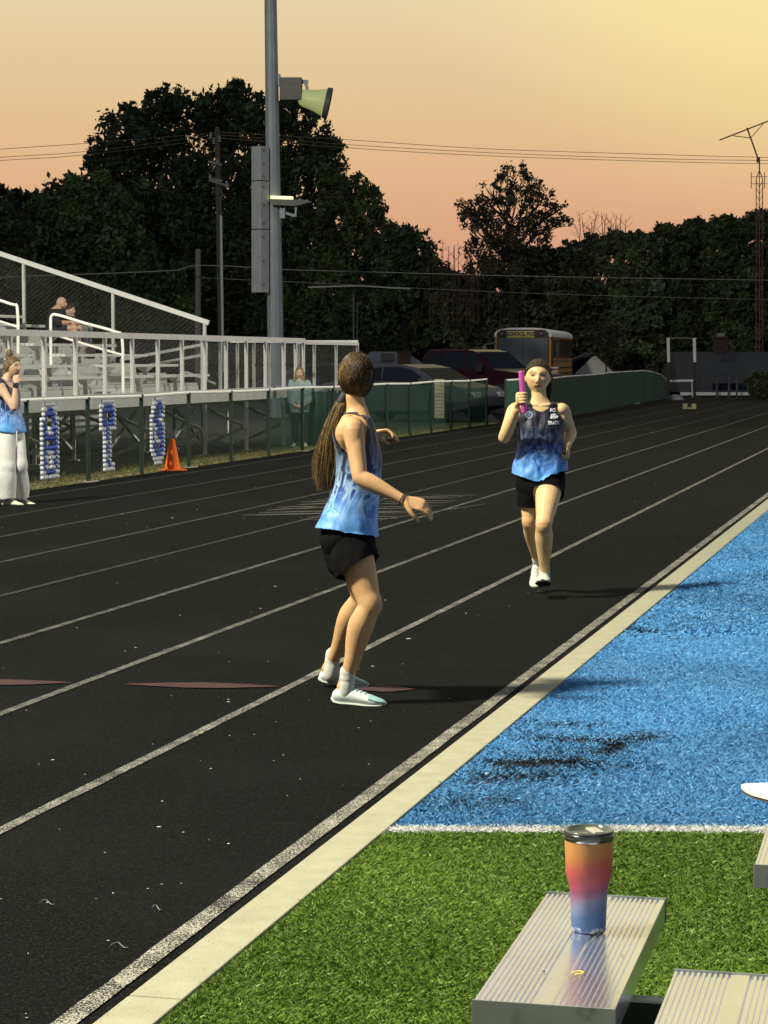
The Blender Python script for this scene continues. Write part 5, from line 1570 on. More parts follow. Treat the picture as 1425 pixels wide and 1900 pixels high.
def garment(name, V, F, f, off, mat, parent, smooth=8, post=2, thick=.0025, col=None, wrinkle=0.0, wscale=(12, 12, 5), cut_smooth=3, solo=True):
    val = f(V); keep = val > 0; fk = keep[F].any(1); F2 = F[fk]
    # only the largest connected piece is cloth
    lab = np.arange(len(V)); E_ = edges(F2)
    while True:
        old = lab.copy(); np.minimum.at(lab, E_[:, 0], lab[E_[:, 1]]); np.minimum.at(lab, E_[:, 1], lab[E_[:, 0]]); lab = lab[lab]
        if (lab == old).all(): break
    vals_, n_l = np.unique(lab[F2[:, 0]], return_counts=True); F2 = F2[lab[F2[:, 0]] == vals_[n_l.argmax()]] if solo else F2
    used = np.unique(F2); remap = -np.ones(len(V), int); remap[used] = np.arange(len(used))
    P = V[used].copy(); v = val[used]; k = keep[used]; F2 = remap[F2]; E = edges(F2)
    # snap the outer verts onto the cut line
    acc = np.zeros_like(P); cnt = np.zeros(len(P))
    for a, b in ((0, 1), (1, 0)):
        ia, ib = E[:, a], E[:, b]; m = k[ia] & ~k[ib]; ia, ib = ia[m], ib[m]
        t = (v[ia] / (v[ia] - v[ib] + 1e-9))[:, None]
        np.add.at(acc, ib, P[ia] + (P[ib] - P[ia]) * t); np.add.at(cnt, ib, 1)
    m = cnt > 0; P[m] = acc[m] / cnt[m][:, None]
    lonely = (~k) & (~m)
    if lonely.any():     # diagonal corners: pull in towards neighbours
        acc = np.zeros_like(P); cnt = np.zeros(len(P))
        for a, b in ((0, 1), (1, 0)):
            np.add.at(acc, E[:, b], P[E[:, a]]); np.add.at(cnt, E[:, b], 1)
        P[lonely] = acc[lonely] / np.maximum(cnt[lonely], 1)[:, None]
    bnd = ~k
    # even out the rim
    eb = E[bnd[E[:, 0]] & bnd[E[:, 1]]]
    Q = lap(P, eb, cut_smooth, .5) if len(eb) else P; P[bnd] = Q[bnd]
    N0 = normals(P, F2)
    P0 = P.copy(); P = lap(P, E, smooth, .5, fix=bnd) if smooth else P
    # never sink below the body
    d = ((P - P0) * N0).sum(1); P = P + N0 * np.maximum(-d, 0)[:, None] * .85
    N = normals(P, F2); o_ = off(P, N)
    if wrinkle:
        W = P * np.array(wscale); w = fnoise(W, 1.0, 3.7) + .5 * fnoise(W, 2.3, 9.1)
        o_ = o_ + wrinkle * w
    P = P + N * o_[:, None]
    P = lap(P, E, post, .5)
    me = np_mesh(name, P, F2, col=col(P) if col is not None else None)
    o = link(name, me, mat, parent, smooth=True, wpos=True)
    if thick:
        s = o.modifiers.new('cloth', 'SOLIDIFY'); s.thickness = thick; s.offset = 0
    return o, P, F2

def skin_colors(V, head, tone, knees=(), ruddy=(), lips=(.30, .075, .05), brow=(.07, .04, .02), eyes=True, squint=True):
    c = np.tile(np.array(tone, float), (len(V), 1))
    c *= (1 + .05 * np.sin(V[:, 2] * 37 + V[:, 0] * 29) * np.sin(V[:, 1] * 31 + V[:, 2] * 23))[:, None]
    for k in knees:
        w = .5 * np.exp(-(np.linalg.norm(V - np.array(k), axis=1) / .042) ** 2)[:, None]
        c = c * (1 - w) + np.array((tone[0] * .78, tone[1] * .45, tone[2] * .38)) * w
    if head is not None:
        L = head.loc(V); x, y, z = L[:, 0], L[:, 1], L[:, 2]; fr = sstep(.04, .06, y)
        near = (np.abs(x) < .1) & (np.abs(z) < .15)
        fr = fr * near
        ax = np.abs(x)
        m = fr * np.exp(-(x / .021) ** 6) * np.exp(-((z + .0605) / .0085) ** 4)
        c = c * (1 - m[:, None]) + np.array(lips) * m[:, None]
        m = fr * .9 * np.exp(-(x / .022) ** 6) * np.exp(-((z + .0605) / .0016) ** 2)
        c = c * (1 - m[:, None]) + np.array((.06, .015, .012)) * m[:, None]
        bz = .031 + .006 * np.clip((ax - .012) / .02, 0, 1) - .010 * np.clip((ax - .036) / .014, 0, 1)
        m = fr * .85 * np.exp(-((z - bz) / .0052) ** 2) * sstep(.010, .014, ax) * (1 - sstep(.046, .052, ax))
        c = c * (1 - m[:, None]) + np.array(brow) * m[:, None]
        if eyes:
            ez = .009 - .002 * ((ax - .030) / .014) ** 2
            m = fr * .95 * np.exp(-((z - ez) / .0050) ** 2) * np.exp(-((ax - .030) / .0135) ** 6)
            c = c * (1 - m[:, None]) + np.array((.045, .028, .022)) * m[:, None]
            m = fr * .55 * np.exp(-((z - .008) / .013) ** 2) * np.exp(-((ax - .030) / .018) ** 4)
            c = c * (1 - m[:, None]) + np.array(tone) * np.array((.72, .58, .55)) * m[:, None]
        m = fr * .30 * np.exp(-((ax - .040) / .018) ** 2) * np.exp(-((z + .030) / .018) ** 2)
        c = c * (1 - m[:, None]) + np.array(tone) * np.array((1.0, .62, .58)) * m[:, None]
        for sx in (-1, 1):
            m = fr * .8 * np.exp(-((x - sx * .0065) / .003) ** 2 - ((z + .040) / .0028) ** 2)
            c = c * (1 - m[:, None]) + np.array((.10, .03, .02)) * m[:, None]
    return np.clip(c, 0, 1)

def ears(mb, h):
    for sx in (-1, 1):
        pts = [h.w((sx * .070, -.010, -.030))[0], h.w((sx * .077, -.014, -.005))[0], h.w((sx * .076, -.016, .020))[0]]
        vs, fs = tube(pts, [(.006, .010), (.007, .016), (.006, .012)], 10, 3, ref=h.r); mb.add(vs, fs)

def hairline(y):
    return np.interp(y, [-.12, -.085, -.05, -.02, .0, .018, .035, .055, .072, .10], [-.075, -.072, -.066, -.035, .0, .012, .030, .052, .068, .085])

def strands(name, paths, r, cols, parent, mat=HAIRM):
    """paths: list of (n,3) arrays; triangular strands"""
    V, F, C = [], [], []
    for P, c in zip(paths, cols):
        n = len(P); T_ = np.gradient(P, axis=0); T_ /= np.linalg.norm(T_, axis=1)[:, None] + 1e-12
        g = np.array([.31, .77, .55]); A = g - T_ * (T_ @ g)[:, None]; A /= np.linalg.norm(A, axis=1)[:, None] + 1e-12; B = np.cross(T_, A)
        rad = r * (1 - .75 * np.linspace(0, 1, n) ** 2)[:, None]
        b = len(V)
        ring = [P + A * rad, P + (-.5 * A + .87 * B) * rad, P + (-.5 * A - .87 * B) * rad]
        for i in range(n):
            for q in ring: V.append(q[i])
        C += [c] * (3 * n)
        for i in range(n - 1):
            for k in range(3): F.append((b + 3 * i + k, b + 3 * i + (k + 1) % 3, b + 3 * i + 3 + (k + 1) % 3, b + 3 * i + 3 + k))
    me = np_mesh(name, np.array(V), np.array(F), col=np.array(C))
    return link(name, me, mat, parent, smooth=True, wpos=True)

def scalp_paths(h, tie, N, lift=.016, nseg=9, ymax=.075, rough=.002, frizz=0.0):
    """strands combed over the skull to the tie point (head-local coordinates)"""
    out = []; td = nrm(tie)
    while len(out) < N:
        d = nrm(rng.normal(0, 1, 3)); y = d[1] * .092; z = d[2] * .112
        if z < hairline(np.array([y]))[0] + .003: continue
        ang = math.acos(max(-1, min(1, float(d @ td)))); P = []
        for k in range(nseg):
            f = k / (nseg - 1)
            q = d if ang < 1e-3 else (math.sin((1 - f) * ang) * d + math.sin(f * ang) * td) / math.sin(ang)
            lo = max(0, -q[2])
            base = np.array([q[0] * .073 * (1 - .20 * lo ** 1.3), q[1] * .092 * ((1 - .38 * float(sstep(.1, .8, lo))) if q[1] < 0 else 1), q[2] * .112])
            l = lift * (1 - .35 * f) + rough * rng.normal() + frizz * abs(rng.normal())
            P.append(base + nrm(base) * l)
        out.append(h.w(np.array(P)))
    return out

JN = NT('jersey_cloth')   # tie-dye print: navy shoulders, marbled blue, pale blue hem. Attribute 'Col' carries height (r) and side (g)
def jersey_mat(name, seed, pale):
    x = NT(name); a = x.new('ShaderNodeVertexColor'); a.layer_name = 'Col'
    sp_ = x.new('ShaderNodeSeparateColor'); x.l(a.outputs[0], sp_.inputs[0])
    mp = x.new('ShaderNodeMapping'); mp.inputs['Location'].default_value = (seed, seed * .3, 0); mp.inputs['Scale'].default_value = (1, 1, .6); mp.inputs['Rotation'].default_value = (0, .6, 0)
    x.l(x.new('ShaderNodeTexCoord').outputs['Object'], mp.inputs[0])
    n1 = x.noise(7, 4, .55, mp.outputs[0], 1.6); n2 = x.noise(8, 4, .55, mp.outputs[0], 2.0)
    m1 = x.new('ShaderNodeMath', operation='MULTIPLY_ADD'); m1.inputs[1].default_value = .42; x.l(n1.outputs[0], m1.inputs[0]); x.l(sp_.outputs[0], m1.inputs[2])
    base = x.ramp(m1.outputs[0], [(.22, (.11, .36, .80)), (.38, (.060, .26, .72)), (.54, (.024, .13, .46)), (.66, (.009, .04, .18)), (.76, (.005, .010, .040)), (1.0, (.007, .007, .022))])
    mid_ = x.ramp(sp_.outputs[0], [(.02, (0, 0, 0)), (.34, (1, 1, 1)), (.42, (1, 1, 1)), (.80, (0, 0, 0))])
    st = x.ramp(n2.outputs[0], [(.44, (0, 0, 0)), (.52, (1, 1, 1)), (.56, (1, 1, 1)), (.62, (0, 0, 0))])
    f1 = x.mix(1.0, mid_, st, 'MULTIPLY')
    base = x.mix(x.mix(1.0, f1, (pale,) * 3, 'MULTIPLY'), base, (.36, .56, .82))
    dk = x.ramp(n2.outputs[0], [(.58, (0, 0, 0)), (.68, (.9, .9, .9))]); f2 = x.mix(1.0, mid_, dk, 'MULTIPLY')
    base = x.mix(f2, base, (.02, .015, .16))
    f3 = x.ramp(n2.outputs[0], [(.26, (.8, .8, .8)), (.42, (0, 0, 0))])
    base = x.mix(x.mix(1.0, mid_, f3, 'MULTIPLY'), base, (.010, .014, .05))
    x.set(Base_Color=base, Roughness=.55); x.b.inputs['Sheen Weight'].default_value = .15
    x.bump(x.noise(900, 2, .5, x.coord()).outputs[0], .15, .001)
    return x.m
bpy.data.materials.remove(JN.m)
SHORTS = plain('black_shorts', (.0045, .0045, .005), .9, 0, .2, 20, .1, 300, .1)
SHOEW = plain('shoe_white', (.60, .66, .62), .5, 0, .06, 30, .1, 200)
SHOEW2 = plain('shoe_cream', (.66, .66, .52), .55, 0, .06, 30)
SOCKW = plain('sock_white', (.62, .62, .56), .9, 0, .08, 60, .5, 250)
SOLEW = plain('shoe_sole', (.42, .46, .42), .6, 0, .1)
MINT = plain('shoe_mint', (.32, .56, .52), .5, 0, .1)
SOLEK = plain('sole_black', (.008, .008, .008), .7)

def shoe(root, heel, toe, upv, s=1.0, mat=SHOEW, sole=SOLEW, sock_to=None, toe_mat=None):
    """heel, toe: points on the bottom line of the sole"""
    h, t = np.array(heel, float), np.array(toe, float); d = t - h; L = np.linalg.norm(d); d /= L
    u = np.array(upv, float); u = nrm(u - d * u.dot(d)); r = np.cross(d, u)
    fr = [0, .06, .18, .32, .45, .58, .70, .82, .92, .98, 1.0]
    hw = [.012, .027, .032, .031, .034, .040, .044, .043, .035, .021, .006]
    tp = [.050, .078, .086, .088, .082, .070, .058, .046, .038, .030, .022]
    bt = [.020, .008, .003, .003, .003, .002, .002, .003, .006, .010, .014]
    def ring(f, w, a, b, n=18):
        c = h + d * L * f; out = []
        for k in range(n):
            q = 2 * math.pi * k / n; x = math.cos(q); z = math.sin(q)
            zz = (a + b) / 2 + (a - b) / 2 * z
            ww = w * (1 - .28 * max(0, z) ** 1.2)
            out.append(c + r * ww * s * np.sign(x) * abs(x) ** .8 + u * zz * s)
        return out
    V = []; n = 18
    for i in range(len(fr)): V += ring(fr[i], hw[i], tp[i], bt[i] + .006)
    F = [(i * n + k, i * n + (k + 1) % n, (i + 1) * n + (k + 1) % n, (i + 1) * n + k) for i in range(len(fr) - 1) for k in range(n)]
    F += [tuple(range(n))[::-1], tuple((len(fr) - 1) * n + k for k in range(n))]
    mb = MB(); mb.add(V, F); so = mb.build('shoe', mat, root, smooth=True, wpos=True)
    sd = so.modifiers.new('sub', 'SUBSURF'); sd.levels = 1; sd.render_levels = 1
    V = []
    for i in range(len(fr)): V += ring(fr[i] * 1.01 - .004, hw[i] * 1.06 + .001, bt[i] + .016, bt[i] - .002)
    mb = MB(); mb.add(V, F); mb.build('sole', sole, root, smooth=True, wpos=True)
    # laces
    mb = MB()
    for k in range(4):
        f = .40 + .075 * k; w = .020 * s; z = np.interp(f, fr, tp) * s + .001
        a = h + d * L * f + u * z; p = [a - r * w - u * .006 + d * .004, a + u * .002, a + r * w - u * .006 - d * .004]
        vs, fs = tube(p, [.0024] * 3, 6, 3); mb.add(vs, fs)
    mb.build('lace', toe_mat or mat, root, smooth=True, wpos=True)
    if toe_mat is not None:
        V = []
        for i in range(6, len(fr)): V += ring(fr[i], hw[i] + .0012, tp[i] + .0012 - .5 * (tp[i] - bt[i]) * 0, (tp[i] + bt[i]) * .5)
        m = len(fr) - 6
        F2 = [(i * n + k, i * n + (k + 1) % n, (i + 1) * n + (k + 1) % n, (i + 1) * n + k) for i in range(m - 1) for k in range(n)]
        mb = MB(); mb.add(V, F2); mb.build('toe_panel', toe_mat, root, smooth=True, wpos=True)

def sock(root, ankle, up_pt, s=1.0, mat=SOCKW, r0=.036, r1=.036, low=None):
    a, b = np.array(ankle, float), np.array(up_pt, float); d = nrm(b - a)
    pts = [a - d * .035 * s, a, a + (b - a) * .35, a + (b - a) * .5, a + (b - a) * .8, b]
    vs, fs = tube(pts, [r0 * s, r0 * 1.04 * s, r0 * s * .98, r0 * s * 1.02, r1 * s, r1 * 1.04 * s], 18, 3); mb = MB(); mb.add(vs, fs); mb.build('sock', mat, root, smooth=True, wpos=True)

def leg(mb, hip, knee, ankle, toe, s=1.0, thick=1.0, front=None):
    hip, knee, ankle, toe = [np.array(q, float) for q in (hip, knee, ankle, toe)]
    back = nrm(ankle - knee); f = nrm(toe - ankle); f = f - back * f.dot(back); f = nrm(f)
    t = thick * s
    th = lambda q: hip + (knee - hip) * q
    sh = lambda q: knee + (ankle - knee) * q
    vs, fs = tube([th(0), th(.18), th(.4), th(.65), th(.85), th(1.0), sh(.10)], [.083 * t, .083 * t, .075 * t, .064 * t, .054 * t, .052 * t, .048 * t], 20, 5); mb.add(vs, fs)
    vs, fs = tube([th(.93), sh(.02), sh(.15) - f * .006 * s, sh(.30) - f * .012 * s, sh(.5) - f * .008 * s, sh(.72), sh(.9), sh(1.02)],
                  [.046 * t, .049 * t, .052 * t, .056 * t, .049 * t, .038 * t, .031 * t, .031 * t], 20, 5); mb.add(vs, fs)
    vs, fs = tube([knee - nrm(knee - hip) * .02 + f * .012, knee + f * .016 * s, knee + back * .03 + f * .010], [.030 * t, .038 * t, .030 * t], 14, 3); mb.add(vs, fs)   # kneecap
    d = toe - ankle
    fb = ankle + back * .062 * s
    vs, fs = tube([ankle, fb, fb + d * .30], [.030 * s, .028 * s, .022 * s], 12, 3); mb.add(vs, fs)

def arm(mb, sh, el, wr, s=1.0, thick=1.0, fore_ref=None):
    sh, el, wr = [np.array(q, float) for q in (sh, el, wr)]; t = s * thick
    a = lambda q: sh + (el - sh) * q; b = lambda q: el + (wr - el) * q
    vs, fs = tube([a(-.12), a(.05), a(.25), a(.5), a(.75), a(.97), b(.06)], [.040 * t, .049 * t, .046 * t, .042 * t, .039 * t, .037 * t, .037 * t], 18, 5); mb.add(vs, fs)
    vs, fs = tube([a(.93), b(.02), b(.2), b(.4), b(.65), b(.88), b(1.03)], [.035 * t, .038 * t, .041 * t, .038 * t, .031 * t, .0255 * t, .025 * t], 18, 5); mb.add(vs, fs)

def eye_parts(root, h, iris=(.05, .03, .02)):
    for sx in (-1, 1):
        c = h.w((sx * .030, .0775, .009))[0]; V = []; F = []; col = []
        n, m = 14, 8
        for j in range(m + 1):
            for i in range(n):
                th = math.pi * j / m; ph = 2 * math.pi * i / n
                l = np.array((math.sin(th) * math.cos(ph) * .0125, math.cos(th) * .0045, math.sin(th) * math.sin(ph) * .0030))
                V.append(c + (h.r * l[0] + h.f * l[1] + h.u * l[2]) * h.s)
                dd = math.hypot(l[0], l[2] * 1.2); col.append(iris if (dd < .0052 or l[2] > .0008) else (.20, .16, .13))
        for j in range(m):
            for i in range(n): F.append((j * n + i, j * n + (i + 1) % n, (j + 1) * n + (i + 1) % n, (j + 1) * n + i))
        link('eye', np_mesh('eye', V, F, col=col), attr_mat('eye', .2, .6), root, smooth=True, wpos=True)

def hvcol(z0, z1):
    def f(P):
        h = np.clip((P[:, 2] - z0) / (z1 - z0), 0, 1); return np.stack([h, h * 0 + .5, h], 1)
    return f

# ================================================================== girl waiting for the baton (near)
def girl_waiting():
    Y = 10.28
    root = empty('person', gnd(655, 1300), 'girl with a very long ponytail and blue jersey, back turned, waiting on the track', 'person')
    S = np.array((math.sin(math.radians(4)), -1, 0)); S = nrm((.06, -1, 0)); Fv = nrm((1, .06, 0))
    k = Y / F_PX
    P = lambda x, y, dy=0.0: np.array(pix(x, y, Y + dy))
    mb = MB()
    tor = [(657, 735, .043, .044), (659, 752, .046, .047), (661, 766, .070, .058), (661, 780, .118, .070), (661, 797, .148, .080), (662, 822, .150, .088), (664, 850, .140, .092),
           (663, 880, .124, .084), (660, 912, .118, .080), (655, 945, .136, .090), (650, 972, .158, .102), (648, 1000, .160, .106), (649, 1022, .140, .100), (650, 1036, .10, .08)]
    vs, fs = tube([P(x, y) for x, y, a, b in tor], [(a, b) for x, y, a, b in tor], 36, 4, ref=S, power=2.3); mb.add(vs, fs)
    vs, fs = tube([P(672, 838, -.06), P(676, 852, -.06), P(672, 866, -.06)], [.045, .055, .045], 14, 3); mb.add(vs, fs)
    vs, fs = tube([P(672, 838, .06), P(676, 852, .06), P(672, 866, .06)], [.045, .055, .045], 14, 3); mb.add(vs, fs)
    vs, fs = tube([P(637, 975, -.075), P(634, 995, -.075), P(640, 1018, -.075)], [.075, .09, .07], 16, 3); mb.add(vs, fs)
    vs, fs = tube([P(639, 975, .075), P(636, 995, .075), P(642, 1018, .075)], [.075, .09, .07], 16, 3); mb.add(vs, fs)
    vs, fs = tube([P(645, 782, -.09), P(641, 805, -.10), P(645, 830, -.09)], [.035, .05, .04], 12, 3); mb.add(vs, fs)   # shoulder blade
    # neck and head (turned away from us, towards the runner)
    hc = P(661, 699); hf = nrm((.42, .90, -.02)); h = Head(hc, hf, (.02, 0, 1), .94)
    vs, fs = tube([P(660, 766), P(658, 745), P(657, 722)], [.052, .044, .044], 20, 4); mb.add(vs, fs)
    vs, fs = h.mesh(); mb.add(vs, fs); ears(mb, h)
    # near (right) arm
    shR, elR, wrR = P(656, 800, -.165), P(668, 886, -.25), P(748, 927, -.30)
    arm(mb, shR, elR, wrR, .98)
    vs, fs = tube([P(657, 792, -.12), P(655, 796, -.165), P(658, 832, -.20)], [.046, .052, .038], 18, 4); mb.add(vs, fs)
    hand_parts(mb, wrR, P(785, 938, -.31) - wrR, (-.15, .75, -.75), 1.06, (.30, .38, .46, .52), thumb_side=-1, thumb_curl=.5)
    # far (left) arm, forearm raised in front
    shL, elL, wrL = P(664, 800, .165), P(663, 868, .25), P(681, 806, .24)
    wrL = P(688, 805, .22)
    arm(mb, shL, elL, wrL, .96)
    hand_parts(mb, wrL, (1, .1, .10), (0, -.5, -1), .92, (.35, .4, .45, .5), thumb_side=1)
    # legs
    hipR, knR, anR = P(650, 1003, -.085), P(687, 1122, -.17), P(643, 1258, -.13)
    hipL, knL, anL = P(652, 1003, .085), P(672, 1108, .22), P(615, 1228, .38)
    leg(mb, hipR, knR, anR, anR + np.array((.17, -.02, -.05)), 1.0, 1.07)
    leg(mb, hipL, knL, anL, anL + np.array((.17, .02, -.05)), 1.0, 1.04)
    me = remesh(mb, .0042, 5); V, F = arrays(me)
    c = skin_colors(V, None, (.60, .36, .17), knees=[knR + np.array((.05, -.01, 0))])
    bpy.data.meshes.remove(me)
    me = np_mesh('body', V, F, col=c); body = link('body', me, SKIN, root, smooth=True, wpos=True)
    # jersey
    hemz = P(640, 990)[2]; armR, armL = [shR + (0, .025, .028), shR + (0, 0, .005), elR, wrR, wrR + nrm(wrR - elR) * .2], [shL + (0, 0, .012), elL, wrL, wrL + (.2, 0, 0)]
    nb = P(664, 752)
    def fj(V):
        dR, aR = seg_dist(V, armR); dL, aL = seg_dist(V, armL)
        hz = hemz + .012 * (V[:, 0] - nb[0] < 0) * 0 + .02 * np.clip((nb[0] - V[:, 0]) / .1, -1, 1)
        e = (V - nb); fx = e @ Fv; sx = e @ S
        drop = np.where(fx > 0, .105, .045)          # front neckline scoops lower
        neck = np.sqrt((sx / .098) ** 2 + (fx / .11) ** 2 + (e[:, 2] / drop) ** 2) - 1
        # racer back: the arm openings cut in deeply behind the shoulders
        cut = .064 + .03 * sstep(.04, .14, aR) * 0 + .040 * sstep(-.01, .06, -fx) * np.exp(-((e[:, 2] + .10) / .10) ** 2)
        hw = np.interp(-V[:, 2], [-P(0, y)[2] for x, y, a, b in tor], [a for x, y, a, b in tor])
        return np.minimum.reduce([(V[:, 2] - hz) * 1.0, neck * .07, np.where(aR < .20, dR - cut, 1), np.where(aL < .20, dL - cut, 1), hw + .016 - np.abs((V - P(661, 800)) @ S), (P(0, 735)[2] - V[:, 2])])
    zt, zb = P(0, 770)[2], P(0, 990)[2]
    def offj(Pn, N):
        f = np.clip((zt - Pn[:, 2]) / (zt - zb), 0, 1); back = np.clip(-(N @ Fv), 0, 1); frn = np.clip((N @ Fv), 0, 1)
        return .007 + .016 * f + .019 * back * sstep(.5, 1, f) + .004 * frn * sstep(.5, .95, f) + .012 * np.exp(-((f - .62) / .2) ** 2)
    garment('jersey', V, F, fj, offj, jersey_mat('jersey_near', 3.1, .9), root, smooth=14, post=5, wrinkle=.007, wscale=(16, 16, 5), col=hvcol(zb, zt))
    # shorts
    def fs_(V):
        dR, aR = seg_dist(V, [hipR, knR, anR]); dL, aL = seg_dist(V, [hipL, knL, anL])
        al = np.where(dR - .0 < dL, aR, aL) + .0
        leg_end = .135 + .03 * np.clip(((V - np.array(hipR)) @ -Fv) / .08, -1, 1)
        aw, _ = seg_dist(V, armR)
        return np.minimum.reduce([P(0, 960)[2] - V[:, 2], leg_end - al, aw - .05])
    def offs(Pn, N):
        f = sstep(P(0, 1000)[2], P(0, 1050)[2], -(-Pn[:, 2])) * 0
        lowz = np.clip((P(0, 985)[2] - Pn[:, 2]) / .15, 0, 1)
        return .007 + .020 * lowz + .010 * lowz * np.clip(-(N @ Fv), 0, 1)
    garment('shorts', V, F, fs_, offs, SHORTS, root, smooth=8, post=4, wrinkle=.006, wscale=(22, 22, 8))
    # shoes and socks
    shoe(root, P(615, 1306, -.12), P(716, 1313, -.17), (0, 0, 1), .96, SHOEW, SOLEW, toe_mat=MINT)
    shoe(root, P(590, 1268, .40), P(682, 1278, .44), (-.08, 0, 1), .96, SHOEW, SOLEW, toe_mat=MINT)
    sock(root, anR + (0, 0, -.035), anR + (.006, 0, .028), 1.0); sock(root, anL + (0, 0, -.03), anL + (.008, 0, .035), 1.0)
    # hair: cap, combed strands, tie and long tail
    def fh(V):
        L = h.loc(V); return np.where((np.abs(L[:, 0]) < .12) & (np.abs(L[:, 1]) < .13) & (L[:, 2] < .15), L[:, 2] - hairline(L[:, 1]), -1) * h.s
    garment('hair', V, F, fh, lambda Pn, N: .009 + 0 * Pn[:, 0], HAIRM, root, smooth=6, post=3, thick=0, wrinkle=.004, wscale=(20, 20, 20),
            col=lambda Pn: np.tile((.045, .028, .014), (len(Pn), 1)) * (1 + .5 * fnoise(Pn, 60))[:, None])
    tie = h.loc(P(634, 742, -.01)[None])[0]
    pal = [(.075, .046, .018), (.12, .075, .030), (.20, .13, .050), (.030, .019, .011), (.34, .23, .09)]
    sp = scalp_paths(h, tie, 3200, .0120, 8, rough=.0009, frizz=.0008)
    strands('hair_strands', sp, .0011, [np.array(pal[rng.choice(5, p=[.34, .27, .14, .22, .03])]) * rng.uniform(.8, 1.2) for _ in sp], root)
    wl = []
    for _ in range(200):
        d = nrm(rng.normal(0, 1, 3)); d[2] = abs(d[2]); q = d * (.080, .098, .122); e = q + nrm(q) * rng.uniform(.004, .012) + rng.normal(0, .006, 3); wl.append(h.w(np.array([q, (q + e) / 2 + rng.normal(0, .002, 3), e])))
    strands('flyaway_hair', wl, .0006, [np.array((.12, .08, .04))] * len(wl), root)
    path = [P(638, 738, 0), P(630, 752, -.02), P(621, 775, -.03), P(612, 810, -.035), P(606, 850, -.03), P(605, 885, -.03), P(606, 920, -.03)]
    wid = [.020, .021, .027, .040, .052, .050, .030]
    CP = catmull(path, 3); CW = np.interp(np.linspace(0, 1, len(CP)), np.linspace(0, 1, len(wid)), wid)
    tails, cols = [], []
    for i in range(3600):
        a = rng.uniform(0, 2 * math.pi); rr = rng.uniform(0, 1) ** .55 * (1.0 if i % 12 else 1.35); end = rng.uniform(.80, 1.0) if i % 5 else rng.uniform(.5, .9)
        m = max(6, int(len(CP) * end)); ph = rng.uniform(0, 6.28); amp = rng.uniform(0, .12); fq = rng.uniform(.3, .8)
        u = np.arange(m); ox = np.cos(a + .15 * np.sin(u * fq + ph)) * rr + amp * np.sin(u * fq + ph); oy = np.sin(a) * rr
        grow = 1.0
        p = CP[:m] + np.outer(ox * CW[:m], (1, 0, .12)) + np.outer(oy * CW[:m] * .6, (0, 1, 0))
        tails.append(p)
        lock = math.sin(a * 3 + rr * 4)
        b = np.array(pal[rng.choice(5, p=[.24, .28, .26, .10, .12])]) * (1.05 + .28 * lock)
        cols.append(b)
    strands('ponytail', tails, .0013, cols, root)
    core = MB(); vs, fs = tube([tuple(p) for p in path[:-1]], [(w * .75, w * .42) for w in wid[:-1]], 16, 4, ref=(1, 0, 0)); core.add(vs, fs); core.build('ponytail_core', plain('hair_core', (.035, .022, .011), .6, 0, .3, 60), root, smooth=True, wpos=True)
    mb = MB(); vs, fs = tube([P(640, 735, 0), P(633, 746, -.01)], [.024, .0235], 16, 3); mb.add(vs, fs); mb.build('hair_tie', plain('hair_tie', (.012, .012, .014), .7), root, smooth=True, wpos=True)
    # earring, bracelet
    e = h.w((.088, .012, -.034))[0]; mb = MB(); mb.lathe(e, [(.0001, -.005), (.005, -.002), (.005, .002), (.0001, .005)], 10); mb.build('earring', plain('earring', (.85, .82, .7), .2, .6), root, smooth=True, wpos=True)
    d = nrm(wrR - elR); c0 = wrR - d * .005
    A = nrm(np.cross(d, (0, 1, 0))); B = np.cross(d, A); ring = [c0 + (A * math.cos(q) + B * math.sin(q)) * .030 for q in np.linspace(0, 2 * math.pi, 20)]
    mb = MB(); vs, fs = tube(ring, [.0032] * 20, 6, 1, cap=False); mb.add(vs, fs); mb.build('bracelet', plain('bracelet', (.018, .022, .018), .5), root, smooth=True, wpos=True)
girl_waiting()

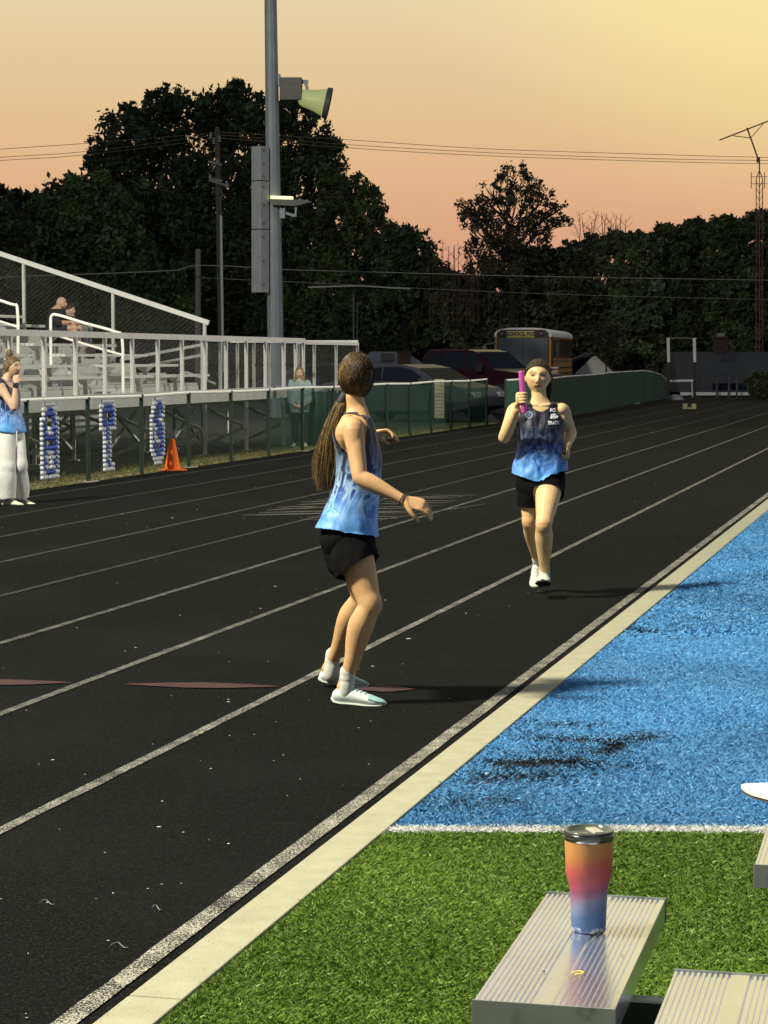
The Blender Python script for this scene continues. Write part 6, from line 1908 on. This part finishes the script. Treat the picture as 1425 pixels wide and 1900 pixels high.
# ================================================================== runner with the baton
def runner():
    Y = 14.75
    root = empty('person', gnd(1008, 1104), 'girl running towards the camera holding up a pink baton', 'person')
    S = nrm((-1, -.04, 0)); Fv = nrm((.03, -1, 0))
    P = lambda x, y, dy=0.0: np.array(pix(x, y, Y + dy))
    mb = MB()
    tor = [(1000, 722, .046, .050), (1000, 736, .050, .052), (1001, 746, .070, .056), (1001, 754, .120, .064), (1001, 764, .150, .074), (1001, 780, .146, .086), (1001, 800, .134, .092),
           (1001, 822, .122, .086), (1001, 842, .122, .084), (1002, 862, .140, .092), (1003, 884, .156, .100), (1003, 902, .154, .104), (1003, 916, .125, .095), (1003, 925, .09, .075)]
    vs, fs = tube([P(x, y) for x, y, a, b in tor], [(a, b) for x, y, a, b in tor], 36, 4, ref=S, power=2.3); mb.add(vs, fs)
    for sx in (-1, 1):
        x = 1001 + sx * 17
        vs, fs = tube([P(x, 783, -.055), P(x, 794, -.06), P(x, 804, -.055)], [.034, .040, .034], 14, 3); mb.add(vs, fs)
        vs, fs = tube([P(1003 + sx * 20, 885, .05), P(1003 + sx * 20, 900, .06), P(1003 + sx * 20, 914, .05)], [.06, .08, .06], 14, 3); mb.add(vs, fs)
    h = Head(P(998, 699.5), (-.06, -1, .06), (.04, 0, 1), 1.0, 1.12)
    vs, fs = tube([P(1001, 750), P(1000, 738), P(999, 722, -.005)], [.056, .049, .049], 20, 4); mb.add(vs, fs)
    vs, fs = h.mesh(); mb.add(vs, fs); ears(mb, h)
    # clavicles
    for sx in (-1, 1):
        vs, fs = tube([P(1001 + sx * 4, 752, -.058), P(1001 + sx * 22, 751, -.05), P(1001 + sx * 38, 753, -.01)], [.008, .010, .012], 8, 3); mb.add(vs, fs)
    shR, elR, wrR = P(954, 764, 0), P(935, 813, -.10), P(958, 762, -.24)
    shL, elL, wrL = P(1044, 764, 0), P(1059, 802, .17), P(1053, 826, -.02)
    arm(mb, shR, elR, wrR, 1.0, 1.06); arm(mb, shL, elL, wrL, 1.0, 1.05)
    for c_, sx in ((shR, -1), (shL, 1)):
        vs, fs = tube([c_ + (-sx * .035, 0, .018), c_ + (0, 0, .006), c_ + (sx * .004, 0, -.03)], [.044, .050, .044], 18, 4); mb.add(vs, fs)
    # right hand closed round the baton
    ba, bb = P(967.0, 689, -.275), P(972.5, 766, -.275); bd_ = nrm(ba - bb)
    grip = bb + (ba - bb) * .36
    def grip_hand(mb, wrist, centre, axis, s, palm_from, R=.019):
        """palm beside a rod, four fingers wrapped round it, thumb across"""
        w = np.array(wrist, float); axis = nrm(axis); o_ = nrm(np.array(palm_from, float) - axis * np.dot(palm_from, axis)); t_ = np.cross(axis, o_)
        pc = centre + o_ * (R + .014 * s)
        vs, fs = tube([w, w + (pc - w) * .45, pc - axis * .030 * s, pc - axis * .0, pc + axis * .026 * s], [(.024 * s, .020 * s), (.030 * s, .018 * s), (.033 * s, .016 * s), (.033 * s, .016 * s), (.026 * s, .014 * s)], 16, 4, ref=t_); mb.add(vs, fs)
        for k in range(4):
            z = (.030 - .0195 * k) * s; pts = []
            for j, a in enumerate((-.15, .55, 1.25, 1.95, 2.6, 3.2 - .15 * (k == 3))):
                rr = R + .0088 * s
                # sweep from the palm side across the front of the rod
                v = o_ * math.cos(a) + t_ * math.sin(a)
                pts.append(centre + axis * (z + .004 * j * s * 0) + v * rr)
            r = (.0092 if k < 3 else .0080) * s
            vs, fs = tube(pts, [r * 1.05, r * 1.05, r, r, r * .9, r * .75], 10, 4); mb.add(vs, fs)
        pts = [w + (pc - w) * .5, pc + axis * .020 * s - t_ * .018 * s, centre + axis * .044 * s - t_ * (R + .006) + o_ * .004, centre + axis * .056 * s - t_ * (R + .004) * .7 - o_ * (R * .7), ]
        vs, fs = tube(pts, [.014 * s, .0125 * s, .0105 * s, .0080 * s], 10, 4); mb.add(vs, fs)
    # fingers cross in front (towards the camera) from the picture's left
    grip_hand(mb, wrR, grip, bd_, 1.0, (-.85, .35, 0))
    # left hand loosely closed
    hand_parts(mb, wrL, (.0, -.30, -1), (-1, .1, -.1), .92, (.75, .85, .9, .95), thumb_side=1, thumb_curl=.8, thumb_out=.4)
    hipR, knR, anR = P(986, 900, .0), P(982, 968, .0), P(998, 1045, .33)
    hipL, knL, anL = P(1020, 896, -.02), P(1009, 972, -.26), P(1010, 1062, -.08)
    leg(mb, hipR, knR, anR, anR + np.array((.0, -.15, -.10)), 1.0, .96)
    leg(mb, hipL, knL, anL, anL + np.array((-.01, -.16, -.03)), 1.0, 1.07)
    me = remesh(mb, .0040, 5); V, F = arrays(me); bpy.data.meshes.remove(me)
    c = skin_colors(V, h, (.70, .485, .24), knees=[knL + np.array((0, -.05, 0)), knR + np.array((0, -.05, 0))])
    link('body', np_mesh('body', V, F, col=c), SKIN, root, smooth=True, wpos=True)
    eye_parts(root, h)
    nb = P(1001, 742)
    armR, armL = [shR + (.0, 0, .012), elR, wrR, grip, grip + (0, 0, .08)], [shL + (-.0, -.02, .012), elL, wrL, wrL + (0, -.06, -.2)]
    def hem(V):
        x = (V[:, 0] - P(1003, 900)[0]) / .17
        return np.interp(x, [-1.2, -.9, -.3, .1, .6, 1.2], [P(0, 872)[2], P(0, 880)[2], P(0, 892)[2], P(0, 893)[2], P(0, 876)[2], P(0, 871)[2]])
    def fj(V):
        dR, aR = seg_dist(V, armR); dL, aL = seg_dist(V, armL); e = V - nb; fx = e @ Fv; sx = e @ S
        cR = .056 + .035 * sstep(.03, .12, aR); cL = .054 + .045 * sstep(.03, .11, aL)
        drop = np.where(fx > 0, .088, .03)
        neck = np.sqrt((sx / .074) ** 2 + (fx / .14) ** 2 + (e[:, 2] / drop) ** 2) - 1
        hw = np.interp(-V[:, 2], [-P(0, y)[2] for x, y, a, b in tor], [a for x, y, a, b in tor])
        return np.minimum.reduce([V[:, 2] - hem(V), neck * .07, np.where(aR < .17, dR - .060, 1), np.where(aL < .17, dL - .060, 1), hw + .013 + .02 * (V[:, 2] < P(0, 850)[2]) - np.abs((V - P(1001, 800)) @ S), P(0, 738)[2] - V[:, 2]])
    zt, zb = P(0, 755)[2], P(0, 893)[2]
    def offj(Pn, N):
        f = np.clip((zt - Pn[:, 2]) / (zt - zb), 0, 1); sd = np.abs(N @ S)
        return .006 + .018 * f + .010 * sstep(.3, .9, f) * sd + .012 * np.exp(-((f - .6) / .22) ** 2)
    jo, JP, JF = garment('jersey', V, F, fj, offj, jersey_mat('jersey_runner', 7.7, .35), root, smooth=14, post=4, wrinkle=.014, wscale=(19, 14, 9), col=hvcol(zb + .02, zt - .02))
    def fs_(V):
        dR, aR = seg_dist(V, [hipR, knR, anR]); dL, aL = seg_dist(V, [hipL, knL, anL])
        e = np.where(dR < dL, .145 - aR, .085 - aL + .10 * np.clip((V - hipL) @ nrm((.5, 1, 0)) / .09, 0, 1)); aw, _ = seg_dist(V, armL)
        return np.minimum.reduce([P(0, 850)[2] - V[:, 2], e, aw - .035])
    garment('shorts', V, F, fs_, lambda Pn, N: .007 + .014 * np.clip((P(0, 890)[2] - Pn[:, 2]) / .12, 0, 1), SHORTS, root, smooth=6, post=4, wrinkle=.006, wscale=(22, 22, 9))
    # shoes: front one lands heel first with its dark sole showing, rear one on its toe behind
    shoe(root, P(1009, 1092, .02), P(1007, 1096, -.245) + np.array((0, 0, .045)), (0, .0, 1), 1.14, SHOEW2, SOLEK)
    shoe(root, anR + np.array((-.012, .045, -.055)), anR + np.array((-.022, -.13, -.165)), (0, -.35, 1), .95, SHOEW2, SOLEW)
    sock(root, anL + (0, -.005, -.03), anL + (0, .002, .030), 1.0, SOCKW, .037, .037); sock(root, anR, anR + nrm(knR - anR) * .05, .95)
    # hair pulled back
    def fh(V):
        L = h.loc(V); return np.where((np.abs(L[:, 0]) < .12) & (np.abs(L[:, 1]) < .13) & (L[:, 2] < .15), L[:, 2] - hairline(L[:, 1]) - .005, -1)
    garment('hair', V, F, fh, lambda Pn, N: .008 + 0 * Pn[:, 0], HAIRM, root, smooth=5, post=3, thick=0, wrinkle=.002, wscale=(20, 20, 20),
            col=lambda Pn: np.tile((.050, .034, .020), (len(Pn), 1)) * (1 + .5 * fnoise(Pn, 70))[:, None])
    pal = [(.055, .038, .022), (.085, .060, .036), (.12, .085, .05), (.035, .024, .015)]
    sp = scalp_paths(h, np.array((0.01, -.09, .0)), 1100, .0105, 8, rough=.001)
    strands('hair_strands', sp, .0015, [np.array(pal[rng.integers(4)]) for _ in sp], root)
    tl = []
    tp0 = h.w((.02, -.10, .0))[0]
    for i in range(260):
        o_ = rng.normal(0, .011, 3); tl.append(catmull([tp0 + o_ * .5, tp0 + np.array((.05, .05, .01)) + o_, tp0 + np.array((.085, .07, -.05)) + o_ * 1.3, tp0 + np.array((.07, .08, -.16)) + o_ * 1.2], 4))
    strands('ponytail', tl, .0017, [np.array(pal[rng.integers(4)]) for _ in tl], root)
    # chest print: letters, a white mask-like emblem, small badge; laid on the cloth
    bv = BVHTree.FromPolygons([tuple(p) for p in JP], [tuple(f) for f in JF])
    WPR = plain('print_white', (.72, .72, .72), .6, 0, .03)
    def lay(me, name, mat=WPR, off=.0035):
        for v in me.vertices:
            hit = bv.ray_cast(Vector((v.co.x, Y - 1.2, v.co.z)), Vector((0, 1, 0)))
            v.co.y = (hit[0].y if hit[0] is not None else Y - .11) - off
        me.update(); link(name, me, mat, root, wpos=True)
    def text_on(txt, size, cx, cz, xs, name):
        cu = bpy.data.curves.new(name, 'FONT'); cu.body = txt; cu.size = size; cu.align_x = 'CENTER'; cu.align_y = 'CENTER'; cu.offset = .0016
        o = bpy.data.objects.new(name, cu); COL.objects.link(o); bpy.context.view_layer.update()
        me = bpy.data.meshes.new_from_object(o.evaluated_get(bpy.context.evaluated_depsgraph_get())); bpy.data.objects.remove(o)
        me.transform(Matrix.Translation((cx, 0, cz)) @ Matrix.Rotation(math.pi / 2, 4, 'X') @ Matrix.Diagonal((xs, 1, 1, 1)))
        lay(me, name)
    ex, ez = P(1026, 772.5)[0], P(1026, 772.5)[2]; q = Y / F_PX
    text_on('FC', .029, P(1024, 761)[0], P(0, 761)[2], 1.0, 'print_initials'); text_on('TRACK', .030, P(1025.5, 784)[0], P(0, 784)[2], .82, 'print_word')
    mb = MB(); poly = []
    for k in range(28):
        a = 2 * math.pi * k / 28; rr = 1 + .14 * math.cos(3 * a + .6) + .08 * math.cos(5 * a); poly.append((ex + 7.0 * q * rr * math.cos(a), 0, ez + 4.8 * q * rr * math.sin(a) + .002))
    ctr = (ex, 0, ez)
    mb.add([ctr] + poly, [(0, 1 + k, 1 + (k + 1) % 28) for k in range(28)]); lay(mb.mesh('emblem'), 'emblem')
    mb = MB()
    for dx, dz, r in ((-2.6, 1.5, 1.2), (2.8, 2.2, 1.2), (1.0, -2.0, .9), (-2.0, -3.4, .8)):
        mb.add([(ex + dx * q + r * q * math.cos(a), 0, ez + dz * q + r * q * .8 * math.sin(a)) for a in np.linspace(0, 6.28, 9)[:-1]], [tuple(range(8))])
    lay(mb.mesh('emblem_marks'), 'emblem_marks', plain('print_dark', (.02, .02, .05), .6), .005)
    bx, bz = P(980, 769)[0], P(0, 769)[2]; mb = MB(); n = 26
    for a in np.linspace(0, 2 * math.pi, n, endpoint=False):
        mb.v += [(bx + 6.8 * q * math.cos(a), 0, bz + 6.8 * q * math.sin(a)), (bx + 5.2 * q * math.cos(a), 0, bz + 5.2 * q * math.sin(a))]
    mb.f = [(2 * k, 2 * ((k + 1) % n), 2 * ((k + 1) % n) + 1, 2 * k + 1) for k in range(n)]; lay(mb.mesh('badge'), 'badge', plain('print_grey', (.30, .34, .42), .5), .0045)
    mb = MB(); mb.add([(bx + 5.2 * q * math.cos(a), 0, bz + 5.2 * q * math.sin(a)) for a in np.linspace(0, 2 * math.pi, 25)[:-1]], [tuple(range(24))]); lay(mb.mesh('badge_fill'), 'badge_fill', plain('print_slate', (.05, .08, .18), .5), .0038)
    # baton
    pinkm = plain('baton_pink', (.88, .16, .60), .2, .5, .03)
    L = np.linalg.norm(ba - bb)
    o = MB().lathe(Vector(bb), [(.0145, 0), (.0185, .0), (.019, .004), (.019, L - .004), (.0185, L), (.0150, L), (.0150, L - .05), (.0001, L - .05)], 28, axis=bd_).build('relay_baton', pinkm, smooth=True)
    tag(o, 'shiny pink relay baton held upright by the runner', 'baton')
runner()
# ================================================================== girl in grey sweatpants at the left edge
def simple_face(h, V, tone): return skin_colors(V, h, tone)
def girl_sweatpants():
    Y = 24.2
    root = empty('person', gnd(20, 935), 'girl in blue jersey and loose grey sweatpants with a hand to her face, left edge', 'person')
    Fv = nrm((.80, -.60, 0)); S = nrm((-.60, -.80, 0))
    P = lambda x, y, dy=0.0: np.array(pix(x, y, Y + dy))
    mb = MB()
    tor = [(15, 695, .045, .048), (13, 704, .060, .054), (11, 709, .115, .062), (11, 716, .140, .074), (12, 727, .142, .086), (14, 742, .134, .088), (16, 757, .122, .082), (17, 770, .122, .082), (17, 786, .145, .095), (17, 800, .155, .10), (17, 812, .12, .09)]
    vs, fs = tube([P(x, y) for x, y, a, b in tor], [(a, b) for x, y, a, b in tor], 30, 4, ref=S, power=2.3); mb.add(vs, fs)
    h = Head(P(23.5, 681), nrm((.88, -.46, -.12)), (-.02, 0, 1), 1.0)
    vs, fs = tube([P(13, 706), P(16, 698), P(19, 688)], [.052, .047, .047], 16, 4); mb.add(vs, fs)
    vs, fs = h.mesh(); mb.add(vs, fs); ears(mb, h)
    # near arm folded up, hand over the mouth
    shR, elR, wrR = P(2, 719, -.12), P(26, 758, -.24), P(29.5, 712, -.22)
    arm(mb, shR, elR, wrR, 1.0, 1.02)
    vs, fs = tube([P(3, 712, -.10), P(1, 719, -.13), P(4, 730, -.15)], [.044, .05, .045], 16, 4); mb.add(vs, fs)
    hand_parts(mb, wrR, P(29.5, 694, -.16) - wrR, (-.2, .9, .2), .95, (.35, .38, .4, .45), thumb_side=-1)
    shL, elL, wrL = P(20, 719, .13), P(24, 755, .20), P(22, 787, .19)
    arm(mb, shL, elL, wrL, .95)
    hand_parts(mb, wrL, (0, 0, -1), (-.3, -.8, 0), .9, (.4,) * 4)
    hipR, knR, anR = P(10, 800, -.05), P(12, 865, -.10), P(13, 925, -.05)
    hipL, knL, anL = P(25, 800, .05), P(34, 863, 0), P(36, 925, .12)
    tz = np.array((.15, -.06, -.04))
    leg(mb, hipR, knR, anR, anR + tz); leg(mb, hipL, knL, anL, anL + tz)
    me = remesh(mb, .0065, 4); V, F = arrays(me); bpy.data.meshes.remove(me)
    link('body', np_mesh('body', V, F, col=skin_colors(V, h, (.55, .37, .25))), SKIN, root, smooth=True, wpos=True)
    armR, armL = [shR, elR, wrR, P(29.5, 685, -.16)], [shL, elL, wrL, wrL + (0, 0, -.2)]
    nb = P(14, 702)
    def fj(V):
        dR, _ = seg_dist(V, armR); dL, _ = seg_dist(V, armL); e = V - nb; fx = e @ Fv; sx = e @ S
        neck = np.sqrt((sx / .085) ** 2 + (fx / .12) ** 2 + (e[:, 2] / np.where(fx > 0, .13, .04)) ** 2) - 1
        return np.minimum.reduce([V[:, 2] - P(0, 797)[2] - .03 * ((V - nb) @ -Fv) / .1, neck * .07, dR - .058, dL - .05, P(0, 690)[2] - V[:, 2]])
    zt, zb = P(0, 712)[2], P(0, 797)[2]
    garment('jersey', V, F, fj, lambda Pn, N: .008 + .035 * np.clip((zt - Pn[:, 2]) / (zt - zb), 0, 1), jersey_mat('jersey_left', 12.3, .6), root, smooth=10, post=4, wrinkle=.010, wscale=(14, 14, 7), col=hvcol(zb, zt))
    PANT = plain('sweatpants', (.66, .67, .64), .95, 0, .1, 30, .2, 120)
    def fp(V):
        dR, aR = seg_dist(V, [hipR, knR, anR]); dL, aL = seg_dist(V, [hipL, knL, anL]); aw, _ = seg_dist(V, armR); aw2, _ = seg_dist(V, armL)
        return np.minimum.reduce([P(0, 780)[2] - V[:, 2], V[:, 2] - (anR[2] + .012), aw - .05, aw2 - .05])
    def po(Pn, N):
        f = np.clip((P(0, 800)[2] - Pn[:, 2]) / .7, 0, 1); return .02 + .050 * f ** .7
    garment('sweatpants', V, F, fp, po, PANT, root, smooth=6, post=8, wrinkle=.016, wscale=(11, 11, 2.4))
    shoe(root, anR + (-.06, .03, -.085), anR + (.19, -.06, -.085), (0, 0, 1), .98, SHOEW2, SOLEW); shoe(root, anL + (-.06, .03, -.085), anL + (.19, -.05, -.085), (0, 0, 1), .98, SHOEW2, SOLEW)
    def fh(V):
        L = h.loc(V); return np.where((np.abs(L[:, 0]) < .12) & (np.abs(L[:, 1]) < .13) & (L[:, 2] < .15), L[:, 2] - hairline(L[:, 1]), -1)
    garment('hair', V, F, fh, lambda Pn, N: .010 + 0 * Pn[:, 0], HAIRM, root, smooth=5, post=2, thick=0, wrinkle=.003, wscale=(20, 20, 20), col=lambda Pn: np.tile((.13, .085, .04), (len(Pn), 1)) * (1 + .5 * fnoise(Pn, 60))[:, None])
    pal = [(.16, .11, .05), (.24, .17, .08), (.08, .055, .03), (.34, .27, .14)]
    sp = scalp_paths(h, nrm((0, -.45, .9)), 500, .013, 7, rough=.002); strands('hair_strands', sp, .0022, [np.array(pal[rng.integers(4)]) for _ in sp], root)
    bc = h.w((0, -.035, .145))[0]; bl = []
    for i in range(220):
        a = nrm(rng.normal(0, 1, 3)); b = nrm(np.cross(a, rng.normal(0, 1, 3))); t = np.linspace(0, 2.6, 8)[:, None]; bl.append(bc + (np.cos(t) * a + np.sin(t) * b) * (.034 + rng.normal(0, .004)) * (1, 1, 1.1))
    strands('hair_bun', bl, .003, [np.array(pal[rng.integers(4)]) * 1.2 for _ in bl], root)
    mb = MB(); mb.lathe(bc, [(.001, -.032), (.024, -.02), (.032, 0), (.024, .022), (.001, .034)], 12); mb.build('bun_core', plain('bun_core', (.20, .15, .07), .7), root, smooth=True, wpos=True)
    d = nrm(wrR - elR); c0 = wrR - d * .02; mb = MB(); vs, fs = tube([c0 - d * .012, c0 + d * .012], [.031, .031], 14, 2); mb.add(vs, fs)
    mb.box(Vector(c0) + Vector((.004, -.031, 0)), (.036, .010, .040)); mb.build('watch', BLACKM, root, wpos=True)
    # white drawstring
    mb = MB(); vs, fs = tube([P(31, 800, -.19), P(31.5, 818, -.20), P(32.5, 832, -.20)], [.006] * 3, 6, 3); mb.add(vs, fs); mb.build('drawstring', WHITEP, root, wpos=True)
girl_sweatpants()

# ================================================================== woman behind the fence
def woman_fence():
    Y = 39.9
    root = empty('person', gnd(556, 829), 'fair haired woman in a grey blue sweatshirt and dark trousers behind the fence', 'person')
    P = lambda x, y, dy=0.0: np.array(pix(x, y, Y + dy)); Fv = np.array((0, -1, 0)); S = np.array((-1, 0, 0))
    mb = MB()
    tor = [(556, 703, .05, .05), (556, 707, .09, .06), (556, 712, .15, .08), (556, 722, .165, .095), (556, 736, .16, .10), (556, 750, .165, .105), (556, 762, .15, .10)]
    vs, fs = tube([P(x, y) for x, y, a, b in tor], [(a, b) for x, y, a, b in tor], 24, 3, ref=S); mb.add(vs, fs)
    h = Head(P(556, 692.5), (.0, -1, -.05), (0, 0, 1), 1.0); vs, fs = h.mesh(); mb.add(vs, fs)
    for sx in (-1, 1):
        sh = P(556 + sx * 15, 714); el = P(556 + sx * 18, 742, -.03); wr = P(556 + sx * 8, 752, -.18)
        arm(mb, sh, el, wr, 1.0, 1.15); hand_parts(mb, wr, (-sx, -.2, -.2), (0, 1, 0), .9, (.4,) * 4, thumb_side=sx)
        hp = P(556 + sx * 8, 762); kn = P(556 + sx * 9, 795, -.02); an = P(556 + sx * 9, 824, 0); leg(mb, hp, kn, an, an + np.array((sx * .03, -.16, -.04)), .96)
    me = remesh(mb, .009, 3); V, F = arrays(me); bpy.data.meshes.remove(me)
    link('body', np_mesh('body', V, F, col=skin_colors(V, h, (.50, .33, .23))), SKIN, root, smooth=True, wpos=True)
    garment('sweatshirt', V, F, lambda V: np.minimum.reduce([V[:, 2] - P(0, 765)[2], P(0, 706)[2] - V[:, 2] + .0, (V[:, 1] - (Y - .17))]), lambda Pn, N: .015 + 0 * Pn[:, 0], plain('sweatshirt_blue', (.20, .26, .28), .95, 0, .1), root, smooth=4, wrinkle=.012, wscale=(12, 12, 6))
    garment('trousers', V, F, lambda V: np.minimum(P(0, 764)[2] - V[:, 2], V[:, 2] - .07), lambda Pn, N: .016 + 0 * Pn[:, 0], plain('dark_trousers', (.012, .015, .018), .9), root, smooth=3, wrinkle=.008, wscale=(12, 12, 4))
    for sx in (-1, 1):
        a = P(556 + sx * 9, 829); shoe(root, a + (0, .06, 0), a + (sx * .03, -.19, 0), (0, 0, 1), .95, SHOEW2, SOLEW)
    pal = [(.22, .15, .08), (.32, .23, .12), (.14, .10, .055), (.40, .31, .18)]; hs = []
    for i in range(420):
        a = rng.uniform(-2.75, 2.75); top = h.w((rng.normal(0, .012), rng.uniform(-.05, .06), .120))[0]
        x, y = math.sin(a), -math.cos(a)   # a=0 is behind
        y = -math.cos(a); 
        m = h.w((x * .082, min(y * -1 * -.095, .060), .04))[0]; m2 = h.w((x * .092, min(y * .10, .045), -.05))[0]; e = h.w((x * .105 + rng.normal(0, .008), min(y * .10, .05), -.13 - rng.uniform(0, .05)))[0]
        hs.append(catmull([top, m, m2, e], 4))
    strands('hair', hs, .005, [np.array(pal[rng.integers(4)]) for _ in hs], root)
    def fh(V):
        L = h.loc(V); return np.where((np.abs(L[:, 0]) < .12) & (np.abs(L[:, 1]) < .13) & (L[:, 2] < .15), L[:, 2] - hairline(L[:, 1]), -1)
    garment('hair_cap', V, F, fh, lambda Pn, N: .012 + 0 * Pn[:, 0], HAIRM, root, smooth=2, thick=0, col=lambda Pn: np.tile((.17, .12, .06), (len(Pn), 1)))
woman_fence()

# ================================================================== couple seated on the stand
def sitter(label, sx_px, head_px, Y, seat_z, top_mat, pants_mat, tone, bald, sleeves, hair=None, lean=0.0, s=1.0, hair_col=(.03, .018, .012), names=('t_shirt', 'trousers')):
    Fv = nrm((CU, -SU, 0)); S = nrm((-SU, -CU, 0))     # facing the track; S is the side nearer us
    hp = np.array(pix(sx_px, 600, Y)); hp[2] = seat_z + .09
    root = empty('person', (hp[0], hp[1], seat_z), label, 'person')
    up = np.array((0, 0, 1.0)); L = lambda f, z, q=0.0: hp + Fv * f + up * z + S * q
    hd = np.array(pix(head_px[0], head_px[1], Y)); hdx = (hd - hp) @ Fv; hdz = hd[2] - hp[2]
    nk = L(hdx - .07, hdz - .15)
    mb = MB()
    a = L(0, -.04); pts = [a, L(-.01, .06), L(hdx * .25, .20), L(hdx * .5, .32), L(hdx * .72 - .01, hdz - .24), L(hdx * .85 - .04, hdz - .18), nk, nk + up * .05 + Fv * .03]
    vs, fs = tube(pts, [(.17, .12), (.17, .12), (.155, .115), (.16, .12), (.175, .11), (.13, .08), (.062, .060), (.055, .055)], 26, 4, ref=S); mb.add(vs, fs)
    h = Head(hd, nrm(Fv + np.array((0, 0, -.25))), (.05, 0, 1), 1.02 * s); vs, fs = h.mesh(); mb.add(vs, fs); ears(mb, h)
    vs, fs = tube([nk, (nk + hd) / 2, hd + np.array((0, 0, -.04))], [.058, .055, .05], 14, 3); mb.add(vs, fs)
    legs = []
    arms = []
    for q in (-1, 1):
        hip = L(0.02, -.02, q * .09); kn = L(.44, .02, q * .10); an = L(.42, -.40, q * .09)
        leg(mb, hip, kn, an, an + Fv * .17 - up * .04, 1.0, 1.05); legs.append((hip, kn, an))
        sh = L(hdx * .78 - .03, hdz - .24, q * .175); el = L(.16, .10, q * .20); wr = L(.34, .12, q * .03)
        arm(mb, sh, el, wr, 1.0, 1.12); hand_parts(mb, wr, Fv * .6 - S * q, (0, 0, -1), .98, (.5,) * 4, thumb_side=-q); arms.append((sh, el, wr))
    me = remesh(mb, .009, 3); V, F = arrays(me); bpy.data.meshes.remove(me)
    link('body', np_mesh('body', V, F, col=skin_colors(V, h, tone)), SKIN, root, smooth=True, wpos=True)
    def ftop(V):
        m = np.minimum.reduce([V[:, 2] - (hp[2] - .06), (nk[2] + .045) - V[:, 2], .24 - ((V - hp) @ Fv) + 0 * V[:, 0]])
        for sh, el, wr in arms:
            d, al = seg_dist(V, [sh, el, wr]); m = np.where((d < .052) & (al > .04), np.minimum(m, sleeves - al), m)
        for hip, kn, an in legs:
            d, al = seg_dist(V, [hip, kn]); m = np.where((d < .085) & (al > .10), -1, m)
        return m
    garment(names[0], V, F, ftop, lambda Pn, N: .014 + 0 * Pn[:, 0], top_mat, root, smooth=4, wrinkle=.012, wscale=(10, 10, 8))
    def fpan(V):
        m = np.full(len(V), -1.0)
        for hip, kn, an in legs:
            d, al = seg_dist(V, [hip, kn, an]); m = np.maximum(m, np.minimum(.105 - d, (.80 if pants_mat[1] else .30) - al))
        for sh, el, wr in arms:
            d, al = seg_dist(V, [sh, el, wr, wr + Fv * .1]); m = np.where(d < .05, -1, m)
        return m
    garment(names[1], V, F, fpan, lambda Pn, N: .014 + 0 * Pn[:, 0], pants_mat[0], root, smooth=3, wrinkle=.008, solo=False)
    for hip, kn, an in legs: shoe(root, an - Fv * .06 - up * .085, an + Fv * .20 - up * .085, (0, 0, 1), 1.02, SHOEW2, SOLEW)
    if not bald:
        def fh(V):
            Lc = h.loc(V); return np.where((np.abs(Lc[:, 0]) < .12) & (np.abs(Lc[:, 1]) < .13) & (Lc[:, 2] < .15), Lc[:, 2] - hairline(Lc[:, 1]) + .03 * (Lc[:, 1] < 0), -1)
        garment('hair', V, F, fh, lambda Pn, N: .022 + 0 * Pn[:, 0], HAIRM, root, smooth=2, thick=0, wrinkle=.01, wscale=(30, 30, 30), col=lambda Pn: np.tile(hair_col, (len(Pn), 1)) * (1 + .5 * fnoise(Pn, 40))[:, None])
    else:
        mb = MB(); c = h.w((0, .055, -.085))[0]; vs, fs = tube([h.w((-.05, .02, -.06))[0], h.w((0, .078, -.092))[0], h.w((.05, .02, -.06))[0]], [.012, .026, .012], 10, 4); mb.add(vs, fs); mb.build('beard', plain('beard', (.06, .045, .035), .9, 0, .3, 60), root, smooth=True, wpos=True)
    return root
BLKT = plain('black_tee', (.010, .010, .012), .9, 0, .2); GREYP = plain('grey_trousers', (.12, .125, .13), .9, 0, .1); NAVYS = plain('dark_navy_shorts', (.016, .018, .03), .9)
seat4 = 1.32 + RISE * 4
sitter('bald bearded man in a black t-shirt sitting on the stand with folded arms', 100, (114, 563), 39.4, seat4, BLKT, (NAVYS, False), (.40, .25, .17), True, .20)
sitter('dark haired woman sitting close beside the bald man on the stand', 119, (130, 576), 40.0, seat4, plain('grey_top', (.05, .045, .05), .9), (GREYP, True), (.42, .27, .19), False, .35, s=.95, names=('sweater', 'trousers'))
# dark bag under the seat beside them
bg_ = empty('bag', T(36.3, 14.55, 1.32 + RISE * 3 - .30), 'small dark red bag standing under the seats in front of the couple', 'bag')
mb = MB(); mb.box((0, 0, .13), (.16, .12, .18)); mb.build('bag_body', plain('bag_maroon', (.02, .007, .007), .8), bg_, bevel=.03)
